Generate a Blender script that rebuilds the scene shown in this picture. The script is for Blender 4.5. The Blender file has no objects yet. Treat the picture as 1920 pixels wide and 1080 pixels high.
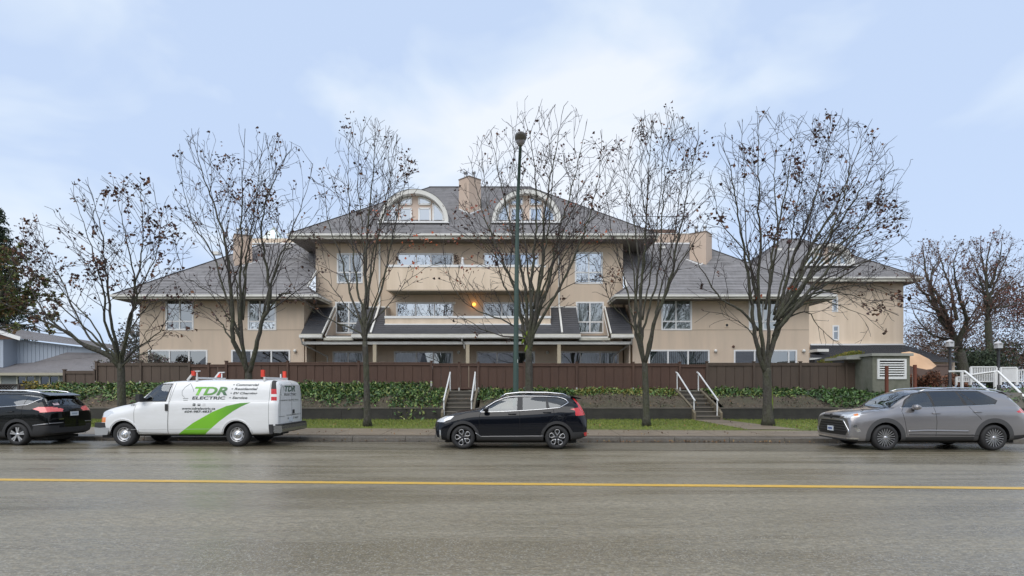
import bpy, bmesh, math, random
import numpy as np
from mathutils import Vector, Matrix
from mathutils.bvhtree import BVHTree
R = math.radians
SC = bpy.context.scene
COL = SC.collection
random.seed(7)
RNG = np.random.default_rng(7)

# ------------------------------------------------------------------ camera, sky, sun, exposure
F = 1100.0; HZ = 727.0; EYE = 1.75
cam_d = bpy.data.cameras.new('camera'); cam = bpy.data.objects.new('camera', cam_d); COL.objects.link(cam)
cam.location = (0, 0, EYE); cam.rotation_euler = (R(90), 0, 0)
cam_d.sensor_width = 36; cam_d.lens = 36 * F / 1920; cam_d.shift_y = (HZ - 540) / 1920
cam_d.clip_start = 0.1; cam_d.clip_end = 3000
SC.camera = cam
SUN_EL, SUN_AZ = R(50), R(206)          # azimuth clockwise from +Y
w = bpy.data.worlds.new('World'); SC.world = w; w.use_nodes = True
nt = w.node_tree; nt.nodes.clear()
def N(t, typ, **k):
    n = t.nodes.new(typ)
    for a, b in k.items():
        if a.startswith('i_'):
            n.inputs[a[2:].replace('_', ' ')].default_value = b
        else: setattr(n, a, b)
    return n
wo = N(nt, 'ShaderNodeOutputWorld'); bg = N(nt, 'ShaderNodeBackground'); bg.inputs['Strength'].default_value = 0.105
sky = N(nt, 'ShaderNodeTexSky', sky_type='NISHITA', sun_disc=False, sun_elevation=SUN_EL, sun_rotation=SUN_AZ)
tc = N(nt, 'ShaderNodeTexCoord'); mp = N(nt, 'ShaderNodeMapping'); mp.inputs['Scale'].default_value = (1.0, 1.0, 1.7)
mp.inputs['Location'].default_value = (1.35, 0.3, 0.12)
n1 = N(nt, 'ShaderNodeTexNoise'); n1.inputs['Scale'].default_value = 1.5; n1.inputs['Detail'].default_value = 5; n1.inputs['Roughness'].default_value = .45; n1.inputs['Distortion'].default_value = .25
cr = N(nt, 'ShaderNodeValToRGB')
cr.color_ramp.elements[0].position = .38; cr.color_ramp.elements[0].color = (4.25, 5.2, 6.9, 1)
cr.color_ramp.elements[1].position = .60; cr.color_ramp.elements[1].color = (6.6, 6.95, 7.5, 1)
e = cr.color_ramp.elements.new(.48); e.color = (5.25, 6.05, 7.2, 1)
mx = N(nt, 'ShaderNodeMix', data_type='RGBA'); mx.inputs['Factor'].default_value = .88
L = nt.links.new
L(tc.outputs['Generated'], mp.inputs['Vector']); L(mp.outputs[0], n1.inputs['Vector']); 
sxy = N(nt, 'ShaderNodeSeparateXYZ'); L(tc.outputs['Generated'], sxy.inputs[0])
m1 = N(nt, 'ShaderNodeMath', operation='MULTIPLY_ADD'); m1.inputs[1].default_value = 1; m1.inputs[2].default_value = .06; L(sxy.outputs[0], m1.inputs[0])
m2 = N(nt, 'ShaderNodeMath', operation='MULTIPLY'); L(m1.outputs[0], m2.inputs[0]); L(m1.outputs[0], m2.inputs[1])
mrw = N(nt, 'ShaderNodeMapRange'); mrw.inputs['From Max'].default_value = .40; mrw.inputs['To Min'].default_value = .045; mrw.inputs['To Max'].default_value = -.09; L(m2.outputs[0], mrw.inputs[0])
n2 = N(nt, 'ShaderNodeTexNoise'); n2.inputs['Scale'].default_value = 4.5; n2.inputs['Detail'].default_value = 4; n2.inputs['Roughness'].default_value = .5; n2.inputs['Distortion'].default_value = .4; L(mp.outputs[0], n2.inputs['Vector'])
m3 = N(nt, 'ShaderNodeMath', operation='MULTIPLY_ADD'); m3.inputs[1].default_value = .55; L(n2.outputs['Fac'], m3.inputs[0]); L(n1.outputs['Fac'], m3.inputs[2])
m4 = N(nt, 'ShaderNodeMath', operation='ADD'); L(m3.outputs[0], m4.inputs[0]); L(mrw.outputs[0], m4.inputs[1])
m5 = N(nt, 'ShaderNodeMath', operation='SUBTRACT'); L(m4.outputs[0], m5.inputs[0]); m5.inputs[1].default_value = .275
L(m5.outputs[0], cr.inputs['Fac'])
L(sky.outputs[0], mx.inputs[6]); L(cr.outputs[0], mx.inputs[7]); L(mx.outputs[2], bg.inputs['Color']); L(bg.outputs[0], wo.inputs[0])
sd = bpy.data.lights.new('sun', 'SUN'); sd.energy = 1.5; sd.angle = R(58); sd.color = (1, .96, .9)
so = bpy.data.objects.new('sun', sd); COL.objects.link(so)
so.rotation_euler = (R(90) - SUN_EL, 0, math.pi - SUN_AZ + 0)
so.rotation_euler = Vector((math.sin(SUN_AZ) * math.cos(SUN_EL), math.cos(SUN_AZ) * math.cos(SUN_EL), math.sin(SUN_EL))).to_track_quat('Z', 'Y').to_euler()
SC.view_settings.view_transform = 'Standard'; SC.view_settings.look = 'None'; SC.view_settings.gamma = 1
SC.view_settings.use_curve_mapping = False; SC.view_settings.exposure = 0.48
SC.render.engine = 'CYCLES'

# ------------------------------------------------------------------ helpers
def at(px, py, d):
    "point at depth d seen at photo pixel px,py"
    return Vector(((px - 960) / F * d, d, EYE + (HZ - py) / F * d))
def zat(py, d): return EYE + (HZ - py) / F * d
def xat(px, d): return (px - 960) / F * d
_mats = {}
def mat(name, col, rough=.7, metal=0, spec=.5, coat=0, bump=None, var=None, scale=1, emit=None, alpha=None, streak=None):
    """procedural principled; bump=(scale,strength,dist) var=(scale,amount,col2)"""
    if name in _mats: return _mats[name]
    m = bpy.data.materials.new(name); m.use_nodes = True; t = m.node_tree; b = t.nodes['Principled BSDF']
    b.inputs['Base Color'].default_value = (*col, 1); b.inputs['Roughness'].default_value = rough
    b.inputs['Metallic'].default_value = metal; b.inputs['Specular IOR Level'].default_value = spec
    b.inputs['Coat Weight'].default_value = coat; b.inputs['Coat Roughness'].default_value = .04
    tcn = N(t, 'ShaderNodeTexCoord'); co = tcn.outputs['Object']
    if var:
        vs = var if isinstance(var, list) else [var]; cur = None
        for (sc, amt, c2) in vs:
            mpn = N(t, 'ShaderNodeMapping')
            mpn.inputs['Scale'].default_value = sc if isinstance(sc, tuple) else (sc, sc, sc)
            t.links.new(co, mpn.inputs[0])
            n = N(t, 'ShaderNodeTexNoise'); n.inputs['Scale'].default_value = 1; n.inputs['Detail'].default_value = 6; n.inputs['Roughness'].default_value = .6
            t.links.new(mpn.outputs[0], n.inputs['Vector'])
            mr = N(t, 'ShaderNodeMapRange'); mr.inputs['From Min'].default_value = .38; mr.inputs['From Max'].default_value = .64; mr.inputs['To Max'].default_value = amt
            t.links.new(n.outputs['Fac'], mr.inputs['Value'])
            mxn = N(t, 'ShaderNodeMix', data_type='RGBA'); mxn.inputs[7].default_value = (*c2, 1)
            if cur is None: mxn.inputs[6].default_value = (*col, 1)
            else: t.links.new(cur, mxn.inputs[6])
            t.links.new(mr.outputs[0], mxn.inputs[0]); cur = mxn.outputs[2]
        t.links.new(cur, b.inputs['Base Color'])
    if bump:
        n = N(t, 'ShaderNodeTexNoise'); n.inputs['Detail'].default_value = 4
        sc = bump[0]
        if isinstance(sc, tuple):
            mpn = N(t, 'ShaderNodeMapping'); mpn.inputs['Scale'].default_value = sc; t.links.new(co, mpn.inputs[0]); t.links.new(mpn.outputs[0], n.inputs['Vector']); n.inputs['Scale'].default_value = 1
        else:
            n.inputs['Scale'].default_value = sc; t.links.new(co, n.inputs['Vector'])
        bp = N(t, 'ShaderNodeBump'); bp.inputs['Strength'].default_value = bump[1]; bp.inputs['Distance'].default_value = bump[2]
        t.links.new(n.outputs['Fac'], bp.inputs['Height']); t.links.new(bp.outputs[0], b.inputs['Normal'])
    if emit:
        b.inputs['Emission Color'].default_value = (*emit[0], 1); b.inputs['Emission Strength'].default_value = emit[1]
    _mats[name] = m
    return m
def glassmat(name, tint, gloss=.35, rough=.01, see=.6, refl=(.9, .95, 1)):
    if name in _mats: return _mats[name]
    m = bpy.data.materials.new(name); m.use_nodes = True; t = m.node_tree; t.nodes.clear()
    o = N(t, 'ShaderNodeOutputMaterial'); tr = N(t, 'ShaderNodeBsdfTransparent'); tr.inputs[0].default_value = (*tint, 1)
    gl = N(t, 'ShaderNodeBsdfGlossy'); gl.inputs['Roughness'].default_value = rough; gl.inputs['Color'].default_value = (*refl, 1)
    fr = N(t, 'ShaderNodeFresnel'); fr.inputs['IOR'].default_value = 1.5
    mr = N(t, 'ShaderNodeMapRange'); mr.inputs['To Min'].default_value = gloss; mr.inputs['To Max'].default_value = 1.0
    t.links.new(fr.outputs[0], mr.inputs[0])
    mxs = N(t, 'ShaderNodeMixShader'); t.links.new(mr.outputs[0], mxs.inputs[0]); t.links.new(tr.outputs[0], mxs.inputs[1]); t.links.new(gl.outputs[0], mxs.inputs[2])
    t.links.new(mxs.outputs[0], o.inputs[0]); _mats[name] = m
    return m

class MB:
    def __init__(s): s.v = []; s.f = []
    def quad(s, a, b, c, d):
        i = len(s.v); s.v += [tuple(a), tuple(b), tuple(c), tuple(d)]; s.f.append((i, i+1, i+2, i+3)); return s
    def poly(s, pts):
        i = len(s.v); s.v += [tuple(p) for p in pts]; s.f.append(tuple(range(i, i+len(pts)))); return s
    def box(s, x0, x1, y0, y1, z0, z1):
        i = len(s.v)
        s.v += [(x0,y0,z0),(x1,y0,z0),(x1,y1,z0),(x0,y1,z0),(x0,y0,z1),(x1,y0,z1),(x1,y1,z1),(x0,y1,z1)]
        s.f += [(i,i+3,i+2,i+1),(i+4,i+5,i+6,i+7),(i,i+1,i+5,i+4),(i+1,i+2,i+6,i+5),(i+2,i+3,i+7,i+6),(i+3,i,i+4,i+7)]
        return s
    def bar(s, a, b, w, h=None, up=(0,0,1)):
        "rectangular bar from a to b, width w (sideways) height h"
        h = h or w; a = Vector(a); b = Vector(b); d = (b-a).normalized(); u = Vector(up)
        if abs(d.dot(u)) > .98: u = Vector((0,1,0))
        r = d.cross(u).normalized()*w/2; u = r.cross(d).normalized()*h/2
        i = len(s.v)
        for p in (a, b): s.v += [tuple(p-r-u), tuple(p+r-u), tuple(p+r+u), tuple(p-r+u)]
        s.f += [(i,i+1,i+2,i+3),(i+7,i+6,i+5,i+4),(i,i+4,i+5,i+1),(i+1,i+5,i+6,i+2),(i+2,i+6,i+7,i+3),(i+3,i+7,i+4,i)]
        return s
    def tube(s, pts, rad, n=8, cap=True):
        pts = [Vector(p) for p in pts]; k = len(pts)
        rad = rad if isinstance(rad, (list, tuple)) else [rad]*k
        i0 = len(s.v); prev = None
        for j, p in enumerate(pts):
            d = (pts[min(j+1,k-1)] - pts[max(j-1,0)]).normalized()
            if prev is None:
                u = Vector((0,0,1)) if abs(d.z) < .9 else Vector((1,0,0))
                r = d.cross(u).normalized()
            else:
                r = (prev - d*prev.dot(d)).normalized()
            prev = r; u = d.cross(r)
            for a in range(n):
                t = 2*math.pi*a/n; s.v.append(tuple(p + (r*math.cos(t)+u*math.sin(t))*rad[j]))
        for j in range(k-1):
            for a in range(n):
                b = (a+1) % n; s.f.append((i0+j*n+a, i0+j*n+b, i0+(j+1)*n+b, i0+(j+1)*n+a))
        if cap:
            s.f.append(tuple(i0+a for a in range(n))[::-1]); s.f.append(tuple(i0+(k-1)*n+a for a in range(n)))
        return s
    def lathe(s, prof, n=24, axis='z', c=(0,0,0)):
        "prof: list of (r, h)"
        i0 = len(s.v); k = len(prof)
        for (r, h) in prof:
            for a in range(n):
                t = 2*math.pi*a/n; q = (r*math.cos(t), r*math.sin(t), h)
                if axis == 'y': q = (q[0], q[2], q[1])
                if axis == 'x': q = (q[2], q[0], q[1])
                s.v.append((q[0]+c[0], q[1]+c[1], q[2]+c[2]))
        for j in range(k-1):
            for a in range(n):
                b = (a+1) % n
                s.f.append((i0+j*n+a, i0+j*n+b, i0+(j+1)*n+b, i0+(j+1)*n+a))
        return s
    def prism(s, poly2, y0, y1, axis='y'):
        "poly2 (x,z) extruded along y"
        n = len(poly2); i = len(s.v)
        for y in (y0, y1):
            for (a, b) in poly2:
                s.v.append((a, y, b) if axis == 'y' else ((y, a, b) if axis == 'x' else (a, b, y)))
        s.f.append(tuple(range(i, i+n))); s.f.append(tuple(range(i+2*n-1, i+n-1, -1)))
        for a in range(n):
            b = (a+1) % n; s.f.append((i+a, i+n+a, i+n+b, i+b))
        return s
    def mesh(s, name, m, smooth=False):
        me = bpy.data.meshes.new(name); me.from_pydata(s.v, [], s.f); me.update()
        if m: me.materials.append(m)
        if smooth: me.polygons.foreach_set('use_smooth', [True]*len(me.polygons))
        return me
def put(o, parent, loc=None):
    COL.objects.link(o)
    if parent:
        o.parent = parent
        if loc is None:
            q = parent; M = Matrix.Translation(q.location)
            if q.parent is None and q.type == 'EMPTY': o.matrix_parent_inverse = M.inverted()
    if loc is not None: o.location = loc
    return o
def part(name, mb, m, parent=None, smooth=False, label=None, kind=None, local=False):
    me = mb.mesh(name, m, smooth) if isinstance(mb, MB) else mb
    o = bpy.data.objects.new(name, me)
    if local:
        COL.objects.link(o); o.parent = parent
    else: put(o, parent)
    if label: o['label'] = label
    if kind: o['kind'] = kind
    return o
def inst(name, me, parent, loc, rot=(0,0,0), scale=(1,1,1), label=None):
    o = bpy.data.objects.new(name, me); COL.objects.link(o)
    if parent:
        o.parent = parent
        if parent.type == 'EMPTY' and parent.parent is None: o.matrix_parent_inverse = Matrix.Translation(parent.location).inverted()
    o.location = loc; o.rotation_euler = rot; o.scale = scale
    if label: o['label'] = label
    return o
def thing(name, label, cat, loc=(0,0,0), group=None, rz=0):
    o = bpy.data.objects.new(name, None); COL.objects.link(o); o.location = loc; o.rotation_euler = (0,0,rz)
    o['label'] = label; o['category'] = cat; o.empty_display_size = .3
    if group: o['group'] = group
    return o
def tag(o, label, cat, group=None, kind=None):
    o['label'] = label; o['category'] = cat
    if group: o['group'] = group
    if kind: o['kind'] = kind
    return o
def npmesh(name, V, Fc, m, smooth=False, midx=None, mats=None):
    "fast mesh; Fc (n,3) or (n,4) int array"
    V = np.asarray(V, dtype=np.float32); Fc = np.asarray(Fc, dtype=np.int32)
    me = bpy.data.meshes.new(name); k = Fc.shape[1]; n = Fc.shape[0]
    me.vertices.add(len(V)); me.vertices.foreach_set('co', V.ravel())
    me.loops.add(n*k); me.loops.foreach_set('vertex_index', Fc.ravel())
    me.polygons.add(n); me.polygons.foreach_set('loop_start', np.arange(0, n*k, k, dtype=np.int32)); me.polygons.foreach_set('loop_total', np.full(n, k, dtype=np.int32))
    for mm in (mats or [m]): me.materials.append(mm)
    if midx is not None: me.polygons.foreach_set('material_index', np.asarray(midx, dtype=np.int32))
    if smooth: me.polygons.foreach_set('use_smooth', np.ones(n, dtype=bool))
    me.update(calc_edges=True); me.validate()
    return me
def leafcloud(name, P, size, m, up=None, mats=None, aspect=.5, nrm=None, fold=.25):
    """leaf-shaped 4-vertex folded blades at points P; size array"""
    n = len(P); P = np.asarray(P); size = np.broadcast_to(size, (n,)).reshape(n, 1)
    d = RNG.normal(size=(n, 3))
    if up is not None: d = d*up[0] + np.array(up[1])
    d /= np.linalg.norm(d, axis=1, keepdims=True)
    q = RNG.normal(size=(n, 3)) if nrm is None else RNG.normal(size=(n, 3))*.5 + np.array(nrm)
    s = np.cross(d, q); s /= np.linalg.norm(s, axis=1, keepdims=True)+1e-9
    u = np.cross(s, d)
    a = P; b = P + d*size; mid = P + d*size*.45
    l = mid + s*size*aspect*.5 + u*size*fold*.5; r = mid - s*size*aspect*.5 + u*size*fold*.5
    V = np.stack([a, l, b, r], 1).reshape(-1, 3)
    i = np.arange(n)*4
    Fc = np.concatenate([np.stack([i, i+1, i+2], 1), np.stack([i, i+2, i+3], 1)])
    mi = None
    if mats:
        k = RNG.integers(0, len(mats), n); mi = np.concatenate([k, k])
    return npmesh(name, V, Fc, m, midx=mi, mats=mats)
def inpoly(x, y, P):
    c = False; j = len(P)-1
    for i in range(len(P)):
        xi, yi = P[i]; xj, yj = P[j]
        if (yi > y) != (yj > y) and x < (xj-xi)*(y-yi)/(yj-yi+1e-12)+xi: c = not c
        j = i
    return c

# ------------------------------------------------------------------ materials
M_stucco = mat('stucco', (.68, .545, .42), .9, bump=(90, .35, .01), var=[((.5,.5,.25), .45, (.60,.485,.37)), ((1.6,1.6,.16), .5, (.49,.41,.32)), ((.35,.35,.6), .4, (.62,.51,.40))])
M_stucco_lit = mat('stucco_lit', (.80, .66, .515), .9, bump=(90, .35, .01), var=[((.6,.6,.25), .4, (.73,.60,.465)), ((1.8,1.8,.15), .5, (.60,.48,.35))])  # lighter stucco copy: stronger light on rear block and balconies put into the colour
M_trim = mat('white_trim', (.72, .71, .67), .55, var=[((2,2,1), .35, (.52,.51,.46))])
M_dirtytrim = mat('stained_trim', (.58, .56, .48), .6, var=[((1.2,1.2,3), .7, (.36,.34,.28))])
M_frame = mat('window_frame_white', (.78, .78, .77), .35)
M_soffit = mat('soffit', (.17, .15, .13), .8, bump=((3,30,3), .3, .01))  # dark wood tone that also holds the shade under the overhangs
M_shingle = mat('asphalt_shingle', (.25, .245, .25), .92, bump=(45, .5, .01), var=[((4.5,1.5,1.5), .65, (.13,.125,.127)), ((.7,9,9), .7, (.36,.345,.35)), ((.35,.35,.5), .35, (.16,.155,.152))])
M_membrane = mat('dark_roofing', (.06, .062, .07), .5, bump=(40, .4, .006), var=[((2,2,2), .5, (.04,.042,.046)), ((.8,3,3), .3, (.10,.10,.11))])
M_metal_g = mat('galvanised', (.45, .46, .47), .35, metal=.8)
M_glass = glassmat('window_glass', (.62, .68, .68), .30)
M_glass_b = glassmat('window_glass_bright', (.6, .66, .68), .62)
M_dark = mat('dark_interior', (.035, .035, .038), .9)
M_curtain = mat('curtain', (.62, .63, .6), .9, bump=((40,40,1), .6, .02))
M_blind = mat('blind', (.5, .56, .58), .8)
M_pink = mat('chimney_stucco', (.58, .46, .37), .9, bump=(90, .35, .01), var=[((1,1,.3), .5, (.48,.36,.275))])
M_fence = mat('fence_paint', (.105, .058, .042), .75, bump=((30,30,4), .3, .006), var=[((6,6,.7), .6, (.078,.046,.036)), ((.25,.25,.25), .5, (.13,.075,.052))])
M_fence_b = mat('fence_paint_brown', (.10, .073, .055), .75, bump=((30,30,4), .3, .006), var=[((6,6,.7), .6, (.068,.052,.041)), ((.25,.25,.25), .4, (.13,.09,.068))])
M_conc = mat('concrete_wet', (.25, .20, .145), .42, bump=(60, .3, .005), var=[((.5,.9,.5), .7, (.15,.12,.088)), ((7,7,7), .3, (.31,.26,.195))])
M_wall_dark = mat('retaining_wall_wood', (.034, .031, .027), .7, bump=((4,40,40), .4, .01), var=[((.5,.5,1.6), .6, (.03,.028,.025)), ((2,2,2), .35, (.085,.08,.065))])
M_soil = mat('soil', (.115, .088, .062), .95, bump=(14, 1.0, .12), var=[((1.2,2,2), .8, (.085,.066,.048)), ((9,9,9), .6, (.21,.165,.115)), ((.6,.9,.9), .55, (.065,.075,.035))])
M_white = mat('white_paint', (.8, .8, .79), .4)
M_black = mat('black_paint', (.015, .015, .017), .4)
M_mulch = mat('ground_far', (.10, .10, .06), .95, var=[((.2,.2,.2), .7, (.07,.08,.035))])
# ------------------------------------------------------------------ street lines (distance as a function of X)
def y_kerb(x): return 19.1 - .035*x          # road-side foot of the kerb
def y_kin(x): return y_kerb(x) + .45
def y_walk(x): return 21.95 - .07*x if x > -40 and x < 40 else 21.95 - .07*max(-40, min(40, x))
Y_WALL = 26.6; Y_FENCE = 30.5
def sheet(name, xs, rows, m, kind='structure', smooth=True):
    "rows: list of functions x->(y,z)"
    V = []; Fc = []
    for x in xs:
        for r in rows: V.append((x, *r(x)))
    k = len(rows)
    for i in range(len(xs)-1):
        for j in range(k-1): Fc.append((i*k+j, (i+1)*k+j, (i+1)*k+j+1, i*k+j+1))
    me = npmesh(name, V, Fc, m, smooth); o = bpy.data.objects.new(name, me); COL.objects.link(o)
    if kind: o['kind'] = kind
    return o
XS = [-900, -300, -120, -60] + list(np.arange(-44, 45, 2.0)) + [60, 120, 300, 900]
# wet asphalt
m = bpy.data.materials.new('wet_asphalt'); m.use_nodes = True; t = m.node_tree; b = t.nodes['Principled BSDF']; L = t.links.new
tcn = N(t, 'ShaderNodeTexCoord'); co = tcn.outputs['Object']
def noise(t, sc, det=4, ro=.6, vec=None, dist=0):
    mpn = N(t, 'ShaderNodeMapping'); mpn.inputs['Scale'].default_value = sc if isinstance(sc, tuple) else (sc,)*3
    t.links.new(vec, mpn.inputs[0]); n = N(t, 'ShaderNodeTexNoise'); n.inputs['Scale'].default_value = 1; n.inputs['Detail'].default_value = det; n.inputs['Roughness'].default_value = ro
    n.inputs['Distortion'].default_value = dist
    t.links.new(mpn.outputs[0], n.inputs['Vector']); return n.outputs['Fac']
def rng(t, v, a, b, c, d):
    r = N(t, 'ShaderNodeMapRange'); r.inputs['From Min'].default_value = a; r.inputs['From Max'].default_value = b; r.inputs['To Min'].default_value = c; r.inputs['To Max'].default_value = d
    t.links.new(v, r.inputs[0]); return r.outputs[0]
def mixc(t, f, c1, c2):
    mm = N(t, 'ShaderNodeMix', data_type='RGBA')
    for s, c in ((6, c1), (7, c2)):
        if isinstance(c, tuple): mm.inputs[s].default_value = (*c, 1)
        else: t.links.new(c, mm.inputs[s])
    t.links.new(f, mm.inputs[0]); return mm.outputs[2]
big = noise(t, (.12, .9, 1), 5, .6, co, .3); bigc = rng(t, big, .35, .65, 0, 1)
spk = noise(t, 55, 2, .5, co); spkc = rng(t, spk, .52, .72, 0, 1)
fine = noise(t, 28, 3, .7, co)
streaks = rng(t, noise(t, (.25, 6, 1), 3, .6, co, .4), .42, .62, 0, 1)
c = mixc(t, bigc, (.225, .188, .118), (.345, .295, .205))
mid_ = noise(t, (9, 16, 9), 3, .6, co)
c = mixc(t, rng(t, mid_, .42, .6, 0, .55), c, (.11, .095, .066))
c = mixc(t, rng(t, fine, .4, .62, 0, .8), c, (.14, .122, .088))
c = mixc(t, rng(t, spkc, 0, 1, 0, .75), c, (.45, .43, .37))
L(c, b.inputs['Base Color'])
rg = N(t, 'ShaderNodeMath', operation='ADD'); L(rng(t, bigc, 0, 1, .10, .42), rg.inputs[0]); L(rng(t, streaks, 0, 1, 0, .12), rg.inputs[1])
L(rg.outputs[0], b.inputs['Roughness']); b.inputs['Specular IOR Level'].default_value = .42
bp = N(t, 'ShaderNodeBump'); bp.inputs['Strength'].default_value = .32; bp.inputs['Distance'].default_value = .012
ad = N(t, 'ShaderNodeMath', operation='ADD'); L(spk, ad.inputs[0]); L(fine, ad.inputs[1]); L(ad.outputs[0], bp.inputs['Height'])
L(bp.outputs[0], b.inputs['Normal'])
M_road = m
ground = sheet('ground', [-1200, 1200], [lambda x: (-1200, -.35), lambda x: (18.0, -.35), lambda x: (50, -.35), lambda x: (1400, -.35)], M_mulch)
road = sheet('road', XS, [lambda x: (-60, 0), lambda x: (0, 0), lambda x: (12 if abs(x) < 400 else 12, .02), lambda x: (y_kerb(x)+.02, 0)], M_road)
mp2 = m.copy(); mp2.name = 'parking_lane_asphalt'
for nd in mp2.node_tree.nodes:
    if nd.type == 'MIX' and nd.data_type == 'RGBA':
        for s_ in (6, 7):
            if not nd.inputs[s_].is_linked: cc = nd.inputs[s_].default_value; nd.inputs[s_].default_value = (cc[0]*.66, cc[1]*.66, cc[2]*.66, 1)
def rz_(x, y): return .02*(1-(y-12)/(y_kerb(x)+.02-12))
sheet('parking_lane', [-120] + XS[4:-4] + [120], [lambda x: (y_kerb(x)-2.75, rz_(x, y_kerb(x)-2.75)+.005), lambda x: (y_kerb(x)-.33, rz_(x, y_kerb(x)-.33)+.005)], mp2)
# centre line: slightly worn thermoplastic paint
M_yel = mat('yellow_paint', (.72, .43, .05), .45, var=[((9,9,9), .6, (.42,.29,.09)), ((.35,3,1), .45, (.50,.33,.07)), ((.7,4,1), .35, (.75,.47,.07))], bump=(55, .3, .006))
def y_cl(x): return 10.54 - .0505*x
def lz(x, y): return .02*(1-max(0, 12-y)/12) + .006 if y < 12 else .026
sheet('centre_line', [-300, -60] + list(np.arange(-40, 41, 4.)) + [60, 300], [lambda x: (y_cl(x)-.12, lz(x, y_cl(x)-.12)), lambda x: (y_cl(x)+.12, lz(x, y_cl(x)+.12))], M_yel)
# kerb (face + top), segmented
M_kerb = mat('kerb_concrete', (.105, .09, .07), .5, bump=(50, .4, .006), var=[((1.2,3,6), .7, (.08,.073,.062)), ((12,12,12), .3, (.22,.2,.17))])
km = MB(); 
for i in range(-26, 30):
    a, b2 = i*1.75+.008, (i+1)*1.75-.008
    P = lambda x, o, z: (x, y_kerb(x)+o, z)
    km.quad(P(a,.0,-.02), P(b2,.0,-.02), P(b2,.02,.115), P(a,.02,.115))
    km.quad(P(a,.02,.115), P(b2,.02,.115), P(b2,.05,.14), P(a,.05,.14)); km.quad(P(a,.05,.14), P(b2,.05,.14), P(b2,.18,.142), P(a,.18,.142))
    for xx in (a, b2): km.poly([P(xx,0,-.02), P(xx,.02,.115), P(xx,.05,.14), P(xx,.18,.142), P(xx,.18,-.02)])
kerb = part('kerb', km, M_kerb, kind='structure', smooth=False)
# dark gutter, slightly wetter
M_gut = mat('gutter_wet', (.05, .048, .045), .16, bump=(30, .2, .005), var=[((.8,5,1), .7, (.10,.085,.07))])
sheet('gutter', XS, [lambda x: (y_kerb(x)-.34, .012), lambda x: (y_kerb(x)-.004, .012)], M_gut)
strip = sheet('pavement_edge', XS, [lambda x: (y_kerb(x)+.18, .138), lambda x: (y_kin(x)+.25, .143)], mat('edge_strip_wet', (.13,.11,.09), .3, bump=(40,.4,.01), var=[((.5,2,1), .8, (.07,.06,.05))]))
# pavement: a bed sheet and separate slabs
pav = sheet('pavement', XS, [lambda x: (y_kin(x)+.24, .12), lambda x: (y_walk(x)+.02, .17)], mat('joint_dark', (.05,.045,.04), .8))
slabw = 1.62
for i in range(-22, 24):
    x0, x1 = i*slabw+.4, (i+1)*slabw+.4-.018
    mb = MB(); dz = random.uniform(-.003, .003)
    for s in (0,):
        y0a, y0b, y1a, y1b = y_kin(x0)+.25, y_kin(x1)+.25, y_walk(x0), y_walk(x1)
        z0, z1 = .152+dz, .20+dz
        mb.quad((x0,y0a,z0), (x1,y0b,z0), (x1,y1b,z1), (x0,y1a,z1))
        mb.quad((x0,y0a,z0-.03), (x1,y0b,z0-.03), (x1,y0b,z0), (x0,y0a,z0)); mb.quad((x0,y1a,z1-.03), (x0,y0a,z0-.03), (x0,y0a,z0), (x0,y1a,z1)); mb.quad((x1,y0b,z0-.03), (x1,y1b,z1-.03), (x1,y1b,z1), (x1,y0b,z0))
    part('slab', mb, M_conc, pav)
# verge
M_grassbed = mat('verge_turf', (.14, .165, .035), .95, bump=(30, .8, .03), var=[((1.2,1.2,1), .6, (.05,.075,.018)), ((5,5,5), .5, (.12,.14,.03))])
verge = sheet('verge', XS, [lambda x: (y_walk(x), .20), lambda x: (y_walk(x)+.1, .225), lambda x: (Y_WALL+.05, .30)], M_grassbed)
# footpaths across the verge to both stairs
for (xa, xb) in (((xat(835, 26.3)), xat(893, 26.3)), (xat(1300, 26.2), xat(1352, 26.2))):
    mb = MB(); sx = .5 if xa > 0 else 0
    for k in range(3):
        t0, t1 = k/3+.004, (k+1)/3-.004
        f = lambda s, x, o: (x + o*(1-s), y_walk(x)*(1-s) + 26.35*s, .232*(1-s)+.318*s)
        mb.quad(f(t0,xa,sx), f(t0,xb+.1,sx*2.2), f(t1,xb+.1,sx*2.2), f(t1,xa,sx))
    p = part('footpath', mb, M_conc); p['kind'] = 'structure'
# grass blades
def paths_clear(x, y):
    for (xa, xb, s) in ((xat(835, 26.3), xat(893, 26.3), 0), (xat(1300, 26.2), xat(1352, 26.2), .5)):
        k = (26.35-y)/4.5
        if xa + s*k < x < xb + .1 + s*2.2*k: return False
    return True
pts = []
for _ in range(60000):
    x = random.uniform(-24, 24); y = random.uniform(y_walk(x)-.03, Y_WALL)
    if paths_clear(x, y) and random.random() < .92: pts.append((x, y, .2+.1*(y-y_walk(x))/(Y_WALL-y_walk(x))))
gm = [mat('grass_a', (.19,.25,.035), .8), mat('grass_b', (.13,.185,.028), .8), mat('grass_c', (.27,.29,.06), .8)]
g = bpy.data.objects.new('verge_grass', leafcloud('verge_grass', pts, RNG.uniform(.04,.10,len(pts)), None, up=(.55, (0,0,1)), mats=gm, aspect=.22))
COL.objects.link(g); g['kind'] = 'stuff'; g['label'] = 'short wet green grass of the verge along the pavement'; g['category'] = 'grass'

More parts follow.
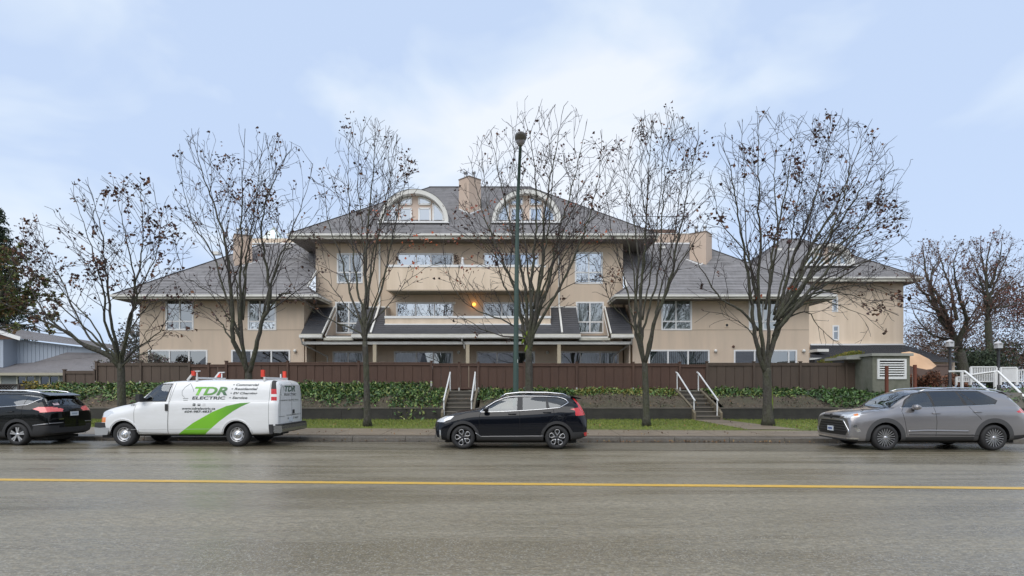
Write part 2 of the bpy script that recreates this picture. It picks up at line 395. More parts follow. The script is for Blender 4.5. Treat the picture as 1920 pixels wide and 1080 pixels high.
# ------------------------------------------------------------------ bank between wall and fence
def z_top(x):      # ground level at the fence
    return 1.98 if x < -4.2 else 1.68
def bank(x): return [(Y_WALL+.12, .82), (Y_WALL+1.2, .82+(z_top(x)-.82)*.42), (Y_FENCE-.5, z_top(x)-.12), (Y_FENCE, z_top(x)-.02), (Y_FENCE+1.5, z_top(x)-.02)]
xs = list(np.arange(-23.9, 23.0, .4)); V = []; Fc = []
for i, x in enumerate(xs):
    for j, (y, z) in enumerate(bank(x)): V.append((x, y + random.uniform(-.04,.04)*(0<j<4), z + random.uniform(-.04,.04)*(0<j<4)))
for i in range(len(xs)-1):
    xm = (xs[i]+xs[i+1])/2
    if xat(828,27.5) < xm < xat(893,27.5) or xat(1290,27.5) < xm < xat(1340,27.5): continue
    for j in range(4): Fc.append((i*5+j, (i+1)*5+j, (i+1)*5+j+1, i*5+j+1))
o = bpy.data.objects.new('planted_bank', npmesh('planted_bank', V, Fc, M_soil, True)); COL.objects.link(o); o['kind'] = 'structure'
# plateau behind
pl = MB(); pl.quad((-23.9, Y_FENCE+1.4, 1.66), (260, Y_FENCE+1.4, 1.66), (260, 320, 1.66), (-23.9, 320, 1.66)); pl.quad((-23.9, Y_WALL+.1, -.3), (-23.9, 320, -.3), (-23.9, 320, 1.66), (-23.9, Y_FENCE, 1.66)); pl.quad((22.6,27.3,1.52),(60,27.3,1.52),(60,Y_FENCE+1.5,1.66),(22.6,Y_FENCE+1.5,1.66)); pl.quad((22.6,Y_WALL+.1,.82),(60,Y_WALL+.1,.82),(60,27.3,1.52),(22.6,27.3,1.52))
p = part('terrace_ground', pl, mat('terrace', (.12,.11,.09), .9)); p['kind'] = 'structure'
lf = sheet('left_garden_ground', [-300, -23.8], [lambda x: (22.5, .12), lambda x: (30, .35), lambda x: (120, .35)], M_mulch)
# retaining wall in stretches between the stairs, made of planks
def wallrun(label, xa, xb):
    r = thing('retaining_wall', label, 'wall', ((xa+xb)/2, Y_WALL, .28))
    n = max(1, round((xb-xa)/2.4)); dx = (xb-xa)/n
    for k in range(n):
        for q, (z0, z1) in enumerate(((.2, .50), (.503, .80))):
            j = random.uniform(-.008, .008)
            part('plank', MB().box(xa+k*dx+.004, xa+(k+1)*dx-.004, Y_WALL+j, Y_WALL+.1+j, z0, z1), M_wall_dark, r)
    part('wall_cap', MB().box(xa, xb, Y_WALL-.02, Y_WALL+.16, .803, .85), mat('cap_wood', (.16,.14,.115), .6, var=[((1,4,4), .7, (.08,.07,.06))]), r)
    return r
wallrun('dark low retaining wall running left from the stairs beside the street lamp', -23.9, xat(831, 26.6))
wallrun('dark low retaining wall between the two stairs behind the dark blue car', xat(896, 26.6), xat(1303, 26.6))
wallrun('dark low retaining wall right of the right-hand stairs behind the grey car', xat(1349, 26.6), 34)
# stairs
M_step = mat('step_wood', (.10, .088, .07), .55, bump=((3,30,30), .4, .008), var=[((3,3,3), .6, (.055,.05,.042))])
M_nose = mat('step_edge', (.24, .215, .175), .5)
M_str = mat('stringer_wood', (.20, .165, .11), .75, bump=((4,30,30), .4, .01), var=[((2,5,5), .6, (.12,.10,.065))])
def stairs(label, x0, x1, lab_r, group):
    ya, yb = 26.35, 29.4; za, zb = .30, 1.60; n = 7
    r = thing('garden_steps', label, 'stairs', ((x0+x1)/2, ya, za))
    for k in range(n):
        y = ya+(yb-ya)*k/n; z = za+(zb-za)*(k+1)/n
        s = part('step', MB().box(x0, x1, y, y+(yb-ya)/n+.02, z-.19, z-.03), M_step, r)
        part('tread', MB().box(x0-.0, x1+.0, y-.03, y+(yb-ya)/n, z-.03, z), M_step, s)
        part('tread_edge', MB().box(x0, x1, y-.042, y-.032, z-.035, z+.002), M_nose, s)
    part('landing', MB().box(x0-.05, x1+.05, yb, Y_FENCE-.06, zb-.15, zb), M_step, r)
    for xx in (x0-.12, x1+.02):
        mb = MB(); mb.prism([(ya-.05,.25),(ya-.05,.62),(ya+.5,.92),(yb,zb+.12),(yb+.3,zb+.12),(yb+.3,.4)], xx, xx+.1, 'x'); part('stringer', mb, M_str, r)
    for k, xx in enumerate((x0-.02, x1-.02)):
        h = thing('stair_handrail', lab_r[k], 'handrail', (xx, ya+.1, za), group)
        mb = MB(); pb = (xx, ya+.25, 1.22); ptp = (xx, yb-.15, 2.47)
        if x0 < 0: pb = (xx, ya+.25, 1.22)
        part('post', MB().tube([(xx, ya+.25, .3), pb], .03, 8), M_white, h); part('post', MB().tube([(xx, yb-.1, 1.6), (xx, yb-.1, 2.5)], .03, 8), M_white, h)
        part('rail', MB().tube([(xx, ya+.12, 1.17), pb, ptp, (xx-.02, yb+.05, 2.53)], .038, 8, True), M_white, h, True)
stairs('dark wooden garden steps beside the street lamp leading up to the double fence gate', xat(835, 27), xat(886, 27), ('white tubular handrail on the left side of the steps near the street lamp', 'white tubular handrail on the right side of the steps near the street lamp'), 'white stair handrails')
stairs('dark wooden garden steps between the two right-hand trees leading up to a single gate', xat(1297, 27), xat(1340, 27), ('white tubular handrail on the left side of the steps between two trees', 'white tubular handrail on the right side of the steps between two trees'), 'white stair handrails')
# ------------------------------------------------------------------ fence
M_base = mat('post_base_metal', (.50, .50, .47), .5)
board_mb = {}
def fencerun(label, posts, ytop, m, gate=False, zb=None, board=.44):
    ztop = zat(ytop, Y_FENCE); xs = [xat(p, Y_FENCE) for p in posts]
    zbot = zb if zb is not None else z_top((xs[0]+xs[-1])/2)+.06
    r = thing('board_fence' if not gate else 'fence_gate', label, 'fence' if not gate else 'gate', ((xs[0]+xs[-1])/2, Y_FENCE, zbot))
    for i, x in enumerate(xs):
        pw = .055
        if gate and i in (0, len(xs)-1): continue
        part('post', MB().box(x-pw, x+pw, Y_FENCE-.09, Y_FENCE+.03, zbot-.02, ztop+.06), m, r)
        part('post_cap', MB().box(x-pw-.025, x+pw+.025, Y_FENCE-.115, Y_FENCE+.055, ztop+.061, ztop+.10), m, r)
        part('post_base', MB().box(x-.04, x+.04, Y_FENCE-.105, Y_FENCE-.092, zbot-.18, zbot+.10), M_base, r)
    for i in range(len(xs)-1):
        a, b2 = xs[i]+.057, xs[i+1]-.057
        part('top_rail', MB().box(a, b2, Y_FENCE-.07, Y_FENCE+.02, ztop-.035, ztop+.02), m, r)
        part('bottom_rail', MB().box(a, b2, Y_FENCE-.062, Y_FENCE-.032, zbot+.01, zbot+.11), m, r)
        part('upper_rail', MB().box(a, b2, Y_FENCE-.062, Y_FENCE-.032, ztop-.13, ztop-.038), m, r)
        n = max(1, round((b2-a)/board)); dx = (b2-a)/n
        for k in range(n):
            dy = random.uniform(0, .018)
            part('board', MB().box(a+k*dx+.011, a+(k+1)*dx-.011, Y_FENCE-.028+dy, Y_FENCE-.008+dy, zbot, ztop-.04), m, r)
    part('backing', MB().box(xs[0], xs[-1], Y_FENCE+.022, Y_FENCE+.03, zbot, ztop-.04), m, r) if not gate else None
    return r
fencerun('lower brown board fence at the far left beside the blue house', [122, 180], 696, M_fence_b, zb=1.60)
fencerun('brown board fence behind the leftmost tree and the front of the white van', [182, 265, 356], 681, M_fence_b, zb=2.0)
fencerun('dark brown gate in the fence just above the front ladder rack of the white van', [356, 392, 425], 684, M_fence, gate=True, zb=2.0)
fencerun('reddish brown board fence from above the white van to the steps by the street lamp', [425, 540, 673, 809], 680, M_fence, zb=2.0)
fencerun('dark reddish double gate at the top of the steps by the street lamp', [809, 861, 897], 682, M_fence, gate=True, zb=1.66)
fencerun('reddish brown board fence between the two gates behind the dark blue car', [897, 983, 1081, 1187, 1274], 682, M_fence, zb=1.66)
fencerun('plain dark reddish gate at the top of the steps between two trees', [1274, 1325], 684, M_fence, gate=True, zb=1.66, board=1.2)
fencerun('brown board fence from the single gate to the concrete vent box', [1325, 1413, 1500, 1586, 1637], 681, M_fence_b, zb=1.62)

# ------------------------------------------------------------------ leafy ground cover on the bank
lm = [mat('leaf_a', (.085,.175,.045), .45), mat('leaf_b', (.05,.105,.033), .45), mat('leaf_c', (.16,.26,.075), .45), mat('leaf_d', (.03,.055,.02), .5), mat('leaf_e', (.27,.31,.09), .5)]
def zbank(x, y):
    P = bank(x)
    for (ya, za), (yb, zb) in zip(P, P[1:]):
        if ya <= y <= yb: return za+(zb-za)*(y-ya)/(yb-ya)
    return P[0][1] if y < P[0][0] else P[-1][1]
def cover(label, x0, x1, lowfn, n, mats=lm, hi=Y_FENCE-.35, name='leafy_ground_cover'):
    """lowfn(x) = lower front edge of the planting"""
    pts = []; sz = []
    while len(pts) < n:
        x = random.uniform(x0, x1); lo = lowfn(x)-(random.random()**3)*.9; y = lo+(hi-lo)*random.random()**.85
        if y < Y_WALL+.1 and random.random() < .3: continue
        g1 = math.sin(x*2.1+y*3.3)+math.sin(x*5.3-y*2.1)
        h = .05+.09*(g1+2)/2*random.random()
        if y < lo+.15: h *= .6
        z = zbank(x, max(y, Y_WALL+.12)) + h*random.random()*1.2
        if y < Y_WALL+.1: z = .85 - (Y_WALL+.1-y)*1.2+.05*random.random(); 
        pts.append((x, y, z)); sz.append(random.uniform(.13, .25))
    o = bpy.data.objects.new(name, leafcloud(name, pts, np.array(sz), None, up=(.75, (0,-.75,-.15)), mats=mats, aspect=.42, nrm=(0,-.4,1)))
    COL.objects.link(o); o['kind'] = 'stuff'; o['label'] = label; o['category'] = 'ground cover'
def wob(x, a=1): return .35*a*math.sin(x*1.3+1)+.25*a*math.sin(x*3.1)+.12*a*math.sin(x*7)
cover('green trailing leaves on the bank left of the white van below the fence', -23.5, -17.5, lambda x: 27.5+wob(x), 2900)
cover('green trailing leaves on the bank behind the white van', -17.5, -10.8, lambda x: 27.9+wob(x), 2500)
cover('dense green leaves spilling down the bank between the white van and the steps', -10.8, xat(829,27.6), lambda x: (27.35+wob(x)) if x < -7.3 else ((27.9+wob(x)) if x < -5.6 else 26.6+.4*wob(x)), 6800)
cover('narrow row of green leaves along the fence behind the dark blue car', xat(897,28), 3.0, lambda x: (28.0 if x < 1.0 else 29.0)+.6*wob(x), 3000)
ym = [lm[0], lm[2], lm[4], mat('leaf_yellow', (.26,.22,.05), .5)]
cover('yellowing leaves in a narrow row below the fence left of the right-hand steps', 3.0, xat(1284,28), lambda x: 29.3+.5*wob(x), 1500, mats=ym)
cover('dense dark green leaves below the fence right of the right-hand steps', xat(1345,28), 14.6, lambda x: 28.9+.5*wob(x), 2100)
cover('thick dark green leaves overhanging the low wall behind the grey car', 14.6, 22.4, lambda x: 27.0+.4*wob(x)-(.4 if x<16.5 else 0), 5600, mats=lm[:4])
# low leaves right of vent box
pts = [(random.uniform(20.5, 34), random.uniform(26.9, 28.2), 0) for _ in range(2600)]
pts = [(x, y, 1.05+(y-26.9)*.45+random.uniform(0, .16)) for (x, y, _) in pts]
o = bpy.data.objects.new('leafy_ground_cover', leafcloud('leafy_ground_cover', pts, RNG.uniform(.10,.2,len(pts)), None, up=(.75, (0,-.75,-.1)), mats=lm[:4], aspect=.42, nrm=(0,-.4,1)))
COL.objects.link(o); tag(o, 'low green leaves on the bank below the white handrails at the far right', 'ground cover', kind='stuff')
# bark mulch, clods and seedlings on the bare soil
P_ = []
for _ in range(9000):
    x = random.uniform(-23.5, 22.3); y = random.uniform(Y_WALL+.15, 29.9)
    if xat(825,27.5) < x < xat(897,27.5) or xat(1286,27.5) < x < xat(1346,27.5): continue
    if math.sin(x*1.7+y*2)+math.sin(x*4.1-y) + random.gauss(0,.8) < -.3: continue
    P_.append((x, y, zbank(x, y)+.015))
o = bpy.data.objects.new('bark_mulch', leafcloud('bark_mulch', P_, RNG.uniform(.05,.13,len(P_)), None, up=(1,(0,0,.15)), mats=[mat('mulch_dark', (.04,.03,.024), .9), mat('mulch_mid', (.10,.07,.05), .9), mat('mulch_pale', (.19,.14,.10), .9), mat('mulch_dark2', (.05,.045,.03), .9), mat('seedling', (.06,.10,.035), .7)], aspect=.55, nrm=(0,0,1.2)))
COL.objects.link(o); tag(o, 'dark bark mulch and clods on the bare soil of the bank', 'mulch', kind='stuff')
# fallen leaves and twigs
pts = []
for _ in range(3200):
    x = random.uniform(-22, 22); q = random.random()
    if q < .6: y = random.uniform(Y_WALL+.2, 29.5); z = zbank(x, y)+.02
    elif q < .82: y = random.uniform(y_walk(x), Y_WALL-.1); z = .30
    elif q < .9: y = random.uniform(y_kin(x)+.1, y_walk(x)); z = .21
    else: y = y_kerb(x)-abs(random.gauss(0, .12)); z = .02
    pts.append((x, y, z))
for _ in range(420):
    x = random.choice((random.gauss(5.5, 2.2), random.uniform(-20, 20))); pts.append((x, y_kerb(x)-abs(random.gauss(0, .10)), .02))
o = bpy.data.objects.new('fallen_leaves', leafcloud('fallen_leaves', pts, RNG.uniform(.04,.09,len(pts)), None, up=(1, (0,0,0)), mats=[mat('dead_a', (.20,.10,.035), .8), mat('dead_b', (.30,.20,.09), .8), mat('dead_c', (.10,.05,.025), .8)], aspect=.7, nrm=(0,0,2)))
COL.objects.link(o); tag(o, 'scattered brown fallen leaves on the bank, grass and pavement', 'leaves', kind='stuff')
# ------------------------------------------------------------------ building helpers
def wallmb(mb, x0, x1, z0, z1, y, ops=(), th=.18):
    xs = sorted({x0, x1, *[o[0] for o in ops], *[o[1] for o in ops]}); zs = sorted({z0, z1, *[o[2] for o in ops], *[o[3] for o in ops]})
    xs = [x for x in xs if x0 <= x <= x1]; zs = [z for z in zs if z0 <= z <= z1]
    for i in range(len(xs)-1):
        for j in range(len(zs)-1):
            cx, cz = (xs[i]+xs[i+1])/2, (zs[j]+zs[j+1])/2
            if any(o[0] < cx < o[1] and o[2] < cz < o[3] for o in ops): continue
            mb.quad((xs[i],y,zs[j]), (xs[i+1],y,zs[j]), (xs[i+1],y,zs[j+1]), (xs[i],y,zs[j+1]))
    for (a, b, c, d) in ops:
        mb.quad((a,y,c),(a,y,d),(a,y+th,d),(a,y+th,c)); mb.quad((b,y,c),(b,y+th,c),(b,y+th,d),(b,y,d))
        mb.quad((a,y,d),(b,y,d),(b,y+th,d),(a,y+th,d)); mb.quad((a,y,c),(a,y+th,c),(b,y+th,c),(b,y,c))
    return mb
def roofplane(P, name, parent, m=None, h=.2, t=.028, up=None):
    "stepped shingle courses on the planar polygon P (eave edge first two points)"
    P = [Vector(p) for p in P]; e = (P[1]-P[0]).normalized(); n = None
    for q in P[2:]:
        n = e.cross(q-P[0])
        if n.length > .01: n.normalize(); break
    if n.z < 0: n = -n
    u = n.cross(e); u = -u if u.z < 0 else u
    mx = max((p-P[0]).dot(u) for p in P); mb = MB(); k = 0
    while k*h < mx-1e-4:
        a, b = k*h, min((k+1)*h, mx); Q = P
        for (lim, sg) in ((a, 1), (b, -1)):
            out = []
            for i in range(len(Q)):
                p, q = Q[i], Q[(i+1) % len(Q)]; dp, dq = sg*((p-P[0]).dot(u)-lim), sg*((q-P[0]).dot(u)-lim)
                if dp >= -1e-6: out.append(p)
                if (dp > 1e-6 and dq < -1e-6) or (dp < -1e-6 and dq > 1e-6): out.append(p+(q-p)*(dp/(dp-dq)))
            Q = out
            if len(Q) < 3: break
        if len(Q) >= 3:
            R2 = [p + n*(t*(1-((p-P[0]).dot(u)-a)/h) + random.uniform(0,.002)) for p in Q]
            mb.poly(R2)
            low = [p for p in Q if (p-P[0]).dot(u) < a+1e-3]
            if len(low) >= 2:
                low.sort(key=lambda p: p.dot(e)); p, q = low[0], low[-1]
                mb.quad(p, q, q+n*t, p+n*t)
        k += 1
    return part(name, mb, m or M_shingle, parent)
def window(parent, x0, x1, z0, z1, y, cols=(.5,), hb=None, fw=.082, glass=None, curtain=None, name='window', label=None, paneglass=None, rowcols=None, fm=None):
    fm = fm or M_frame
    mb = MB(); a, b = y-.028, y+.05
    mb.box(x0-.01, x0+fw, a, b, z0, z1).box(x1-fw, x1+.01, a, b, z0, z1).box(x0+fw, x1-fw, a, b, z1-fw, z1+.01).box(x0+fw, x1-fw, a, b, z0-.01, z0+fw)
    xs = [x0+fw] + [x0+(x1-x0)*c for c in cols] + [x1-fw]
    for c in xs[1:-1]: mb.box(c-.04, c+.04, a+.006, b-.006, z0+fw, z1-fw)
    zs = [z0+fw, z1-fw]
    if hb:
        zh = z0+(z1-z0)*hb; zs = [z0+fw, zh, z1-fw]
        for i in range(len(xs)-1): mb.box(xs[i]+(.04 if i else 0), xs[i+1]-(.04 if i < len(xs)-2 else 0), a+.01, b-.01, zh-.04, zh+.04)
    w = part(name, mb, fm, parent, label=label)
    k = 0
    for i in range(len(xs)-1):
        for j in range(len(zs)-1):
            g = glass or M_glass
            if paneglass: g = paneglass[k % len(paneglass)]
            ty = random.uniform(-.004, .004); tx = random.uniform(-.003,.003)
            part('pane', MB().quad((xs[i],y+.022+tx,zs[j]+0), (xs[i+1],y+.022-tx,zs[j]), (xs[i+1],y+.022-tx+ty,zs[j+1]), (xs[i],y+.022+tx+ty,zs[j+1])), g, w); k += 1
    if curtain:
        c = MB()
        for (f0, f1, typ) in curtain:
            ca, cb = x0+(x1-x0)*f0, x0+(x1-x0)*f1
            if typ == 'blind':
                q = ca
                while q < cb-.05: c.bar((q+.045,y+.11,z0+.05), (q+.045,y+.11,z1-.06), .075, .004, up=(.3,1,0)); q += .115
            else:
                n = max(6, int((cb-ca)/.05)); prev = None
                for s in range(n+1):
                    x = ca+(cb-ca)*s/n; yy = y+.11+.025*math.sin(s*1.9)+.01*math.sin(s*.7)
                    if prev: c.quad((prev[0],prev[1],z0+.03),(x,yy,z0+.03),(x,yy,z1-.04),(prev[0],prev[1],z1-.04))
                    prev = (x, yy)
        part('curtain', c, M_blind if curtain[0][2] == 'blind' else M_curtain, w)
    return w
def wall_light(parent, x, y, z, lit=False, m=None):
    o = part('wall_light', MB().lathe([(0,-.03),(.05,-.03),(.09,-.06),(.1,-.12),(.07,-.18),(0,-.19)], 12, 'y', (x, y+.03, z)), m or mat('lamp_white', (.75,.74,.7), .3), parent, True)
    part('bracket', MB().box(x-.05, x+.05, y-.02, y+.01, z-.09, z+.09), M_metal_g, o)
    return o
# ------------------------------------------------------------------ main apartment building
B = thing('apartment_building', 'three-storey beige stucco apartment building with grey hipped roofs, two arched dormers and a wide porch', 'building', (0, 38, 1.66))
ZG = 1.6
yC, yW = 35.5, 34.0
cx0, cx1 = xat(592, yC), xat(1168, yC)
def rect(pa, pb, pt, pbm, y): return (xat(pa, y), xat(pb, y), zat(pbm, y), zat(pt, y))
# centre openings
w3 = [rect(632,680,475,531,yC), rect(1078,1130,473,532,yC)]
w2 = [rect(629,679,566,625,yC), rect(1080,1132,566,625,yC)]
d3 = [(*rect(745,850,475,540,yC),), (*rect(907,1010,475,540,yC),)]
d2 = [rect(743,850,567,606,yC), rect(906,1008,567,606,yC)]
zgh = zat(659, yC)
gr = [(xat(a,yC), xat(b,yC), 1.72 if not s else 2.6, zgh) for a, b, s in ((624,682,1),(739,849,0),(894,1003,0),(1051,1160,0))]
part('wall', wallmb(MB(), cx0, cx1, ZG, 10.6, yC, w3+w2+d3+d2+gr), M_stucco, B)
mb = MB(); mb.quad((cx0,yC,ZG),(cx0,yC,10.6),(cx0,52,10.6),(cx0,52,ZG)); mb.quad((cx1,yC,ZG),(cx1,52,ZG),(cx1,52,10.6),(cx1,yC,10.6)); mb.quad((cx0,52,ZG),(cx0,52,10.6),(cx1,52,10.6),(cx1,52,ZG))
part('side_wall', mb, M_stucco, B)
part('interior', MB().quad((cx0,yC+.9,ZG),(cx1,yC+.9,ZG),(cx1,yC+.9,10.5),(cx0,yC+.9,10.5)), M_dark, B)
window(B, *w3[0], yC, (.5,), .36, curtain=[(0,.45,'c')], glass=M_glass)
window(B, *w3[1], yC, (.5,), .36, glass=M_glass_b)
window(B, *w2[0], yC, (.5,), .32, glass=M_glass)
window(B, *w2[1], yC, (.5,), .36, curtain=[(0,.42,'c'),(.5,1,'c')], glass=M_glass)
GBm = [M_glass_b]
window(B, *d3[0], yC, (.34,.6), None, paneglass=[M_glass_b, M_glass_b, M_glass], name='sliding_door')
window(B, *d3[1], yC, (.36,.66), None, paneglass=[M_glass_b, M_glass, M_glass_b], name='sliding_door', curtain=[(.66,1,'c')])
window(B, *d2[0], yC, (.34,.67), None, glass=M_glass_b, name='sliding_door')
window(B, *d2[1], yC, (.34,.67), None, glass=M_glass, name='sliding_door')
window(B, *gr[0], yC, (.5,), None, curtain=[(0,1,'c')])
window(B, *gr[1], yC, (.38,.67), None, curtain=[(0,.36,'c'),(.69,1,'c')], name='sliding_door')
window(B, *gr[2], yC, (.35,.68), None, name='sliding_door')
window(B, *gr[3], yC, (.34,.68), None, curtain=[(.36,.96,'c')], name='sliding_door')
for (px, py, lit) in ((852,569,0),(860,661,0),(1026,661,0)): wall_light(B, xat(px,yC), yC, zat(py,yC))
lamp = part('wall_lamp_lit', MB().lathe([(0,-.02),(.07,-.03),(.10,-.09),(.085,-.17),(0,-.2)], 12, 'y', (xat(889,yC), yC, zat(571,yC))), mat('lamp_lit', (1,.6,.2), .4, emit=((1,.42,.06), 2.4)), B, True, label='lit orange wall lamp on the middle balcony')
pl_d = bpy.data.lights.new('wall_lamp_glow', 'POINT'); pl_d.energy = 1.3; pl_d.color = (1,.42,.07); pl_d.shadow_soft_size = .08
plo = bpy.data.objects.new('wall_lamp_glow', pl_d); plo.location = (xat(889,yC), yC-.32, zat(571,yC)); COL.objects.link(plo)
# wings
lx0, lx1 = xat(262, yW), xat(570, yW); rx0, rx1 = xat(1186, yW), xat(1517, yW)
ztop = 7.02
lw = [(xat(311,yW), xat(363,yW), zat(619,yW), 6.96), (xat(465,yW), xat(518,yW), zat(619,yW), 6.96)]
lg = [(xat(278,yW), xat(389,yW), 1.72, zat(656,yW)), (xat(434,yW), xat(544,yW), 1.72, zat(656,yW))]
rw = [(xat(1240,yW), xat(1297,yW), zat(619,yW), 6.96), (xat(1404,yW), xat(1460,yW), zat(619,yW), 6.96)]
rg = [(xat(1216,yW), xat(1330,yW), 1.72, zat(656,yW)), (xat(1376,yW), xat(1494,yW), 1.72, zat(656,yW))]
for (a, b, ops) in ((lx0, lx1, lw+lg), (rx0, rx1, rw+rg)):
    part('wall', wallmb(MB(), a, b, ZG, ztop, yW, ops), M_stucco, B)
    mb = MB(); mb.quad((a,yW,ZG),(a,yW,ztop),(a,48,ztop),(a,48,ZG)); mb.quad((b,yW,ZG),(b,48,ZG),(b,48,ztop),(b,yW,ztop)); mb.quad((a,48,ZG),(a,48,ztop),(b,48,ztop),(b,48,ZG))
    part('side_wall', mb, M_stucco, B)
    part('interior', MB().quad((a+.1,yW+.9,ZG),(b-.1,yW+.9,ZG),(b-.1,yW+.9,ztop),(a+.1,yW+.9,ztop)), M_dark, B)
    zz = zat(618.5, yW); c = MB(); oo = [lw if a == lx0 else rw][0]
    xs_ = [a+.01]+[v for o2 in oo for v in (o2[0]-.02, o2[1]+.02)]+[b-.01]
    for i in range(0, len(xs_), 2): part('wall_joint', MB().box(xs_[i], xs_[i+1], yW-.008, yW-.001, zz-.012, zz+.012), mat('joint_shadow', (.30,.24,.18), .9), B)
window(B, *lw[0], yW, (.5,), .27, curtain=[(.2,.36,'c')]); window(B, *lw[1], yW, (.42,), .27, curtain=[(0,.3,'c')], paneglass=[M_glass_b,M_glass])
window(B, *rw[0], yW, (.48,), .27, curtain=[(0,1,'c')]); window(B, *rw[1], yW, (.48,), .27, curtain=[(0,1,'c')])
window(B, *lg[0], yW, (.36,.69), None, name='sliding_door', curtain=[(0,.34,'c')]); window(B, *lg[1], yW, (.34,.68), None, name='sliding_door')
window(B, *rg[0], yW, (.32,.65), None, name='sliding_door', curtain=[(0,1,'blind')]); window(B, *rg[1], yW, (.33,.87), None, name='sliding_door')
for px in (554, 1341, 1506): wall_light(B, xat(px,yW), yW, zat(658,yW))
v = part('wall_vent', MB().box(xat(1358,yW), xat(1367,yW), yW-.03, yW+.01, zat(614,yW), zat(605,yW)), M_stucco_lit, B)
part('vent_hole', MB().box(xat(1360.5,yW), xat(1365,yW), yW-.036, yW-.031, zat(612,yW), zat(607.5,yW)), M_black, v)
part('round_vent', MB().lathe([(0,-.07),(.07,-.07),(.08,0)], 10, 'y', (xat(1375,yW), yW, zat(650,yW))), mat('rust', (.10,.05,.035), .8), B)
# wing roofs
ze = 7.0; A = .72
xl = xat(210, 33); yT = 39.0; zT = ze+A*6
roofplane([(xl,33,ze), (-11.0,33,ze), (-11.75,33.75,ze+A*.75), (-11.79,35.5,ze+A*2.5), (-11.885,35.5,ze+A*2.5), (-11.885,yT,zT), (xl+6,yT,zT)], 'roof', B)
roofplane([(xl,48,ze), (xl,33,ze), (xl+6,yT,zT), (xl+6,48,zT)], 'roof', B)
roofplane([(-11.0,33,ze), (-11.0,35.5,ze), (-11.75,33.75,ze+A*.75)], 'roof', B)
xr = xat(1568, 33)
roofplane([(5.85,33,ze), (xr,33,ze), (xr-6,yT,zT), (6.715,yT,zT), (6.715,35.5,ze+A*2.5), (6.65,35.5,ze+A*2.5), (6.6,33.75,ze+A*.75)], 'roof', B)
roofplane([(xr,33,ze), (xr,48,ze), (xr-6,48,zT), (xr-6,yT,zT)], 'roof', B)
roofplane([(5.85,35.5,ze), (5.85,33,ze), (6.6,33.75,ze+A*.75)], 'roof', B)
mb = MB(); mb.quad((xl+6,yT,zT),(-11.9,yT,zT),(-11.9,48,zT),(xl+6,48,zT)); mb.quad((6.72,yT,zT),(xr-6,yT,zT),(xr-6,48,zT),(6.72,48,zT)); part('flat_roof', mb, M_membrane, B)
# hip caps and rakes
M_cap = mat('ridge_cap', (.11,.102,.104), .92, bump=(30,.4,.01))
def cap(a, b, w=.22): part('ridge_cap', MB().bar(Vector(a)+Vector((0,0,.02)), Vector(b)+Vector((0,0,.02)), w, .03), M_cap, B)
cap((xl,33,ze), (xl+6,yT,zT)); cap((xr,33,ze), (xr-6,yT,zT)); cap((-11,33,ze), (-11.75,33.75,ze+.54), .14); cap((5.85,33,ze), (6.6,33.75,ze+.54), .14)
part('rake_trim', MB().bar((-11.77,33.72,ze+.50), (-11.81,35.47,ze+1.80), .05, .13), M_trim, B); part('rake_trim', MB().bar((6.62,33.72,ze+.50), (6.68,35.47,ze+1.80), .05, .13), M_trim, B)
def eave(x0, x1, y, z, yin, xin0, xin1, left=True, right=True, yback=48, h=.2):
    "gutter box along the front, fascia down the sides and a soffit behind"
    part('gutter', MB().box(x0-.02, x1+.02, y-.10, y-.005, z-.13, z-.01), M_trim, B)
    part('fascia', MB().box(x0, x1, y-.003, y+.04, z-h-.05, z-.02), M_dirtytrim, B)
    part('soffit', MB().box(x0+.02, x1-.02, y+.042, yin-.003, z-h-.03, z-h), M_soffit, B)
    for flag, xa, xi, in ((left, x0, xin0), (right, x1, xin1)):
        if flag:
            s = -1 if xa == x0 else 1
            part('gutter', MB().box(*sorted((xa+s*.10, xa+s*.022)), y-.08, yback, z-.13, z-.01), M_trim, B)
            part('fascia', MB().box(*sorted((xa+s*.02, xa-s*.02)), y+.042, yback, z-h-.05, z-.02), M_dirtytrim, B)
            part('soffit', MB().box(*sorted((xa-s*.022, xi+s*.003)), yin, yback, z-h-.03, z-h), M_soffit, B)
eave(xl, -11.0, 33, ze, yW, lx0, lx1+.02, True, True, 35.48) ; eave(5.85, xr, 33, ze, yW, rx0, rx1, True, False, 35.48)
part('fascia', MB().box(xl-.02, xl+.02, 35.5, 48, ze-.25, ze-.02), M_dirtytrim, B); part('fascia', MB().box(xr-.02, xr+.02, 33.05, 48, ze-.25, ze-.02), M_dirtytrim, B)
# parapets on the decks above the wings
part('parapet', MB().box(xat(470,yT), -11.9, yT+.0, yT+.2, zT-.05, zat(447,yT)), M_stucco_lit, B); part('parapet_flashing', MB().box(xat(470,yT), -11.9, yT-.03, yT-.002, zT-.02, zT+.07), M_frame, B)
part('parapet', MB().box(6.72, xat(1300,yT), yT+.0, yT+.2, zT-.05, zat(439,yT)), M_pink, B); part('parapet_flashing', MB().box(6.72, xat(1300,yT), yT-.03, yT-.002, zT-.02, zT+.07), M_frame, B)
part('parapet_flashing', MB().box(6.72, xat(1300,yT), yT-.02, yT+.22, zat(439,yT)+.003, zat(439,yT)+.06), M_trim, B)
part('roof_canopy', MB().box(xat(1208,40.5), xat(1268,40.5), 40.5, 42.2, zat(437,40.5), zat(430,40.5)), mat('canopy_brown', (.16,.10,.075), .7), B)
mb = MB()
xa, xb = xat(1190,40), xat(1290,40); z1, z0 = zat(406,40), zT
for p, q in (((xa,40,z1),(xb,40,z1)), ((xb,40,z1),(xb,40,z0)), ((xa,40,z1),(xa,40,z0)), ((xb,40,z1),(xb-.9,42.5,z1-.1)), ((xb,40,z1-.02),(xb-.85,40,z1-.85))): mb.tube([p, q], .022, 6)
part('deck_frame', mb, M_black, B)
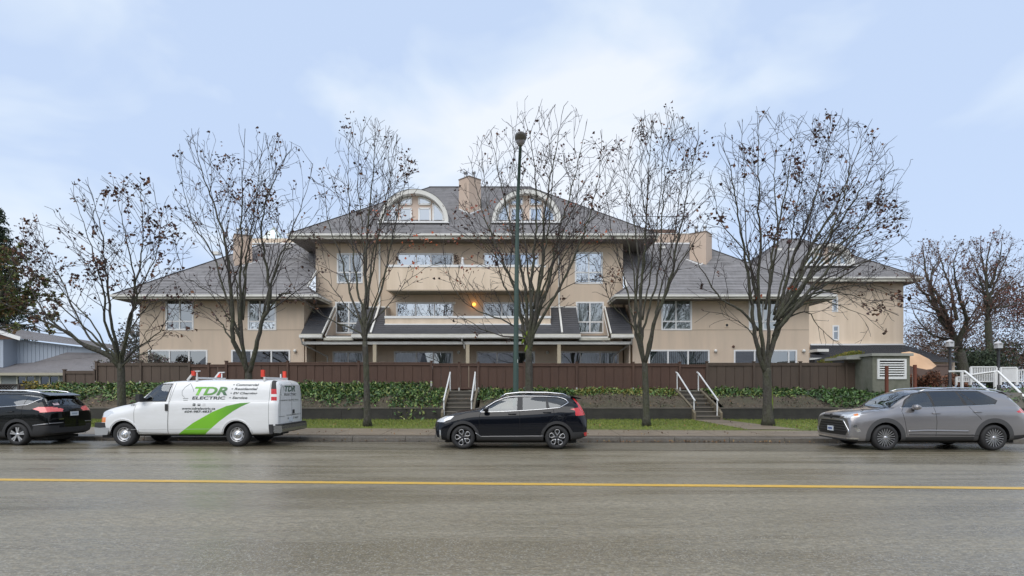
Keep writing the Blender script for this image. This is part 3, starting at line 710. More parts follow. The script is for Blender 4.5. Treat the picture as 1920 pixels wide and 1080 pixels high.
# glass pyramid on the left deck
gx0, gx1, gy = xat(482,42), xat(527,42), 42; gz0, gz1, gz2 = zT, zat(446,42), zat(419,42)
ap = ((gx0+gx1)/2, gy+.9, gz2); M_pyr = glassmat('skylight_glass', (.78,.95,.92), .22)
pyr = part('skylight', MB().box(gx0, gx1, gy, gy+1.8, gz0, gz1-.3), M_stucco_lit, B)
for a_, b_ in (((gx0,gy),(gx1,gy)), ((gx1,gy),(gx1,gy+1.8)), ((gx1,gy+1.8),(gx0,gy+1.8)), ((gx0,gy+1.8),(gx0,gy))):
    part('pane', MB().poly([(*a_,gz1-.3),(*b_,gz1-.3),ap]), M_pyr, pyr)
mb = MB(); [mb.bar((x_,y_,gz1-.28), ap, .05) for x_ in (gx0,gx1) for y_ in (gy,gy+1.8)]; part('frame', mb, M_trim, pyr)
# main roof
E = 34.3; zE = zat(438, E); xe0, xe1 = xat(541,E), xat(1233,E); Rn = 7.21; A2 = .717; zR = zE+A2*Rn; yR = E+Rn
roofplane([(xe0,E,zE),(xe1,E,zE),(xe1-Rn,yR,zR),(xe0+Rn,yR,zR)], 'roof', B)
roofplane([(xe0,yR+Rn,zE),(xe0,E,zE),(xe0+Rn,yR,zR)], 'roof', B); roofplane([(xe1,E,zE),(xe1,yR+Rn,zE),(xe1-Rn,yR,zR)], 'roof', B)
roofplane([(xe1,yR+Rn,zE),(xe0,yR+Rn,zE),(xe0+Rn,yR,zR),(xe1-Rn,yR,zR)], 'roof', B)
cap((xe0,E,zE),(xe0+Rn,yR,zR)); cap((xe1,E,zE),(xe1-Rn,yR,zR)); cap((xe0+Rn,yR,zR),(xe1-Rn,yR,zR))
eave(xe0, xe1, E, zE, yC, cx0, cx1, True, True, 48, h=.26)
# arched dormers
def dormer(parent, cx, dz0, halfw, hgt, yf, E, zE, A2, lab=None):
    n = 28; d = part('dormer', MB(), M_trim, parent, label=lab)
    mb = MB(); shell = MB(); ring = [(math.cos(math.pi*i/n), math.sin(math.pi*i/n)) for i in range(n+1)]
    th = .25
    for i in range(n):
        (c0, s0), (c1, s1) = ring[i], ring[i+1]
        o0 = (cx+c0*halfw, dz0+s0*hgt); o1 = (cx+c1*halfw, dz0+s1*hgt); i0 = (cx+c0*(halfw-th), dz0+s0*(hgt-th)); i1 = (cx+c1*(halfw-th), dz0+s1*(hgt-th))
        mb.quad((i0[0],yf,i0[1]),(o0[0],yf,o0[1]),(o1[0],yf,o1[1]),(i1[0],yf,i1[1]))
        mb.quad((i0[0],yf,i0[1]),(i1[0],yf,i1[1]),(i1[0],yf+.55,i1[1]),(i0[0],yf+.55,i0[1]))
        yb0 = max(yf+.1, E+(o0[1]-zE)/A2+.15); yb1 = max(yf+.1, E+(o1[1]-zE)/A2+.15)
        shell.quad((o0[0]*1.0,yf-.03,o0[1]+.02),(o0[0],yb0,o0[1]+.02),(o1[0],yb1,o1[1]+.02),(o1[0],yf-.03,o1[1]+.02))
    o = d.data; d.data = mb.mesh('dormer_arch', M_trim, False)
    part('dormer_roof', shell, M_shingle, d, True)
    # wall with windows behind the arch
    yw = yf+.5; wl = MB(); hw, hh = halfw-th, hgt-th
    for i in range(n):
        (c0, s0), (c1, s1) = ring[i], ring[i+1]
        wl.poly([(cx+c0*hw, yw, dz0), (cx+c0*hw, yw, dz0+s0*hh), (cx+c1*hw, yw, dz0+s1*hh), (cx+c1*hw, yw, dz0)]) if abs(c0-c1)*hw > 1e-5 else None
    part('dormer_wall', wl, mat('dormer_stucco', (.66,.53,.44), .9), d)
    fr = MB(); rowz = dz0+.62*hh
    def arcz(x): return dz0+hh*math.sqrt(max(0, 1-((x-cx)/hw)**2))
    def pane(pts):
        part('pane', MB().poly([(x, yw-.03, z) for x, z in pts]), M_glass_b, d)
        for (a, b) in zip(pts, pts[1:]+pts[:1]): fr.bar((a[0],yw-.045,a[1]), (b[0],yw-.045,b[1]), .10, .06, up=(0,1,0))
    for s in (-1, 1):
        xa, xb = cx+s*.13*hw, cx+s*.50*hw
        pane([(xa, rowz+.12), (xb+s*0, rowz+.12), (xb, arcz(xb)-.12), ((xa+xb)/2, arcz((xa+xb)/2)-.1), (xa, arcz(xa)-.1)][::s])
        pane([(xa, dz0+.10), (xb, dz0+.10), (xb, rowz-.14), (xa, rowz-.14)][::s])
        xc, xd = cx+s*.60*hw, cx+s*.93*hw
        pane([(xc, dz0+.10), (xd, dz0+.10), (xd, max(arcz(xd)-.1, dz0+.2)), ((xc+xd)/2, arcz((xc+xd)/2)-.12), (xc, arcz(xc)-.12)][::s])
    part('frame', fr, M_frame, d)
    part('sill', MB().box(cx-halfw+.05, cx+halfw-.05, yf+.0, yw+.02, dz0-.10, dz0-.003), M_frame, d)
    part('flashing', MB().box(cx-halfw-.05, cx+halfw+.05, yf-.25, yf-.002, dz0-.16, dz0-.10), M_frame, d)
for px in (777, 987): dormer(B, xat(px, 35.8), 11.86, 2.1, 1.95, 35.62, E, zE, A2)
# chimneys (set corner-on)
def chimney(parent, px, y, z0, ztop, half, m, ang=45, flues=((-.28,0),(.25,0))):
    cx = xat(px, y); ca = R(ang); P = [(cx+half*1.414*math.cos(ca+math.pi/4+k*math.pi/2), y+half*1.414*math.sin(ca+math.pi/4+k*math.pi/2)) for k in range(4)]
    c = part('chimney', MB().prism([(p[0], p[1]) for p in P], z0, ztop, 'z'), m, parent)
    Q = [(cx+(p[0]-cx)*1.06, y+(p[1]-y)*1.06) for p in P]
    part('chimney_cap', MB().prism(Q, ztop+.003, ztop+.06, 'z'), mat('cap_metal', (.2,.16,.13), .6), c)
    for (fx, fy) in flues:
        part('flue', MB().lathe([(0,0),(.10,0),(.10,.32),(.075,.32),(.075,.38),(.13,.38),(.13,.5),(0,.53)], 12, 'z', (cx+fx, y+fy, ztop+.06)), M_metal_g, c, True)
    return c, P
ch, P = chimney(B, 881, 37.7, 11.3, zat(333, 37.2), .50, M_pink)
chimney(B, 455, 36.75, 8.9, zat(442, 36.4), .50, M_pink, ang=30); chimney(B, 1314, 36.95, 8.9, zat(435, 36.3), .52, M_pink, ang=52)
for (px, y, zb) in ((881,36.95,zat(401,36.95)), (455,36.02,zat(500,36.02)), (1314,36.17,zat(497,36.17))):
    cx = xat(px, y); part('flashing', MB().bar((cx-.72,y+.75,zb+.52),(cx,y,zb),.06,.10).bar((cx,y,zb),(cx+.72,y+.75,zb+.52),.06,.10), M_frame, B)
for (x, yy) in ((xat(400,37.2),37.6), (xat(540,38.2),38.4), (xat(1243,38.2),38.4), (xat(1000,38.5),39.)):
    zc = (ze+A*(yy-33)) if yy < 38.6 else zE+A2*(yy-E)
    part('roof_vent', MB().box(x-.2, x+.2, yy-.18, yy+.18, zc-.05, zc+.14), M_trim, B)
# third-floor balcony
by = 33.95; bx0, bx1 = xat(725,by), xat(1022,by); bz0, bz1 = zat(545,by), zat(501,by)
part('balcony_parapet', MB().box(bx0, bx1, by, by+.15, bz0, bz1).box(bx0, bx0+.15, by+.15, yC-.003, bz0, bz1).box(bx1-.15, bx1, by+.15, yC-.003, bz0, bz1), M_stucco_lit, B)
part('balcony_cap', MB().box(bx0-.03, bx1+.03, by-.03, by+.18, bz1+.003, zat(496.5,by)), M_frame, B)
part('balcony_floor', MB().box(bx0+.151, bx1-.151, by+.151, yC-.003, bz0, bz0+.15), mat('balcony_soffit', (.26,.235,.18), .85), B)
part('balcony_trim', MB().box(bx0-.02, bx1+.02, by-.02, by-.003, bz0-.02, bz0+.05), mat('edge_brown', (.33,.27,.2), .8), B)
# second-floor balcony sitting on the porch roof
b2y = 34.0; a0, a1 = xat(722,b2y), xat(1032,b2y)
part('balcony_parapet', MB().box(a0, a1, b2y, b2y+.15, zat(612,b2y), zat(597,b2y)), M_stucco_lit, B)
part('balcony_cap', MB().box(a0-.03, a1+.03, b2y-.04, b2y+.2, zat(597,b2y)+.002, zat(592.5,b2y)), M_frame, B)
part('balcony_trim', MB().box(a0-.03, a1+.03, b2y-.05, b2y-.003, zat(611,b2y), zat(607,b2y)), M_frame, B)
# balcony clutter
o = thing('garden_ornament', 'white and dark garden ornament standing on the top balcony between the two glazed doors', 'ornament', (xat(862,34.8), 34.8, bz1-.2))
cx = xat(862,34.8)
part('figure', MB().lathe([(0,8.55),(.12,8.6),(.10,8.85),(.15,9.05),(.07,9.25),(.10,9.35),(.08,9.45),(0,9.5)], 10, 'z', (cx+.16,34.8,0)), M_white, o, True)
part('dark_plant', leafcloud('dark_plant', [(cx-.18+random.gauss(0,.09), 34.8+random.gauss(0,.08), random.uniform(8.6,9.6)) for _ in range(160)], .12, mat('dry_leaf_dark', (.07,.035,.025), .8)), None, o)
# porch roof
pE = 33.2; pz = 4.78; pA = .8
def proof(x0, x1): roofplane([(x0,pE,pz),(x1,pE,pz),(x1,yC-.01,pz+pA*(yC-.01-pE)),(x0,yC-.01,pz+pA*(yC-.01-pE))], 'porch_roof', B, M_membrane, .22, .012)
pxL0, pxL1, pxR0, pxR1 = -11.97, -10.75, 5.62, 6.84
proof(pxL0, pxL1); proof(-9.05, a0-.04); proof(a1+.04, 3.87); roofplane([(a0-.04,pE,pz),(a1+.04,pE,pz),(a1+.04,b2y-.0,pz+pA*(b2y-pE)),(a0-.04,b2y-.0,pz+pA*(b2y-pE))], 'porch_roof', B, M_membrane, .22, .012); part('balcony_floor', MB().box(a0-.03,a1+.03,b2y+.152,yC-.003,4.95,5.15), M_soffit, B); part('balcony_cheek', MB().box(a0-.035,a0+.0,b2y+.152,yC-.003,5.151,6.5), M_stucco, B); part('balcony_cheek', MB().box(a1,a1+.035,b2y+.152,yC-.003,5.151,6.5), M_stucco, B); proof(pxR0, pxR1)
def rake(x, s=0): part('rake_trim', MB().bar((x,pE-.02,pz+.03),(x,yC-.02,pz+.03+pA*(yC-pE)), .07, .12), M_trim, B)
for x in (-10.72, 5.6): rake(x)
for x in (-10.60, 5.48): part('rake_trim', MB().bar((x,pE+.12,pz-.1),(x,yC-.02,pz-.1+pA*(yC-.12-pE)), .03, .07), M_trim, B)
for x in (-10.66, 5.54):   # cheeks
    s = .012 if x < 0 else -.012
    part('cheek_wall', MB().poly([(x+s,pE+.15,pz-.1),(x+s,yC-.003,pz-.1),(x+s,yC-.003,pz+.0+pA*(yC-pE))]).poly([(x-s,pE+.15,pz-.1),(x-s,yC-.003,pz-.1),(x-s,yC-.003,pz+.0+pA*(yC-pE))]), M_stucco, B)
for x in (-9.05, 3.87): part('cheek_wall', MB().box(x-.02, x+.02, pE+.1, yC-.003, pz-.2, pz-.02).poly([(x,pE+.1,pz-.02),(x,yC-.003,pz-.02),(x,yC-.003,pz-.03+pA*(yC-pE))]), M_stucco, B)
for (x0, x1) in ((pxL0-.04, pxL1+.02), (-9.07, 3.89), (pxR0-.02, pxR1+.04)):
    part('gutter', MB().box(x0, x1, pE-.13, pE-.01, pz-.20, pz-.05), M_trim, B); part('fascia', MB().box(x0, x1, pE-.008, pE+.03, pz-.26, pz+.0), M_trim, B)
    part('drip_edge', MB().box(x0, x1, pE-.06, pE-.012, pz-.045, pz+.012), M_dirtytrim, B)
for (x0, x1) in ((-10.58,-9.09), (3.91,5.46)):
    part('ledge', MB().box(x0, x1, pE+.12, yC-.003, pz-.22, pz-.12), M_trim, B); part('fascia', MB().box(x0-.1, x1+.1, pE+.04, pE+.115, pz-.34, pz-.2), M_dirtytrim, B); part('ledge_membrane', MB().box(x0+.05, x1-.05, pE+.15, yC-.01, pz-.117, pz-.06), M_membrane, B)
part('beam', MB().box(pxL0, pxR1, pE+.18, pE+.36, pz-.56, pz-.40), M_trim, B)
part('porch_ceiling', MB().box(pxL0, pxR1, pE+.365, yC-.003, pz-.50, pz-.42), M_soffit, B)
for px in (703, 877, 1048):
    x = xat(px, pE+.27); part('column', MB().box(x-.10, x+.10, pE+.17, pE+.37, 1.6, pz-.563), mat('column_beige', (.50,.43,.31), .8), B)
for x in (pxL0-.02, pxR1-.06): part('porch_side_wall', MB().box(x, x+.08, yW+.003, yC-.003, ZG, pz-.45), M_stucco, B)
# flashings and downspouts
part('flashing', MB().box(-9.0,-7.42,yC-.05,yC-.003,pz+pA*(yC-pE)-.05,pz+pA*(yC-pE)+.05), M_trim, B); part('flashing', MB().box(2.25,3.85,yC-.05,yC-.003,pz+pA*(yC-pE)-.05,pz+pA*(yC-pE)+.05), M_trim, B)
for x in (-8.0, 2.84):
    zz = pz+pA*(yC-pE)
    part('downspout', MB().bar((x,yC-.06,10.5),(x,yC-.06,zz+.1),.10,.08).bar((x,yC-.06,zz+.12),(x,pE+.02,pz+.09),.10,.08,up=(0,0,1)), M_trim, B)
M_ds = mat('downspout_grey', (.42,.41,.38), .6)
for (pts) in ([(pxL0+.05,pE-.07,pz-.2),(pxL0+.07,pE+.1,pz-.55),(-10.98,yW+.9,3.6),(-10.98,yW+.9,1.7)], [(pxR1-.05,pE-.07,pz-.2),(pxR1-.08,pE+.1,pz-.5),(6.05,yW+.8,3.65),(6.05,yW+.8,1.7)], [(xat(866,33.1),pE-.07,pz-.2),(xat(866,33.1),pE-.04,pz-.35),(xat(870,33.4),pE+.2,pz-.55),(xat(871,33.4),pE+.22,pz-.8)]):
    part('downspout', MB().tube(pts, .045, 8), M_ds, B)

# ------------------------------------------------------------------ second block at the right
B2 = thing('apartment_block', 'rear beige stucco block with hipped grey roof and a single arched dormer', 'building', (24, 52, 1.66))
y2 = 46.0; e2 = 45.0; x20, x21 = xat(1400, y2), xat(1694, y2); zE2 = zat(519, e2)
ops = [(xat(1560,y2), xat(1571,y2), zat(585,y2), zat(557,y2)), (xat(1561,y2), xat(1573,y2), zat(638,y2), zat(610,y2))]
part('wall', wallmb(MB(), x20, x21, ZG, zE2-.25, y2, ops), M_stucco_lit, B2)
part('side_wall', MB().quad((x21,y2,ZG),(x21,60,ZG),(x21,60,zE2-.2),(x21,y2,zE2-.2)).quad((x20,y2,ZG),(x20,60,ZG),(x20,60,zE2-.2),(x20,y2,zE2-.2)), M_stucco_lit, B2)
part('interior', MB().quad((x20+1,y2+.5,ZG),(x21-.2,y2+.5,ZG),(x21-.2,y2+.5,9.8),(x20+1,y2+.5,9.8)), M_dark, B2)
for o2 in ops: window(B2, *o2, y2, (), .6, fw=.10, glass=M_glass)
xe0_, xe1_ = 17.4, xat(1728, e2); t2 = 6.2
roofplane([(xe0_,e2,zE2),(xe1_,e2,zE2),(xe1_-t2,e2+t2,zE2+A*t2),(xe0_+t2,e2+t2,zE2+A*t2)], 'roof', B2)
roofplane([(xe1_,e2,zE2),(xe1_,e2+2*t2,zE2),(xe1_-t2,e2+t2,zE2+A*t2)], 'roof', B2); roofplane([(xe0_,e2+2*t2,zE2),(xe0_,e2,zE2),(xe0_+t2,e2+t2,zE2+A*t2)], 'roof', B2)
roofplane([(xe1_,e2+2*t2,zE2),(xe0_,e2+2*t2,zE2),(xe0_+t2,e2+t2,zE2+A*t2),(xe1_-t2,e2+t2,zE2+A*t2)], 'roof', B2)
_B = B; B = B2
cap((xe1_,e2,zE2),(xe1_-t2,e2+t2,zE2+A*t2)); cap((xe0_,e2,zE2),(xe0_+t2,e2+t2,zE2+A*t2)); cap((xe0_+t2,e2+t2,zE2+A*t2),(xe1_-t2,e2+t2,zE2+A*t2))
eave(xe0_, xe1_, e2, zE2, y2, x20, x21, False, True, e2+2*t2, h=.3)
B = _B
dormer(B2, xat(1552,46.6), zat(497,46.6), 2.0, zat(457,46.6)-zat(497,46.6), 46.3, e2, zE2, A)
for x in (xat(1487,49), xat(1468,48.6)): part('roof_vent', MB().box(x-.25, x+.25, 49.2, 49.6, 13.1, 13.45), M_trim, B2)
# low entrance roof in front of it
M_tile = mat('low_roof', (.07,.072,.08), .8, bump=(20,.4,.01), var=[((1,4,4), .5, (.045,.046,.05))])
L1 = thing('entrance_pavilion', 'low dark-roofed entrance building in front of the rear block beyond the concrete vent box', 'building', (22, 42, 1.66))
roofplane([(xat(1519,40),40,zat(672,40)),(xat(1800,40),40,zat(680,40)-.0),(xat(1696,45.9),45.9,zat(647,45.9)),(xat(1519,45.9),45.9,zat(647,45.9))], 'roof', L1, M_tile)
part('wall', MB().box(xat(1522,40.6), xat(1790,40.6), 40.6, 45.5, ZG, 3.55), M_stucco, L1)
part('fascia', MB().box(xat(1519,40)-.1, xat(1560,40), 39.9, 39.98, zat(677,40), zat(671,40)), M_trim, L1)
part('parapet_flashing', MB().box(xat(1519,45.9), xat(1696,45.9), 45.8, 45.95, zat(647.5,45.9), zat(644.5,45.9)), M_frame, L1)
part('upper_canopy', MB().box(xat(1519,42), xat(1540,42), 41, 43, zat(661,42), zat(656,42)), M_trim, L1)
# mossy roof hump
o = part('moss_patch', leafcloud('moss_patch', [(xat(px, 38), 38+random.uniform(-.5,.5), zat(max(658+abs(px-1600)**1.15*.16, 658), 38)-random.uniform(0,.25)) for px in RNG.uniform(1536,1614,2600)], .10, None, mats=[mat('moss_a',(.17,.20,.03),.9), mat('moss_b',(.10,.13,.03),.9), mat('moss_c',(.28,.22,.05),.9)], aspect=.6), None, None, kind='stuff')
tag(o, 'bright green moss growing over a dark low roof behind the fence at right', 'moss', kind='stuff')
mr_ = part('shed_roof', MB().poly([(xat(1528,38.3),38.3,zat(674,38.3)),(xat(1640,38.3),38.3,zat(674,38.3)),(xat(1612,38.3),38.3,zat(661,38.3)),(xat(1590,38.3),38.3,zat(660,38.3))]).box(xat(1528,38.3),xat(1640,38.3),38.31,40,2.6,zat(674,38.3)), M_tile, None)
tag(mr_, 'low dark mossy shed roof just above the fence at right', 'shed')
# concrete vent box with louvre
M_conc2 = mat('concrete_mossy', (.20,.20,.16), .85, bump=(30,.4,.01), var=[((1.5,1.5,.5), .7, (.10,.11,.07)), ((4,4,4), .3, (.3,.29,.25))])
vy = 29.0; V0 = thing('vent_box', 'weathered concrete vent box with white louvred grille at the right end of the fence', 'vent', (xat(1671,vy), vy, 1.6))
vo = (xat(1646,vy), xat(1697,vy), zat(709,vy), zat(675,vy))
part('wall', wallmb(MB(), xat(1636,vy), xat(1706,vy), 1.2, zat(668,vy), vy, [vo], .3), M_conc2, V0)
part('side_wall', MB().box(xat(1636,vy), xat(1636,vy)+.15, vy+.01, vy+2.5, 1.2, zat(668,vy)).box(xat(1706,vy)-.15, xat(1706,vy), vy+.01, vy+2.5, 1.2, zat(668,vy)), M_conc2, V0)
part('interior', MB().quad((vo[0],vy+.29,vo[2]),(vo[1],vy+.29,vo[2]),(vo[1],vy+.29,vo[3]),(vo[0],vy+.29,vo[3])), M_black, V0)
part('slab_roof', MB().box(xat(1585,vy+1), xat(1636,vy), vy+.9, vy+3, zat(672,vy), zat(667,vy)).box(xat(1632,vy), xat(1710,vy), vy-.12, vy+3, zat(667.5,vy), zat(662.5,vy)), mat('slab_pale', (.36,.36,.33), .8, var=[((2,2,2),.5,(.25,.26,.22))]), V0)
gr_ = part('louvre_frame', MB().box(vo[0]-.05,vo[0]+.06,vy-.05,vy+.08,vo[2]-.05,vo[3]+.05).box(vo[1]-.06,vo[1]+.05,vy-.05,vy+.08,vo[2]-.05,vo[3]+.05).box(vo[0]+.06,vo[1]-.06,vy-.05,vy+.08,vo[3]-.03,vo[3]+.05).box(vo[0]+.06,vo[1]-.06,vy-.05,vy+.08,vo[2]-.05,vo[2]+.08), M_frame, V0)
for k in range(6):
    z = vo[2]+.14+k*(vo[3]-vo[2]-.2)/6
    part('louvre_blade', MB().bar((vo[0]+.061,vy+.0,z+.03),(vo[1]-.061,vy+.0,z+.03), .075, .05, up=(0,.5,1)), M_frame, gr_)
# ------------------------------------------------------------------ things at the right
M_rust = mat('rusty_steel', (.16,.05,.03), .8, bump=(30,.4,.01))
for (px, lab, top) in ((1664,'rusty red steel post standing in front of the louvred vent box',686), (1717,'rusty red steel post right of the vent box below the tan awning',684)):
    p = part('steel_post', MB().box(xat(px-2.2,27.6), xat(px+2.2,27.6), 27.6, 27.72, 1.2, zat(top,27.6)).box(xat(px-5,27.6), xat(px+5,27.6), 27.58, 27.74, 1.18, 1.24), M_rust); tag(p, lab, 'post', 'rusty steel posts')
aw = thing('fabric_awning', 'peach coloured fabric awning sagging beside the concrete vent box', 'awning', (xat(1722,31), 31, 2.6))
n = 10; V = []; Fc = []
top = [(1690,661),(1706,659),(1724,664),(1742,673),(1756,686)]; bot = [(1690,682),(1706,686),(1722,690),(1737,693),(1747,692)]
for i in range(5):
    for j in range(6):
        s = j/5; px = top[i][0]*(1-s)+bot[i][0]*s; py = top[i][1]*(1-s)+bot[i][1]*s; d = 32.2-1.2*s+.15*math.sin(i*2+j)
        V.append(tuple(at(px, py, d)))
for i in range(4):
    for j in range(5): Fc.append((i*6+j, (i+1)*6+j, (i+1)*6+j+1, i*6+j+1))
part('cloth', npmesh('cloth', V, Fc, mat('awning_cloth', (.62,.40,.24), .85, var=[((1,1,1),.5,(.5,.31,.18))]), True), None, aw)
part('pole', MB().tube([at(1712,690,31.6), tuple(Vector((at(1712,690,31.6).x,31.6,1.6)))], .03), M_trim, aw); part('pole', MB().tube([at(1700,664,32.2), (at(1700,664,32.2).x,32.2,1.6)], .03), M_trim, aw)
def bushcloud(px0, px1, py0, py1, d, dd, n, size, mats, name, label, cat, kind=None, power=1.0, aspect=.6):
    xa, xb = xat(px0,d), xat(px1,d); z0, z1 = zat(py1,d), zat(py0,d); pts = []
    cs = [(random.uniform(xa,xb), d+random.uniform(-dd,dd), random.uniform(z0, z0+(z1-z0)*.8), random.uniform(.25,.5)*(z1-z0)) for _ in range(int(8+(xb-xa)*1.5))]
    while len(pts) < n:
        c = random.choice(cs); v = Vector((random.gauss(0,1),random.gauss(0,1),random.gauss(0,1))).normalized()*c[3]*random.uniform(.55,1.05)
        p = (c[0]+v.x, c[1]+v.y, c[2]+v.z)
        if z0-.1 < p[2] < z1 and xa-.1 < p[0] < xb+.1: pts.append(p)
    o = bpy.data.objects.new(name, leafcloud(name, pts, RNG.uniform(size*.6,size*1.3,n), None, mats=mats, aspect=aspect)); COL.objects.link(o)
    tag(o, label, cat, kind=kind); return o
rd = [mat('hedge_red', (.22,.085,.05), .8), mat('hedge_brown', (.12,.065,.04), .8), mat('hedge_dark', (.07,.045,.03), .8), mat('hedge_orange', (.30,.13,.07), .8)]
bushcloud(1704,1802,696,722,33,.7,5200,.11,rd,'hedge','reddish brown clipped hedge between the rusty posts and the lamp post','hedge')
wl = part('garden_wall', MB().box(xat(1706,37), xat(1785,37), 37, 37.2, 1.6, zat(686,37)).box(xat(1706,37), xat(1785,37), 36.95, 37.25, zat(686,37)+.003, zat(683,37)), mat('wall_brown', (.13,.09,.075), .85)); tag(wl, 'low brown wall with pale top behind the red hedge', 'wall')
M_lampg = mat('lantern_glass', (.52,.52,.54), .25)
for (px, top, d, lab) in ((1781,637,30.5,'black lamp post with white box lantern left of the big bare tree'), (1872,640,30.5,'black lamp post with white box lantern behind the white railings')):
    x = xat(px,d); lp = thing('lamp_post', lab, 'lamp post', (x,d,1.6), 'black lamp posts with white lanterns'); zt = zat(top,d)
    part('pole', MB().lathe([(.12,0),(.12,.25),(.075,.3),(.065,zt-2.05)], 12, 'z', (x,d,1.6)), M_black, lp, True)
    part('lantern', MB().box(x-.13,x+.13,d-.13,d+.13,zt-.36,zt-.12), M_lampg, lp); part('lantern_cap', MB().lathe([(.24,-.12),(.22,-.08),(.06,0),(0,.02)], 4, 'z', (x,d,zt)), mat('cap_pale', (.5,.5,.52), .5), lp)
    part('lantern_base', MB().box(x-.09,x+.09,d-.09,d+.09,zt-.45,zt-.362), M_black, lp)
# white picket railings and sloping handrails
def railing(label, px0, px1, ptop, pbot, d, n, solid=False):
    xa, xb = xat(px0,d), xat(px1,d); z0, z1 = zat(pbot,d), zat(ptop,d)
    r = thing('picket_railing', label, 'railing', ((xa+xb)/2, d, z0), 'white railings at the far right')
    part('top_rail', MB().box(xa, xb, d-.04, d+.04, z1-.05, z1), M_white, r); part('bottom_rail', MB().box(xa, xb, d-.03, d+.03, z0+.05, z0+.10), M_white, r)
    for i in range(n+1):
        x = xa+(xb-xa)*i/n; wd = .04 if i in (0, n) else .017
        part('post' if i in (0, n) else 'picket', MB().box(x-wd, x+wd, d-wd, d+wd, (z0-.1 if i in (0,n) else z0+.103), z1-.053), M_white, r)
    return r
railing('white picket railing directly left of the second lamp post', 1820, 1868, 687, 718, 30.0, 15)
railing('white gate-like picket panel right of the second lamp post', 1876, 1906, 688, 718, 30.4, 14)
railing('white picket railing cut by the right edge of the picture', 1907, 1965, 693, 718, 31.0, 14)
railing('short white picket railing low beside the foot of the first black lamp post', 1793, 1818, 706, 718, 31.0, 8)
for (a, b, lab, pp) in (((1800,696.5),(1868,745),'left of two white sloping handrails above the grey car',(1806,)), ((1862,696.5),(1925,748),'right of two white sloping handrails above the grey car',(1863,))):
    p0 = at(a[0], a[1], 29.6); p1 = at(b[0], b[1], 26.9)
    h = thing('sloping_handrail', lab, 'handrail', tuple(p0), 'sloping white handrails at the far right')
    p00 = p0 + Vector((-.35 if 'left' in lab else -1.3, .3, -.0 if 'left' in lab else -.22))
    part('rail', MB().tube([p00, p0+Vector((.25,0,0)), p1, p1+(p1-p0)*.25], .055, 8), M_white, h, True)
    part('post', MB().box(p0.x+.05, p0.x+.15, p0.y-.05, p0.y+.05, 1.3, p0.z-.03), M_white, h); q = p0.lerp(p1, .95); part('post', MB().box(q.x-.05, q.x+.05, q.y-.05, q.y+.05, .5, q.z-.03), M_white, h)
steps_r = thing('concrete_steps', 'concrete steps between the two sloping white handrails behind the grey car', 'stairs', (24.5, 27.5, .3))
for k in range(8): part('step', MB().box(xat(1812,29)+k*.12, xat(1866,29)+k*.12+.2, 29.4-k*.34, 29.75-k*.34, .2, 1.55-k*.16), M_conc, steps_r)

# ------------------------------------------------------------------ blue house at the left
H = thing('blue_house', 'pale blue wooden house with grey shingle roofs at the left edge', 'house', (-38, 46, .4))
M_blue = mat('blue_siding', (.40,.45,.52), .7, var=[((.6,.6,.4), .4, (.34,.39,.46))])
M_groof = mat('grey_roof', (.21,.20,.205), .95, bump=(40,.5,.01), var=[((3,3,3), .5, (.16,.152,.158)), ((.4,.4,.4), .35, (.25,.24,.24))])
hy = 44.0
def hx(px, d=hy): return xat(px, d)
# upper storey: gable-front block left, long side wall right
mb = MB()
prof = [(hx(-60),zat(690,hy)),(hx(32),zat(690,hy)),(hx(32),zat(632,hy)),(hx(0),zat(624,hy)),(hx(-60),zat(612,hy))]
part('wall', MB().poly([(x,hy-1.2,z) for x, z in prof]), M_blue, H)
sd_ = [(hx(32),zat(689,hy)),(hx(32),zat(636,hy)),(hx(150),zat(650,hy)),(hx(190),zat(650,hy)),(hx(190),zat(662,hy)),(hx(125),zat(661,hy))]
part('wall', MB().poly([(x,hy,z) for x, z in sd_]).quad((hx(32),hy-1.2,zat(690,hy)),(hx(32),hy,zat(690,hy)),(hx(32),hy,zat(632,hy)),(hx(32),hy-1.2,zat(632,hy))), M_blue, H)
for k in range(40):      # battens
    x = hx(-58)+k*.30
    if x < hx(30): part('batten', MB().box(x, x+.03, hy-1.225, hy-1.203, zat(689,hy), zat(634,hy)+.0), M_blue, H)
    x = hx(36)+k*.30
    if x < hx(186):
        pxx = 960+x*F/hy; zb = zat(689,hy) if pxx < 34 else zat(689-(pxx-32)*.301, hy); zt = zat(636+(pxx-32)*.119, hy)
        if zt-.08 > zb+.1: part('batten', MB().box(x, x+.03, hy-.025, hy-.003, zb+.02, zt-.1), M_blue, H)
roofplane([at(-70,604,hy-1.6),at(36,634,hy-1.6),at(225,655,hy+.2),at(215,648,hy+8)][:0] or [tuple(at(30,634,hy-.6)),tuple(at(238,657,hy-.6)),tuple(at(232,650,hy+5)),tuple(at(-20,609,hy+5))], 'roof', H, M_groof, .25, .02)
part('roof_side', MB().poly([tuple(at(-70,604,hy-1.7)),tuple(at(0,614,hy-1.7)),tuple(at(40,633,hy-1.7)),tuple(at(-20,609,hy+5)),tuple(at(-90,600,hy+5))]), M_groof, H)
part('bargeboard', MB().bar(at(-60,604,hy-1.75), at(38,635,hy-1.75), .05, .26), M_white, H)
part('gable_board', MB().poly([tuple(at(-60,612,hy-1.3)),tuple(at(30,636,hy-1.3)),tuple(at(-60,636,hy-1.3))]), mat('brown_board', (.20,.12,.085), .8), H)
window(H, hx(-20), hx(9), zat(658,hy), zat(638,hy), hy-1.22, (.5,), None, glass=M_glass, fw=.12)
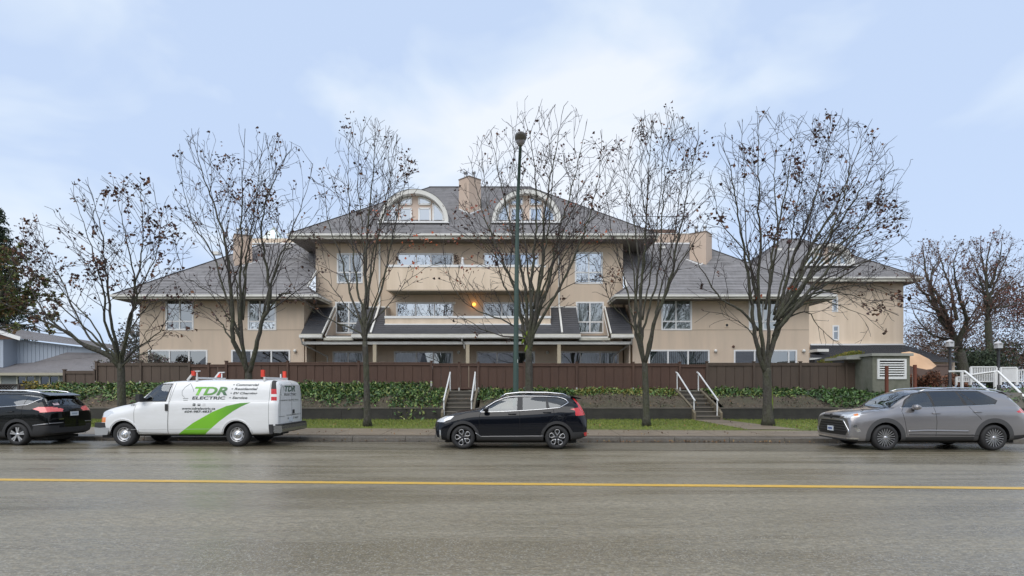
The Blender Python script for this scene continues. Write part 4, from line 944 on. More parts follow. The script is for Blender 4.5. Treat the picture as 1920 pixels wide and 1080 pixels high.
# lower roof and garage storey
roofplane([tuple(at(-70,700,hy-3)),tuple(at(122,700,hy-3)),tuple(at(250,700,hy-3)),tuple(at(240,663,hy-.1)),tuple(at(125,661,hy-.1)),tuple(at(32,690,hy-.1)),tuple(at(-70,690,hy-.1))], 'roof', H, M_groof, .25, .02)
part('gutter', MB().box(hx(-70,hy-3), hx(250,hy-3), hy-3.15, hy-3.02, zat(704,hy-3), zat(699,hy-3)), mat('gutter_tan', (.40,.37,.29), .7), H)
ly = hy-2.6; part('wall', wallmb(MB(), hx(-70,ly), hx(250,ly), -.3, zat(704,ly), ly, [(hx(31,ly),hx(67,ly),zat(724,ly),zat(703.5,ly)),(hx(74,ly),hx(112,ly),zat(724,ly),zat(703.5,ly))]), mat('grey_siding', (.27,.29,.29), .8), H)
part('interior', MB().quad((hx(-60,ly),ly+.6,0),(hx(240,ly),ly+.6,0),(hx(240,ly),ly+.6,3),(hx(-60,ly),ly+.6,3)), mat('dark_green_inside', (.02,.04,.035), .8), H)
cream = mat('cream_frame', (.50,.50,.42), .6)
window(H, hx(31,ly), hx(67,ly), zat(724,ly), zat(703.5,ly), ly, (.5,), None, fw=.1, glass=glassmat('dark_glass', (.3,.4,.38), .07), fm=cream); window(H, hx(74,ly), hx(112,ly), zat(724,ly), zat(703.5,ly), ly, (.5,), None, fw=.1, glass=glassmat('dark_glass', (.3,.4,.38), .07), fm=cream)
part('corner_board', MB().box(hx(0,ly), hx(3,ly), ly-.03, ly-.003, .3, zat(704,ly)), cream, H)
# lattice fence
lf_ = thing('lattice_fence', 'dark lattice fence panel seen over the roof of the black car at the left edge', 'fence', (xat(0,30.5), 30.5, .3)); M_lat = mat('lattice_dark', (.055,.045,.04), .7)
xa, xb, z0, z1 = xat(-60,30.5), xat(34,30.5), zat(738,30.5), zat(722,30.5)
part('rail', MB().box(xa, xb+1.6, 30.45, 30.55, z1, z1+.06), M_lat, lf_); part('rail', MB().box(xa, xb+1.6, 30.45, 30.55, z0-.06, z0), M_lat, lf_); part('post', MB().box(xb, xb+.1, 30.44, 30.56, .3, z1-.003), M_lat, lf_)
mb = MB(); q = xa-.5; h = z1-z0
while q < xb-.02:
    for s in (0, 1):
        a_, b_ = (q, q+h) if s == 0 else (q+h, q)
        if max(a_, b_) < xb and min(a_, b_) > xa: part('slat', MB().bar((a_,30.49+s*.02,z0),(b_,30.49+s*.02,z1), .02, .06, up=(0,1,0)), M_lat, lf_)
    q += .15
part('backing_panel', MB().box(xa, xb, 30.56, 30.58, z0, z1), mat('lattice_pale', (.45,.46,.46), .8), lf_)
part('board', MB().box(xb+.103, xb+1.55, 30.48, 30.52, .3, z1-.003), M_lat, lf_)
ys = [mat('shrub_yellow', (.36,.26,.035), .7), mat('shrub_olive', (.15,.13,.03), .7), mat('shrub_green', (.07,.08,.03), .7)]
bushcloud(48,122,715,742,29.5,.35,1700,.15,ys,'shrub','yellow-leaved shrub beside the lattice fence at the left','shrub')
bushcloud(188,345,660,690,32.6,.5,4200,.09,[mat('tw_g',(.05,.055,.035),.8),mat('tw_p',(.16,.10,.11),.8),mat('tw_w',(.26,.25,.2),.8)],'hedge','loose twiggy shrubs behind the fence below the left-hand windows','shrub')
dg = [mat('yew_a', (.03,.05,.025), .8), mat('yew_b', (.045,.065,.03), .8), mat('yew_c', (.02,.035,.02), .8)]
# ------------------------------------------------------------------ bare street trees
M_bark = mat('bark_mossy', (.055,.048,.04), .9, bump=((16,16,5), 1.0, .06), var=[((3,3,1.4), .7, (.055,.066,.02)), ((9,9,3), .5, (.035,.03,.026)), ((14,14,14), .25, (.17,.17,.15))])
M_limb = mat('limb_bark', (.058,.050,.044), .9, var=[((1.5,1.5,1.5), .7, (.075,.085,.03)), ((6,6,6), .4, (.035,.028,.03))])
M_twig = mat('twig_bark', (.058,.047,.045), .9)
M_moss = mat('moss_bright', (.17,.24,.025), .95, bump=(60,.8,.02), var=[((9,9,9), .5, (.08,.12,.02))])
def segmesh(name, S, m, n=3):
    "S: array (k,8) p0,p1,r0,r1"
    S = np.asarray(S, dtype=np.float64); p0, p1 = S[:, :3], S[:, 3:6]; d = p1-p0; d /= np.linalg.norm(d, axis=1, keepdims=True)+1e-9
    p1 = p1 + d*S[:, 7:8]*.5
    a = np.where(np.abs(d[:, 2:3]) < .9, np.array([[0,0,1.]]), np.array([[1.,0,0]])); r = np.cross(d, a); r /= np.linalg.norm(r, axis=1, keepdims=True); u = np.cross(d, r)
    k = len(S); V = np.zeros((k, 2*n, 3))
    for j in range(n):
        t = 2*math.pi*j/n; v = r*math.cos(t)+u*math.sin(t)
        V[:, j] = p0+v*S[:, 6:7]; V[:, n+j] = p1+v*S[:, 7:8]
    i = (np.arange(k)*2*n)[:, None]; Fs = []
    for j in range(n):
        b = (j+1) % n; Fs.append(np.concatenate([i+j, i+b, i+n+b, i+n+j], 1))
    return npmesh(name, V.reshape(-1, 3), np.concatenate(Fs), m, n > 3)
def smoothpath(P, step=.3):
    P = [Vector(p) for p in P]; out = []
    Q = [P[0]*2-P[1]] + P + [P[-1]*2-P[-2]]
    for i in range(1, len(Q)-2):
        p0, p1, p2, p3 = Q[i-1:i+3]; k = max(2, int((p2-p1).length/step))
        for j in range(k):
            t = j/k; out.append(.5*((2*p1)+(p2-p0)*t+(2*p0-5*p1+4*p2-p3)*t*t+(3*p1-p0-3*p2+p3)*t**3))
    out.append(P[-1]); return out
def rvec(rn): return Vector((rn.gauss(0,1), rn.gauss(0,1), rn.gauss(0,1)))
def grow(S, tips, p, d, length, r, lvl, rn, up, env, dens):
    st = {1:.26, 2:.17, 3:.10}[lvl]; n = max(2, int(length/st)); d = d.normalized(); path = [p]
    for i in range(n):
        d = (d + rvec(rn)*{1:.055,2:.10,3:.2}[lvl] + Vector((0,0,up*{1:.03,2:.03,3:.02}[lvl]))).normalized()
        q = p + d*(length/n)
        if env and rn.random() < .8 and not inpoly(960+q.x/q.y*F, HZ-(q.z-EYE)/q.y*F, env): break
        r0 = r*(1-i/n*.7); r1 = r*(1-(i+1)/n*.7)
        S[1].append((*p, *q, max(r0,.0088), max(r1,.0066))); p = q; path.append(q)
        if lvl < 3 and i >= 1 or lvl == 2:
            for _ in range(1 if rn.random() < (.78 if lvl == 1 else .55)*dens else 0):
                sd = d.cross(rvec(rn)).normalized(); nd = d*math.cos(.7)+sd*math.sin(.7)*rn.uniform(.6,1.1)
                ln = (rn.uniform(.35,1.05)*(1.15-i/n*.6)) if lvl == 1 else rn.uniform(.10,.32)
                grow(S, tips, p, nd, ln, max(.0072, r0*.55), lvl+1, rn, up, env, dens)
    tips.append((tuple(p), lvl))
def make_tree(label, base, trunk, tw, stems, env, leaves, seed, d=23.3, group='bare street trees in the verge', name='bare_tree', dens=1.0, clump=.5, twigm=None, limbm=None, leafm=None, low=.33, up=1.0, sw=1.0, lsz=(.07,.15), zb=None, cat='tree', dsp=2.3, moss=None):
    rn = random.Random(seed); b = at(base[0], base[1], d); b.z = .24 if zb is None else zb
    r = thing(name, label, cat, tuple(b), group)
    tp = [b] + [at(x, y, d) for x, y in trunk]; tp = smoothpath(tp, .25); n = len(tp)
    rad = [tw*.88*(1-.22*i/n) + tw*.45*math.exp(-i*.25*4.5) + rn.uniform(-.006,.006) for i in range(n)]
    tm = MB(); tm.tube(tp, rad, 12)
    S = ([], []); tips = []; top = tp[-1]
    for si, st in enumerate(stems):
        w_, pts = st[0], st[1:]; off = rn.uniform(-dsp, dsp) if len(st) > 2 else 0
        if len(pts) > 1 and abs(off) < .5: off = .8*(1 if off > 0 else -1)
        P = [top - Vector((0,0,.25))] if abs(pts[0][1]-trunk[-1][1]) < 60 or w_ < 0 else []
        w_ = abs(w_)*sw
        L0 = len(pts)
        for i, (x, y) in enumerate(pts):
            t = ((i+1)/L0); P.append(at(x+rn.uniform(-1.5,1.5), y, d + off*t**1.3))
        if len(P) < 2: continue
        P = smoothpath(P, .28); k = len(P); P = [p + rvec(rn)*.004*min(i,6) for i, p in enumerate(P)]
        rr = [max(.010, w_*.82*((1-i/k)**1.15*.95+.05)) for i in range(k)]
        cut = max(2, next((i for i in range(k) if rr[i] < .035), k-1))
        tm.tube(P[:cut+1], rr[:cut+1], 8)
        for i in range(cut, k-1): S[0].append((*P[i], *P[i+1], rr[i], rr[i+1]))
        tot = sum((P[i+1]-P[i]).length for i in range(k-1))
        for i in range(int(k*low), k):
            t = i/k; dd = (P[min(i+1,k-1)]-P[i-1]).normalized()
            for _ in range(1 if rn.random() < .80*dens else 0):
                sd = dd.cross(rvec(rn)).normalized(); a = rn.uniform(.45,1.0); nd = dd*math.cos(a)+sd*math.sin(a)+Vector((0,0,.08))
                ln = (.65+(1-t)*1.35)*rn.uniform(.35,1.25)*min(1.5, tot/7+.35)
                grow(S, tips, P[i], nd, ln, max(.012, rr[i]*.5), 1, rn, up, env, dens)
        grow(S, tips, P[-1], (P[-1]-P[-2]), .7, .010, 1, rn, up, env, dens)
    part('trunk', tm, M_bark, r, True)
    if S[0]: part('branches', segmesh('branches', S[0], limbm or M_limb, 5), None, r, kind='stuff')
    part('twigs', segmesh('twigs', S[1], twigm or M_twig, 3), None, r, kind='stuff')
    if leaves:
        T = [t for t in tips]; P = []; cl = [rn.choice(T)[0] for _ in range(max(3, leaves//28))]
        for _ in range(leaves):
            if rn.random() < clump:
                c = Vector(rn.choice(cl)); c = c + rvec(rn)*.22
            else: c = Vector(rn.choice(T)[0])
            for q in range(rn.choice((1,2,2,3))): P.append(tuple(c + rvec(rn)*.05))
        lm_ = leafm or [mat('dead_leaf_dark', (.10,.05,.035), .8), mat('dead_leaf_brown', (.17,.08,.045), .8), mat('dead_leaf_purple', (.09,.05,.05), .8), mat('dead_leaf_dark2', (.045,.026,.022), .8)]
        part('dead_leaves', leafcloud('dead_leaves', P, RNG.uniform(*lsz, len(P)), None, up=(1,(0,0,-.3)), mats=lm_, aspect=.85, fold=.5), None, r, kind='stuff')
    if moss:
        mm = MB()
        for (x, y, x2, y2, w2) in moss:
            P = smoothpath([at(x,y,d-tw*.28), at((x+x2)/2,(y+y2)/2,d-tw*.28), at(x2,y2,d-tw*.28)], .1); mm.tube(P, [w2*.9*(.35+.65*math.sin(math.pi*min(1,max(.02,i/(len(P)-1)))))*rn.uniform(.85,1.1) for i in range(len(P))], 8)
        part('moss', mm, M_moss, r, True)
    return r
orange = [mat('leaf_orange', (.42,.09,.025), .7), mat('leaf_russet', (.24,.06,.035), .7), mat('dead_leaf_brown', (.17,.08,.045), .8)]
make_tree('low spreading street tree with many brown leaves between the black car and the white van', (229,792), [(228,740),(227,700),(226,680)], .185,
 [(.115,(205,668),(165,650),(110,615),(40,585),(-15,560)), (.085,(210,668),(150,640),(95,600),(60,540),(45,440)), (.07,(208,660),(160,625),(112,520),(72,430)), (.075,(215,655),(197,600),(193,540),(168,450),(140,370)), (.085,(222,655),(210,600),(200,520),(190,430),(166,350)), (.075,(232,655),(240,600),(255,555),(236,450),(215,350)), (.08,(232,650),(246,590),(252,550),(265,460),(262,345)), (.06,(236,640),(252,560),(280,510),(300,430),(290,360)), (.06,(240,668),(275,640),(300,620),(330,575)), (.04,(242,672),(285,655),(270,630),(290,600)), (.06,(195,650),(145,600),(95,560),(35,500)), (.05,(200,655),(170,600),(130,560),(80,500),(50,470)), (.05,(230,650),(270,580),(330,560),(362,585))],
 [(-60,640),(-60,560),(20,440),(60,410),(120,340),(200,330),(290,335),(345,400),(370,520),(380,640),(300,690),(200,690),(60,650)], 620, 11, clump=.35, lsz=(.08,.17))
make_tree('tall two-stemmed street tree rising behind the front half of the white van', (466,790), [(466,735),(466,700),(466,690)], .18,
 [(.13,(452,665),(439,640),(436,570),(420,450),(385,340),(362,255)), (.10,(455,660),(450,560),(452,440),(455,330),(460,245)), (.12,(475,675),(490,610),(505,555),(495,470),(492,400),(520,320),(548,280)), (.07,(488,610),(520,500),(560,400),(590,310)), (.08,(450,640),(425,560),(400,480),(355,400),(335,300)), (.06,(452,600),(465,470),(480,380),(492,285)), (.07,(440,650),(410,600),(392,580),(362,568)), (.05,(450,640),(405,560),(350,520),(330,470)), (.06,(478,660),(500,560),(535,470),(580,420)), (.05,(450,620),(440,520),(400,400),(395,290)), (.05,(455,600),(470,450),(510,350),(505,280)), (.05,(498,590),(530,550),(560,560),(590,585))],
 [(325,600),(318,440),(325,300),(355,240),(460,232),(560,270),(605,330),(612,470),(600,590),(500,650),(400,640)], 330, 23, moss=[(484,632,493,606,.06)])
make_tree('narrow upright street tree between the white van and the garden steps', (689,797), [(688,740),(686,680),(684,640)], .15,
 [(.10,(684,600),(686,500),(690,400),(700,300),(703,225)), (.07,(680,620),(660,560),(640,480),(618,420),(606,325)), (.07,(681,610),(670,540),(657,430),(652,340),(655,260)), (.07,(690,610),(716,540),(735,450),(758,350),(770,300)), (.045,(692,612),(740,560),(770,520),(825,490)), (.05,(676,625),(620,598),(578,570),(550,540),(535,495)), (.06,(688,580),(700,480),(725,380),(745,270)), (.05,(690,600),(705,560),(722,510),(742,430)), (.045,(680,605),(650,575),(605,520),(560,470)), (.05,(686,560),(680,430),(670,330),(680,250)), (.045,(690,560),(712,430),(730,330),(722,250))],
 [(525,560),(540,420),(590,330),(640,250),(700,215),(750,250),(785,310),(775,420),(840,480),(820,560),(740,620),(640,640),(560,590)], 230, 37, d=23.0)
make_tree('wide multi-stemmed street tree just right of the tall green street lamp', (992,797), [(992,720),(992,680),(991,655)], .19,
 [(.10,(983,630),(972,560),(940,480),(905,400),(880,295)), (.10,(988,620),(985,540),(962,440),(938,330),(920,245)), (.11,(994,610),(1000,500),(1005,400),(1000,300),(985,225)), (.11,(1000,610),(1015,500),(1020,400),(1040,300),(1058,200)), (.10,(1004,600),(1030,520),(1045,440),(1078,330),(1100,228)), (.09,(1006,610),(1050,540),(1090,450),(1118,350),(1128,262)), (.055,(984,625),(940,600),(885,578),(850,540),(830,480)), (.05,(984,635),(930,628),(875,600),(828,572)), (.055,(1004,600),(1050,545),(1100,525),(1155,530)), (.06,(990,600),(960,520),(905,450),(868,390)), (.06,(1006,600),(1060,480),(1118,400),(1155,330)), (.06,(996,580),(985,440),(970,340),(960,240)), (.06,(1000,580),(1030,420),(1035,300),(1020,225)), (.055,(1002,590),(1055,440),(1085,360),(1075,250)), (.05,(986,610),(940,520),(915,380),(905,300))],
 [(815,600),(820,470),(850,350),(880,270),(960,210),(1065,188),(1130,250),(1165,330),(1150,450),(1170,560),(1060,640),(960,650),(860,620)], 330, 41, moss=[(978,645,992,618,.09),(984,660,994,640,.07)])
make_tree('slender street tree just left of the right-hand garden steps', (1212,800), [(1211,740),(1209,690),(1208,672)], .15,
 [(.10,(1199,650),(1190,600),(1196,500),(1190,420),(1166,300)), (.09,(1203,640),(1201,560),(1210,450),(1215,330),(1222,225)), (.10,(1218,650),(1228,600),(1252,540),(1268,460),(1292,350),(1308,262)), (.07,(1205,630),(1225,560),(1236,480),(1246,350),(1262,212)), (.06,(1197,640),(1178,560),(1160,480),(1142,400),(1130,310)), (.05,(1194,620),(1150,575),(1130,520),(1098,475)), (.07,(1230,600),(1262,520),(1292,470),(1332,400)), (.06,(1200,620),(1190,520),(1176,420),(1182,262)), (.06,(1222,620),(1240,540),(1268,420),(1285,235)), (.05,(1200,600),(1212,430),(1200,330),(1203,240)), (.05,(1206,600),(1232,430),(1240,320),(1238,225))],
 [(1085,560),(1100,440),(1120,300),(1180,220),(1262,205),(1318,250),(1325,330),(1345,400),(1300,520),(1270,620),(1200,640),(1120,610)], 210, 53, d=23.0)
make_tree('largest street tree, its branches swept far right, between the steps and the grey car', (1440,797), [(1439,740),(1438,705),(1437,690)], .215,
 [(.12,(1424,665),(1414,600),(1400,500),(1388,420),(1370,310),(1352,255)), (.12,(1430,650),(1421,560),(1426,470),(1422,360),(1425,212)), (.10,(1440,650),(1442,560),(1446,480),(1470,380),(1490,260),(1500,222)), (.11,(1450,640),(1466,580),(1482,500),(1520,400),(1545,300),(1560,218)), (.12,(1452,640),(1484,570),(1512,480),(1570,380),(1610,280),(1626,240)), (.11,(1452,630),(1494,560),(1542,470),(1600,380),(1662,272)), (.09,(1456,620),(1512,550),(1582,470),(1640,400),(1682,345)), (.08,(1456,620),(1520,555),(1600,505),(1660,470),(1702,438)), (.07,(1454,620),(1500,565),(1570,540),(1640,540),(1682,560)), (.07,(1422,620),(1390,582),(1352,560),(1312,500),(1290,440)), (.05,(1420,640),(1382,600),(1357,590),(1330,585)), (.07,(1428,600),(1402,480),(1352,420),(1332,335)), (.07,(1436,580),(1458,450),(1452,330),(1460,228)), (.08,(1456,600),(1500,520),(1560,430),(1592,330),(1592,235)), (.07,(1452,600),(1500,500),(1545,420),(1600,340),(1640,260)), (.07,(1456,600),(1520,520),(1590,450),(1650,420),(1700,375)), (.06,(1454,610),(1520,565),(1580,575),(1632,600)), (.06,(1456,600),(1530,540),(1620,530),(1700,560)), (.06,(1456,590),(1540,500),(1630,440),(1705,400)), (.06,(1450,600),(1520,480),(1580,400),(1650,330)), (.05,(1456,600),(1540,550),(1620,560),(1670,585)), (.05,(1450,600),(1490,480),(1540,330),(1575,230)), (.05,(1425,600),(1400,450),(1395,330),(1390,240)), (.05,(1452,610),(1510,585),(1540,620),(1570,640)), (.06,(1450,590),(1480,470),(1500,350),(1528,240)), (.07,(1456,600),(1530,500),(1610,420),(1672,310)), (.06,(1458,600),(1540,530),(1620,490),(1690,480))],
 [(1280,520),(1325,330),(1350,240),(1425,203),(1500,215),(1560,208),(1640,240),(1695,320),(1712,430),(1710,520),(1690,590),(1640,655),(1520,650),(1400,660),(1320,610)], 480, 67, clump=.6, lsz=(.09,.19), moss=[(1446,722,1447,790,.075)])
# a few orange leaves in the lower crowns
def sprinkle(label, pts, n, d=22.6, sp=.35, sz=.11):
    P = []
    for (x, y) in pts:
        c = at(x, y, d)
        for _ in range(n): P.append(tuple(c + Vector((random.gauss(0,sp), random.gauss(0,sp), random.gauss(0,sp*.6)))))
    return P
P = sprinkle('', [(722,395),(760,400),(775,500),(700,440),(800,455),(870,395),(905,385),(935,440),(890,490),(1065,390),(1120,430),(1100,445),(860,520),(780,455),(850,440)], 16)
P += sprinkle('', [(1420,558),(1485,540)], 14, 22.8, .06, .13)
o = bpy.data.objects.new('orange_leaves', leafcloud('orange_leaves', P, RNG.uniform(.07,.15,len(P)), None, up=(1,(0,0,-.3)), mats=orange, aspect=.8, fold=.5)); COL.objects.link(o)
tag(o, 'last orange and russet leaves hanging in the lower twigs of the middle trees', 'leaves', kind='stuff')
# ------------------------------------------------------------------ background trees
brown = [mat('bgleaf_a', (.13,.065,.04), .85), mat('bgleaf_b', (.09,.05,.035), .85), mat('bgleaf_c', (.17,.09,.055), .85)]
M_tw2 = mat('twig_brown', (.13,.09,.075), .9)
make_tree('big bare tree with a fine twiggy crown behind the first black lamp post', (1808,722), [(1806,690),(1800,660)], .42,
 [(.26,(1790,630),(1765,600),(1750,560),(1735,500),(1730,450)), (.2,(1785,620),(1760,560),(1745,520),(1775,460)), (.22,(1800,630),(1812,600),(1800,560),(1790,500),(1800,455)), (.14,(1790,640),(1750,630),(1720,600),(1705,560)), (.16,(1775,600),(1740,560),(1715,520),(1712,480)), (.14,(1795,600),(1780,540),(1760,480),(1755,455)), (.12,(1800,650),(1760,660),(1725,650)), (.14,(1785,620),(1765,570),(1720,540),(1700,500))],
 [(1695,640),(1698,480),(1740,448),(1810,450),(1840,520),(1850,640),(1780,690)], 700, 71, d=42, group=None, dens=1.35, twigm=M_tw2, limbm=M_tw2, leafm=brown, sw=1.1, lsz=(.09,.18), zb=1.6, low=.12, clump=.2, dsp=4)
make_tree('tall round-crowned bare tree with reddish buds at the far right behind the second lamp post', (1858,722), [(1855,650),(1852,600)], .32,
 [(.2,(1850,560),(1848,500),(1860,440)), (.16,(1848,560),(1830,500),(1815,460)), (.16,(1855,560),(1880,500),(1900,450)), (.15,(1856,570),(1890,530),(1925,500)), (.13,(1850,560),(1820,530),(1805,500)), (.14,(1855,540),(1875,480),(1880,440)), (.14,(1852,540),(1840,480),(1838,445)), (.13,(1856,580),(1900,570),(1940,540))],
 [(1800,600),(1795,480),(1830,440),(1885,432),(1935,460),(1965,560),(1940,640),(1840,640)], 800, 73, d=46, group=None, dens=1.4, twigm=M_tw2, limbm=M_tw2, leafm=[mat('bud_red', (.16,.06,.045), .85), brown[0], brown[1]], sw=1.0, lsz=(.09,.18), zb=1.6, low=.08, clump=.15, dsp=4)
bb = [mat('thicket_a', (.115,.068,.045), .9), mat('thicket_b', (.075,.048,.033), .9), mat('thicket_c', (.15,.09,.06), .9), mat('thicket_d', (.05,.04,.03), .9)]
bushcloud(1697,1760,600,727,56,2,6000,.22,bb,'brown_thicket','brown leafless thicket right behind the rear block corner','shrubbery', aspect=.35)
bushcloud(1755,1990,585,728,60,3,16000,.24,bb,'brown_thicket','wide brown thicket filling the distance behind the white railings','shrubbery', aspect=.35)
bushcloud(1790,1880,640,715,45,1.5,5000,.20,[mat('ever_a',(.035,.055,.03),.8),mat('ever_b',(.05,.07,.035),.8),mat('ever_c',(.02,.035,.02),.8)],'evergreen_shrub','dark green evergreen shrub behind the trunk of the big bare tree','shrub')
bushcloud(1850,1990,520,620,58,2,5200,.26,[mat('red_t',(.16,.06,.05),.9),bb[0],bb[1]],'red_brown_tree_mass','reddish brown leaf mass under the round-crowned tree at the right edge','tree', aspect=.4)
# far wood lines left and right
fw = [mat('far_a', (.10,.095,.085), .95), mat('far_b', (.075,.08,.07), .95), mat('far_c', (.13,.11,.095), .95)]
bushcloud(225,275,600,690,110,4,2600,.5,fw,'distant_trees','hazy grey distant trees between the blue house and the apartment building','trees', kind='stuff')
bushcloud(-700,240,655,705,120,6,9000,.7,fw,'distant_trees','low distant tree line behind the blue house','trees', kind='stuff')
bushcloud(1700,2700,640,705,120,6,9000,.7,fw,'distant_trees','low distant tree line behind the brown thicket at the right','trees', kind='stuff')
# conifer at the left edge and a russet-green tree in front of it
def conifer(label, px, pt, pb, d, rad):
    x = xat(px,d); zt, z0 = zat(pt,d), .3; r = thing('conifer', label, 'conifer', (x,d,z0))
    part('trunk', MB().tube([(x,d,z0),(x,d,zt-.3)], [.3,.04], 8), M_bark, r)
    P = []; H_ = zt-z0; S = []
    for k in range(420):
        t = random.random()**.8; z = z0+1.5+(H_-1.6)*t; ln = rad*(1-t)**.8*random.uniform(.7,1.1)+.25; a = random.uniform(0, 2*math.pi)
        e_ = Vector((x+math.cos(a)*ln, d+math.sin(a)*ln, z-ln*.18)); s_ = Vector((x,d,z)); S.append((*s_, *e_, .03, .01))
        for q in range(int(ln*26)):
            u = random.uniform(.15,1); c = s_.lerp(e_, u)+Vector((random.gauss(0,.12),random.gauss(0,.12),random.uniform(-.22,.05))); P.append(tuple(c))
    part('branches', segmesh('branches', S, M_twig, 3), None, r, kind='stuff'); part('foliage', leafcloud('foliage', P, RNG.uniform(.22,.42,len(P)), None, up=(.7,(0,0,-.5)), mats=dg, aspect=.35), None, r, kind='stuff')
conifer('dark conifer rising behind the blue house at the left edge of the picture', -6, 385, 640, 58, 4.2)
rg = [mat('rg_olive', (.12,.13,.035), .8), mat('rg_rust', (.15,.09,.035), .8), mat('rg_green', (.08,.11,.03), .8), mat('rg_green2', (.10,.13,.04), .8), mat('rg_brown', (.11,.065,.03), .8)]
make_tree('olive and rust leaved tree spreading in from the left edge above the blue house', (-40,760), [(-40,700),(-38,660)], .30,
 [(.16,(-30,620),(0,560),(30,500),(40,460)), (.14,(-32,620),(10,590),(60,570),(105,560)), (.12,(-38,600),(-30,520),(-10,460)), (.12,(-30,625),(20,610),(60,610),(95,620)), (.10,(-30,610),(10,560),(50,530),(80,520)), (.10,(-34,600),(-5,520),(10,450))],
 [(-120,620),(-110,470),(10,475),(50,495),(95,540),(112,585),(95,612),(0,618)], 1500, 79, d=30, group=None, name='leafy_tree', leafm=rg, lsz=(.10,.22), dens=1.1, clump=.1, zb=.3)
# ------------------------------------------------------------------ street lamp
Ld = 20.1; lx = xat(967, Ld)
S_ = thing('street_lamp', 'tall dark green street lamp with grey cobra head in front of the building', 'street lamp', (lx, Ld, .14))
M_pole = mat('pole_green', (.045,.082,.07), .5, var=[((4,4,.6), .5, (.06,.105,.085)), ((20,20,20), .3, (.03,.055,.048))])
pts = [(lx,Ld,.14)] + [(lx+.012*i*i*.09, Ld-.004*i*i, .14+i*1.0) for i in range(1,9)] + [(lx+.10,Ld-.45,8.75),(lx+.125,Ld-.9,9.25),(lx+.14,Ld-1.35,9.5)]
pts = smoothpath(pts, .3); k = len(pts)
part('pole', MB().tube(pts, [.108-.062*min(1,i/k*1.02) for i in range(k)], 14), M_pole, S_, True)
part('base_plate', MB().lathe([(0,0),(.22,0),(.22,.04),(.15,.07),(.13,.25),(.11,.3)], 16, 'z', (lx,Ld,.14)), M_pole, S_)
hd = part('lamp_head', MB(), M_metal_g, S_)
hm = MB(); hx_, hy_, hz_ = pts[-1]
ring = []
for j, (dy, wx, hz) in enumerate(((.12,.05,.05),(0,.09,.07),(-.2,.15,.10),(-.45,.19,.12),(-.68,.17,.10),(-.8,.09,.06),(-.84,.01,.01))):
    ring.append([(hx_+wx*math.cos(2*math.pi*a/14), hy_+dy, hz_+.02+.05*(-dy)+hz*math.sin(2*math.pi*a/14)*(.7 if math.sin(2*math.pi*a/14) > 0 else .9)) for a in range(14)])
for j in range(len(ring)-1):
    for a in range(14): b_ = (a+1) % 14; hm.quad(ring[j][a], ring[j][b_], ring[j+1][b_], ring[j+1][a])
hd.data = hm.mesh('lamp_head', mat('lamp_grey', (.17,.165,.16), .5), False)
part('lens', MB().lathe([(0,-.16),(.10,-.13),(.14,-.06),(.14,-.0)], 14, 'z', (hx_,hy_-.42,hz_)), mat('lens', (.30,.29,.30), .2), hd, True)
part('hand_hole_cover', MB().box(lx-.05,lx+.05,Ld-.112,Ld-.104,.7,.95), M_pole, S_); part('label_plate', MB().box(lx+.02,lx+.07,Ld-.1,Ld-.095,2.6,2.72), M_white, S_)
# ------------------------------------------------------------------ vehicles
def pchip(K):
    K = sorted(K); X = np.array([k[0] for k in K], float); Y = np.array([k[1] for k in K], float)
    if len(X) == 1: return lambda x: Y[0]
    h = np.diff(X); dl = np.diff(Y)/h; m = np.zeros(len(X)); m[0] = dl[0]; m[-1] = dl[-1]
    for i in range(1, len(X)-1):
        if dl[i-1]*dl[i] > 0:
            w1, w2 = 2*h[i]+h[i-1], h[i]+2*h[i-1]; m[i] = (w1+w2)/(w1/dl[i-1]+w2/dl[i])
    def f(x):
        x = min(max(x, X[0]), X[-1]); i = min(max(int(np.searchsorted(X, x)-1), 0), len(X)-2); t = (x-X[i])/h[i]
        return float((1+2*t)*(1-t)**2*Y[i] + t*(1-t)**2*h[i]*m[i] + t*t*(3-2*t)*Y[i+1] + t*t*(t-1)*h[i]*m[i+1])
    return f
def chaikin(P, it=2):
    for _ in range(it):
        Q = [P[0]]
        for a, b in zip(P, P[1:]):
            Q.append((a[0]*.75+b[0]*.25, a[1]*.75+b[1]*.25)); Q.append((a[0]*.25+b[0]*.75, a[1]*.25+b[1]*.75))
        Q.append(P[-1]); P = Q
    return P
def circ(cx, cz, r, n=22, ext=None):
    P = [(cx+r*math.cos(math.pi*i/n), cz+r*math.sin(math.pi*i/n)) for i in range(n+1)]
    return P + [(cx-r*(.98 if ext is None else ext), -.2), (cx+r*(.98 if ext is None else ext), -.2)]
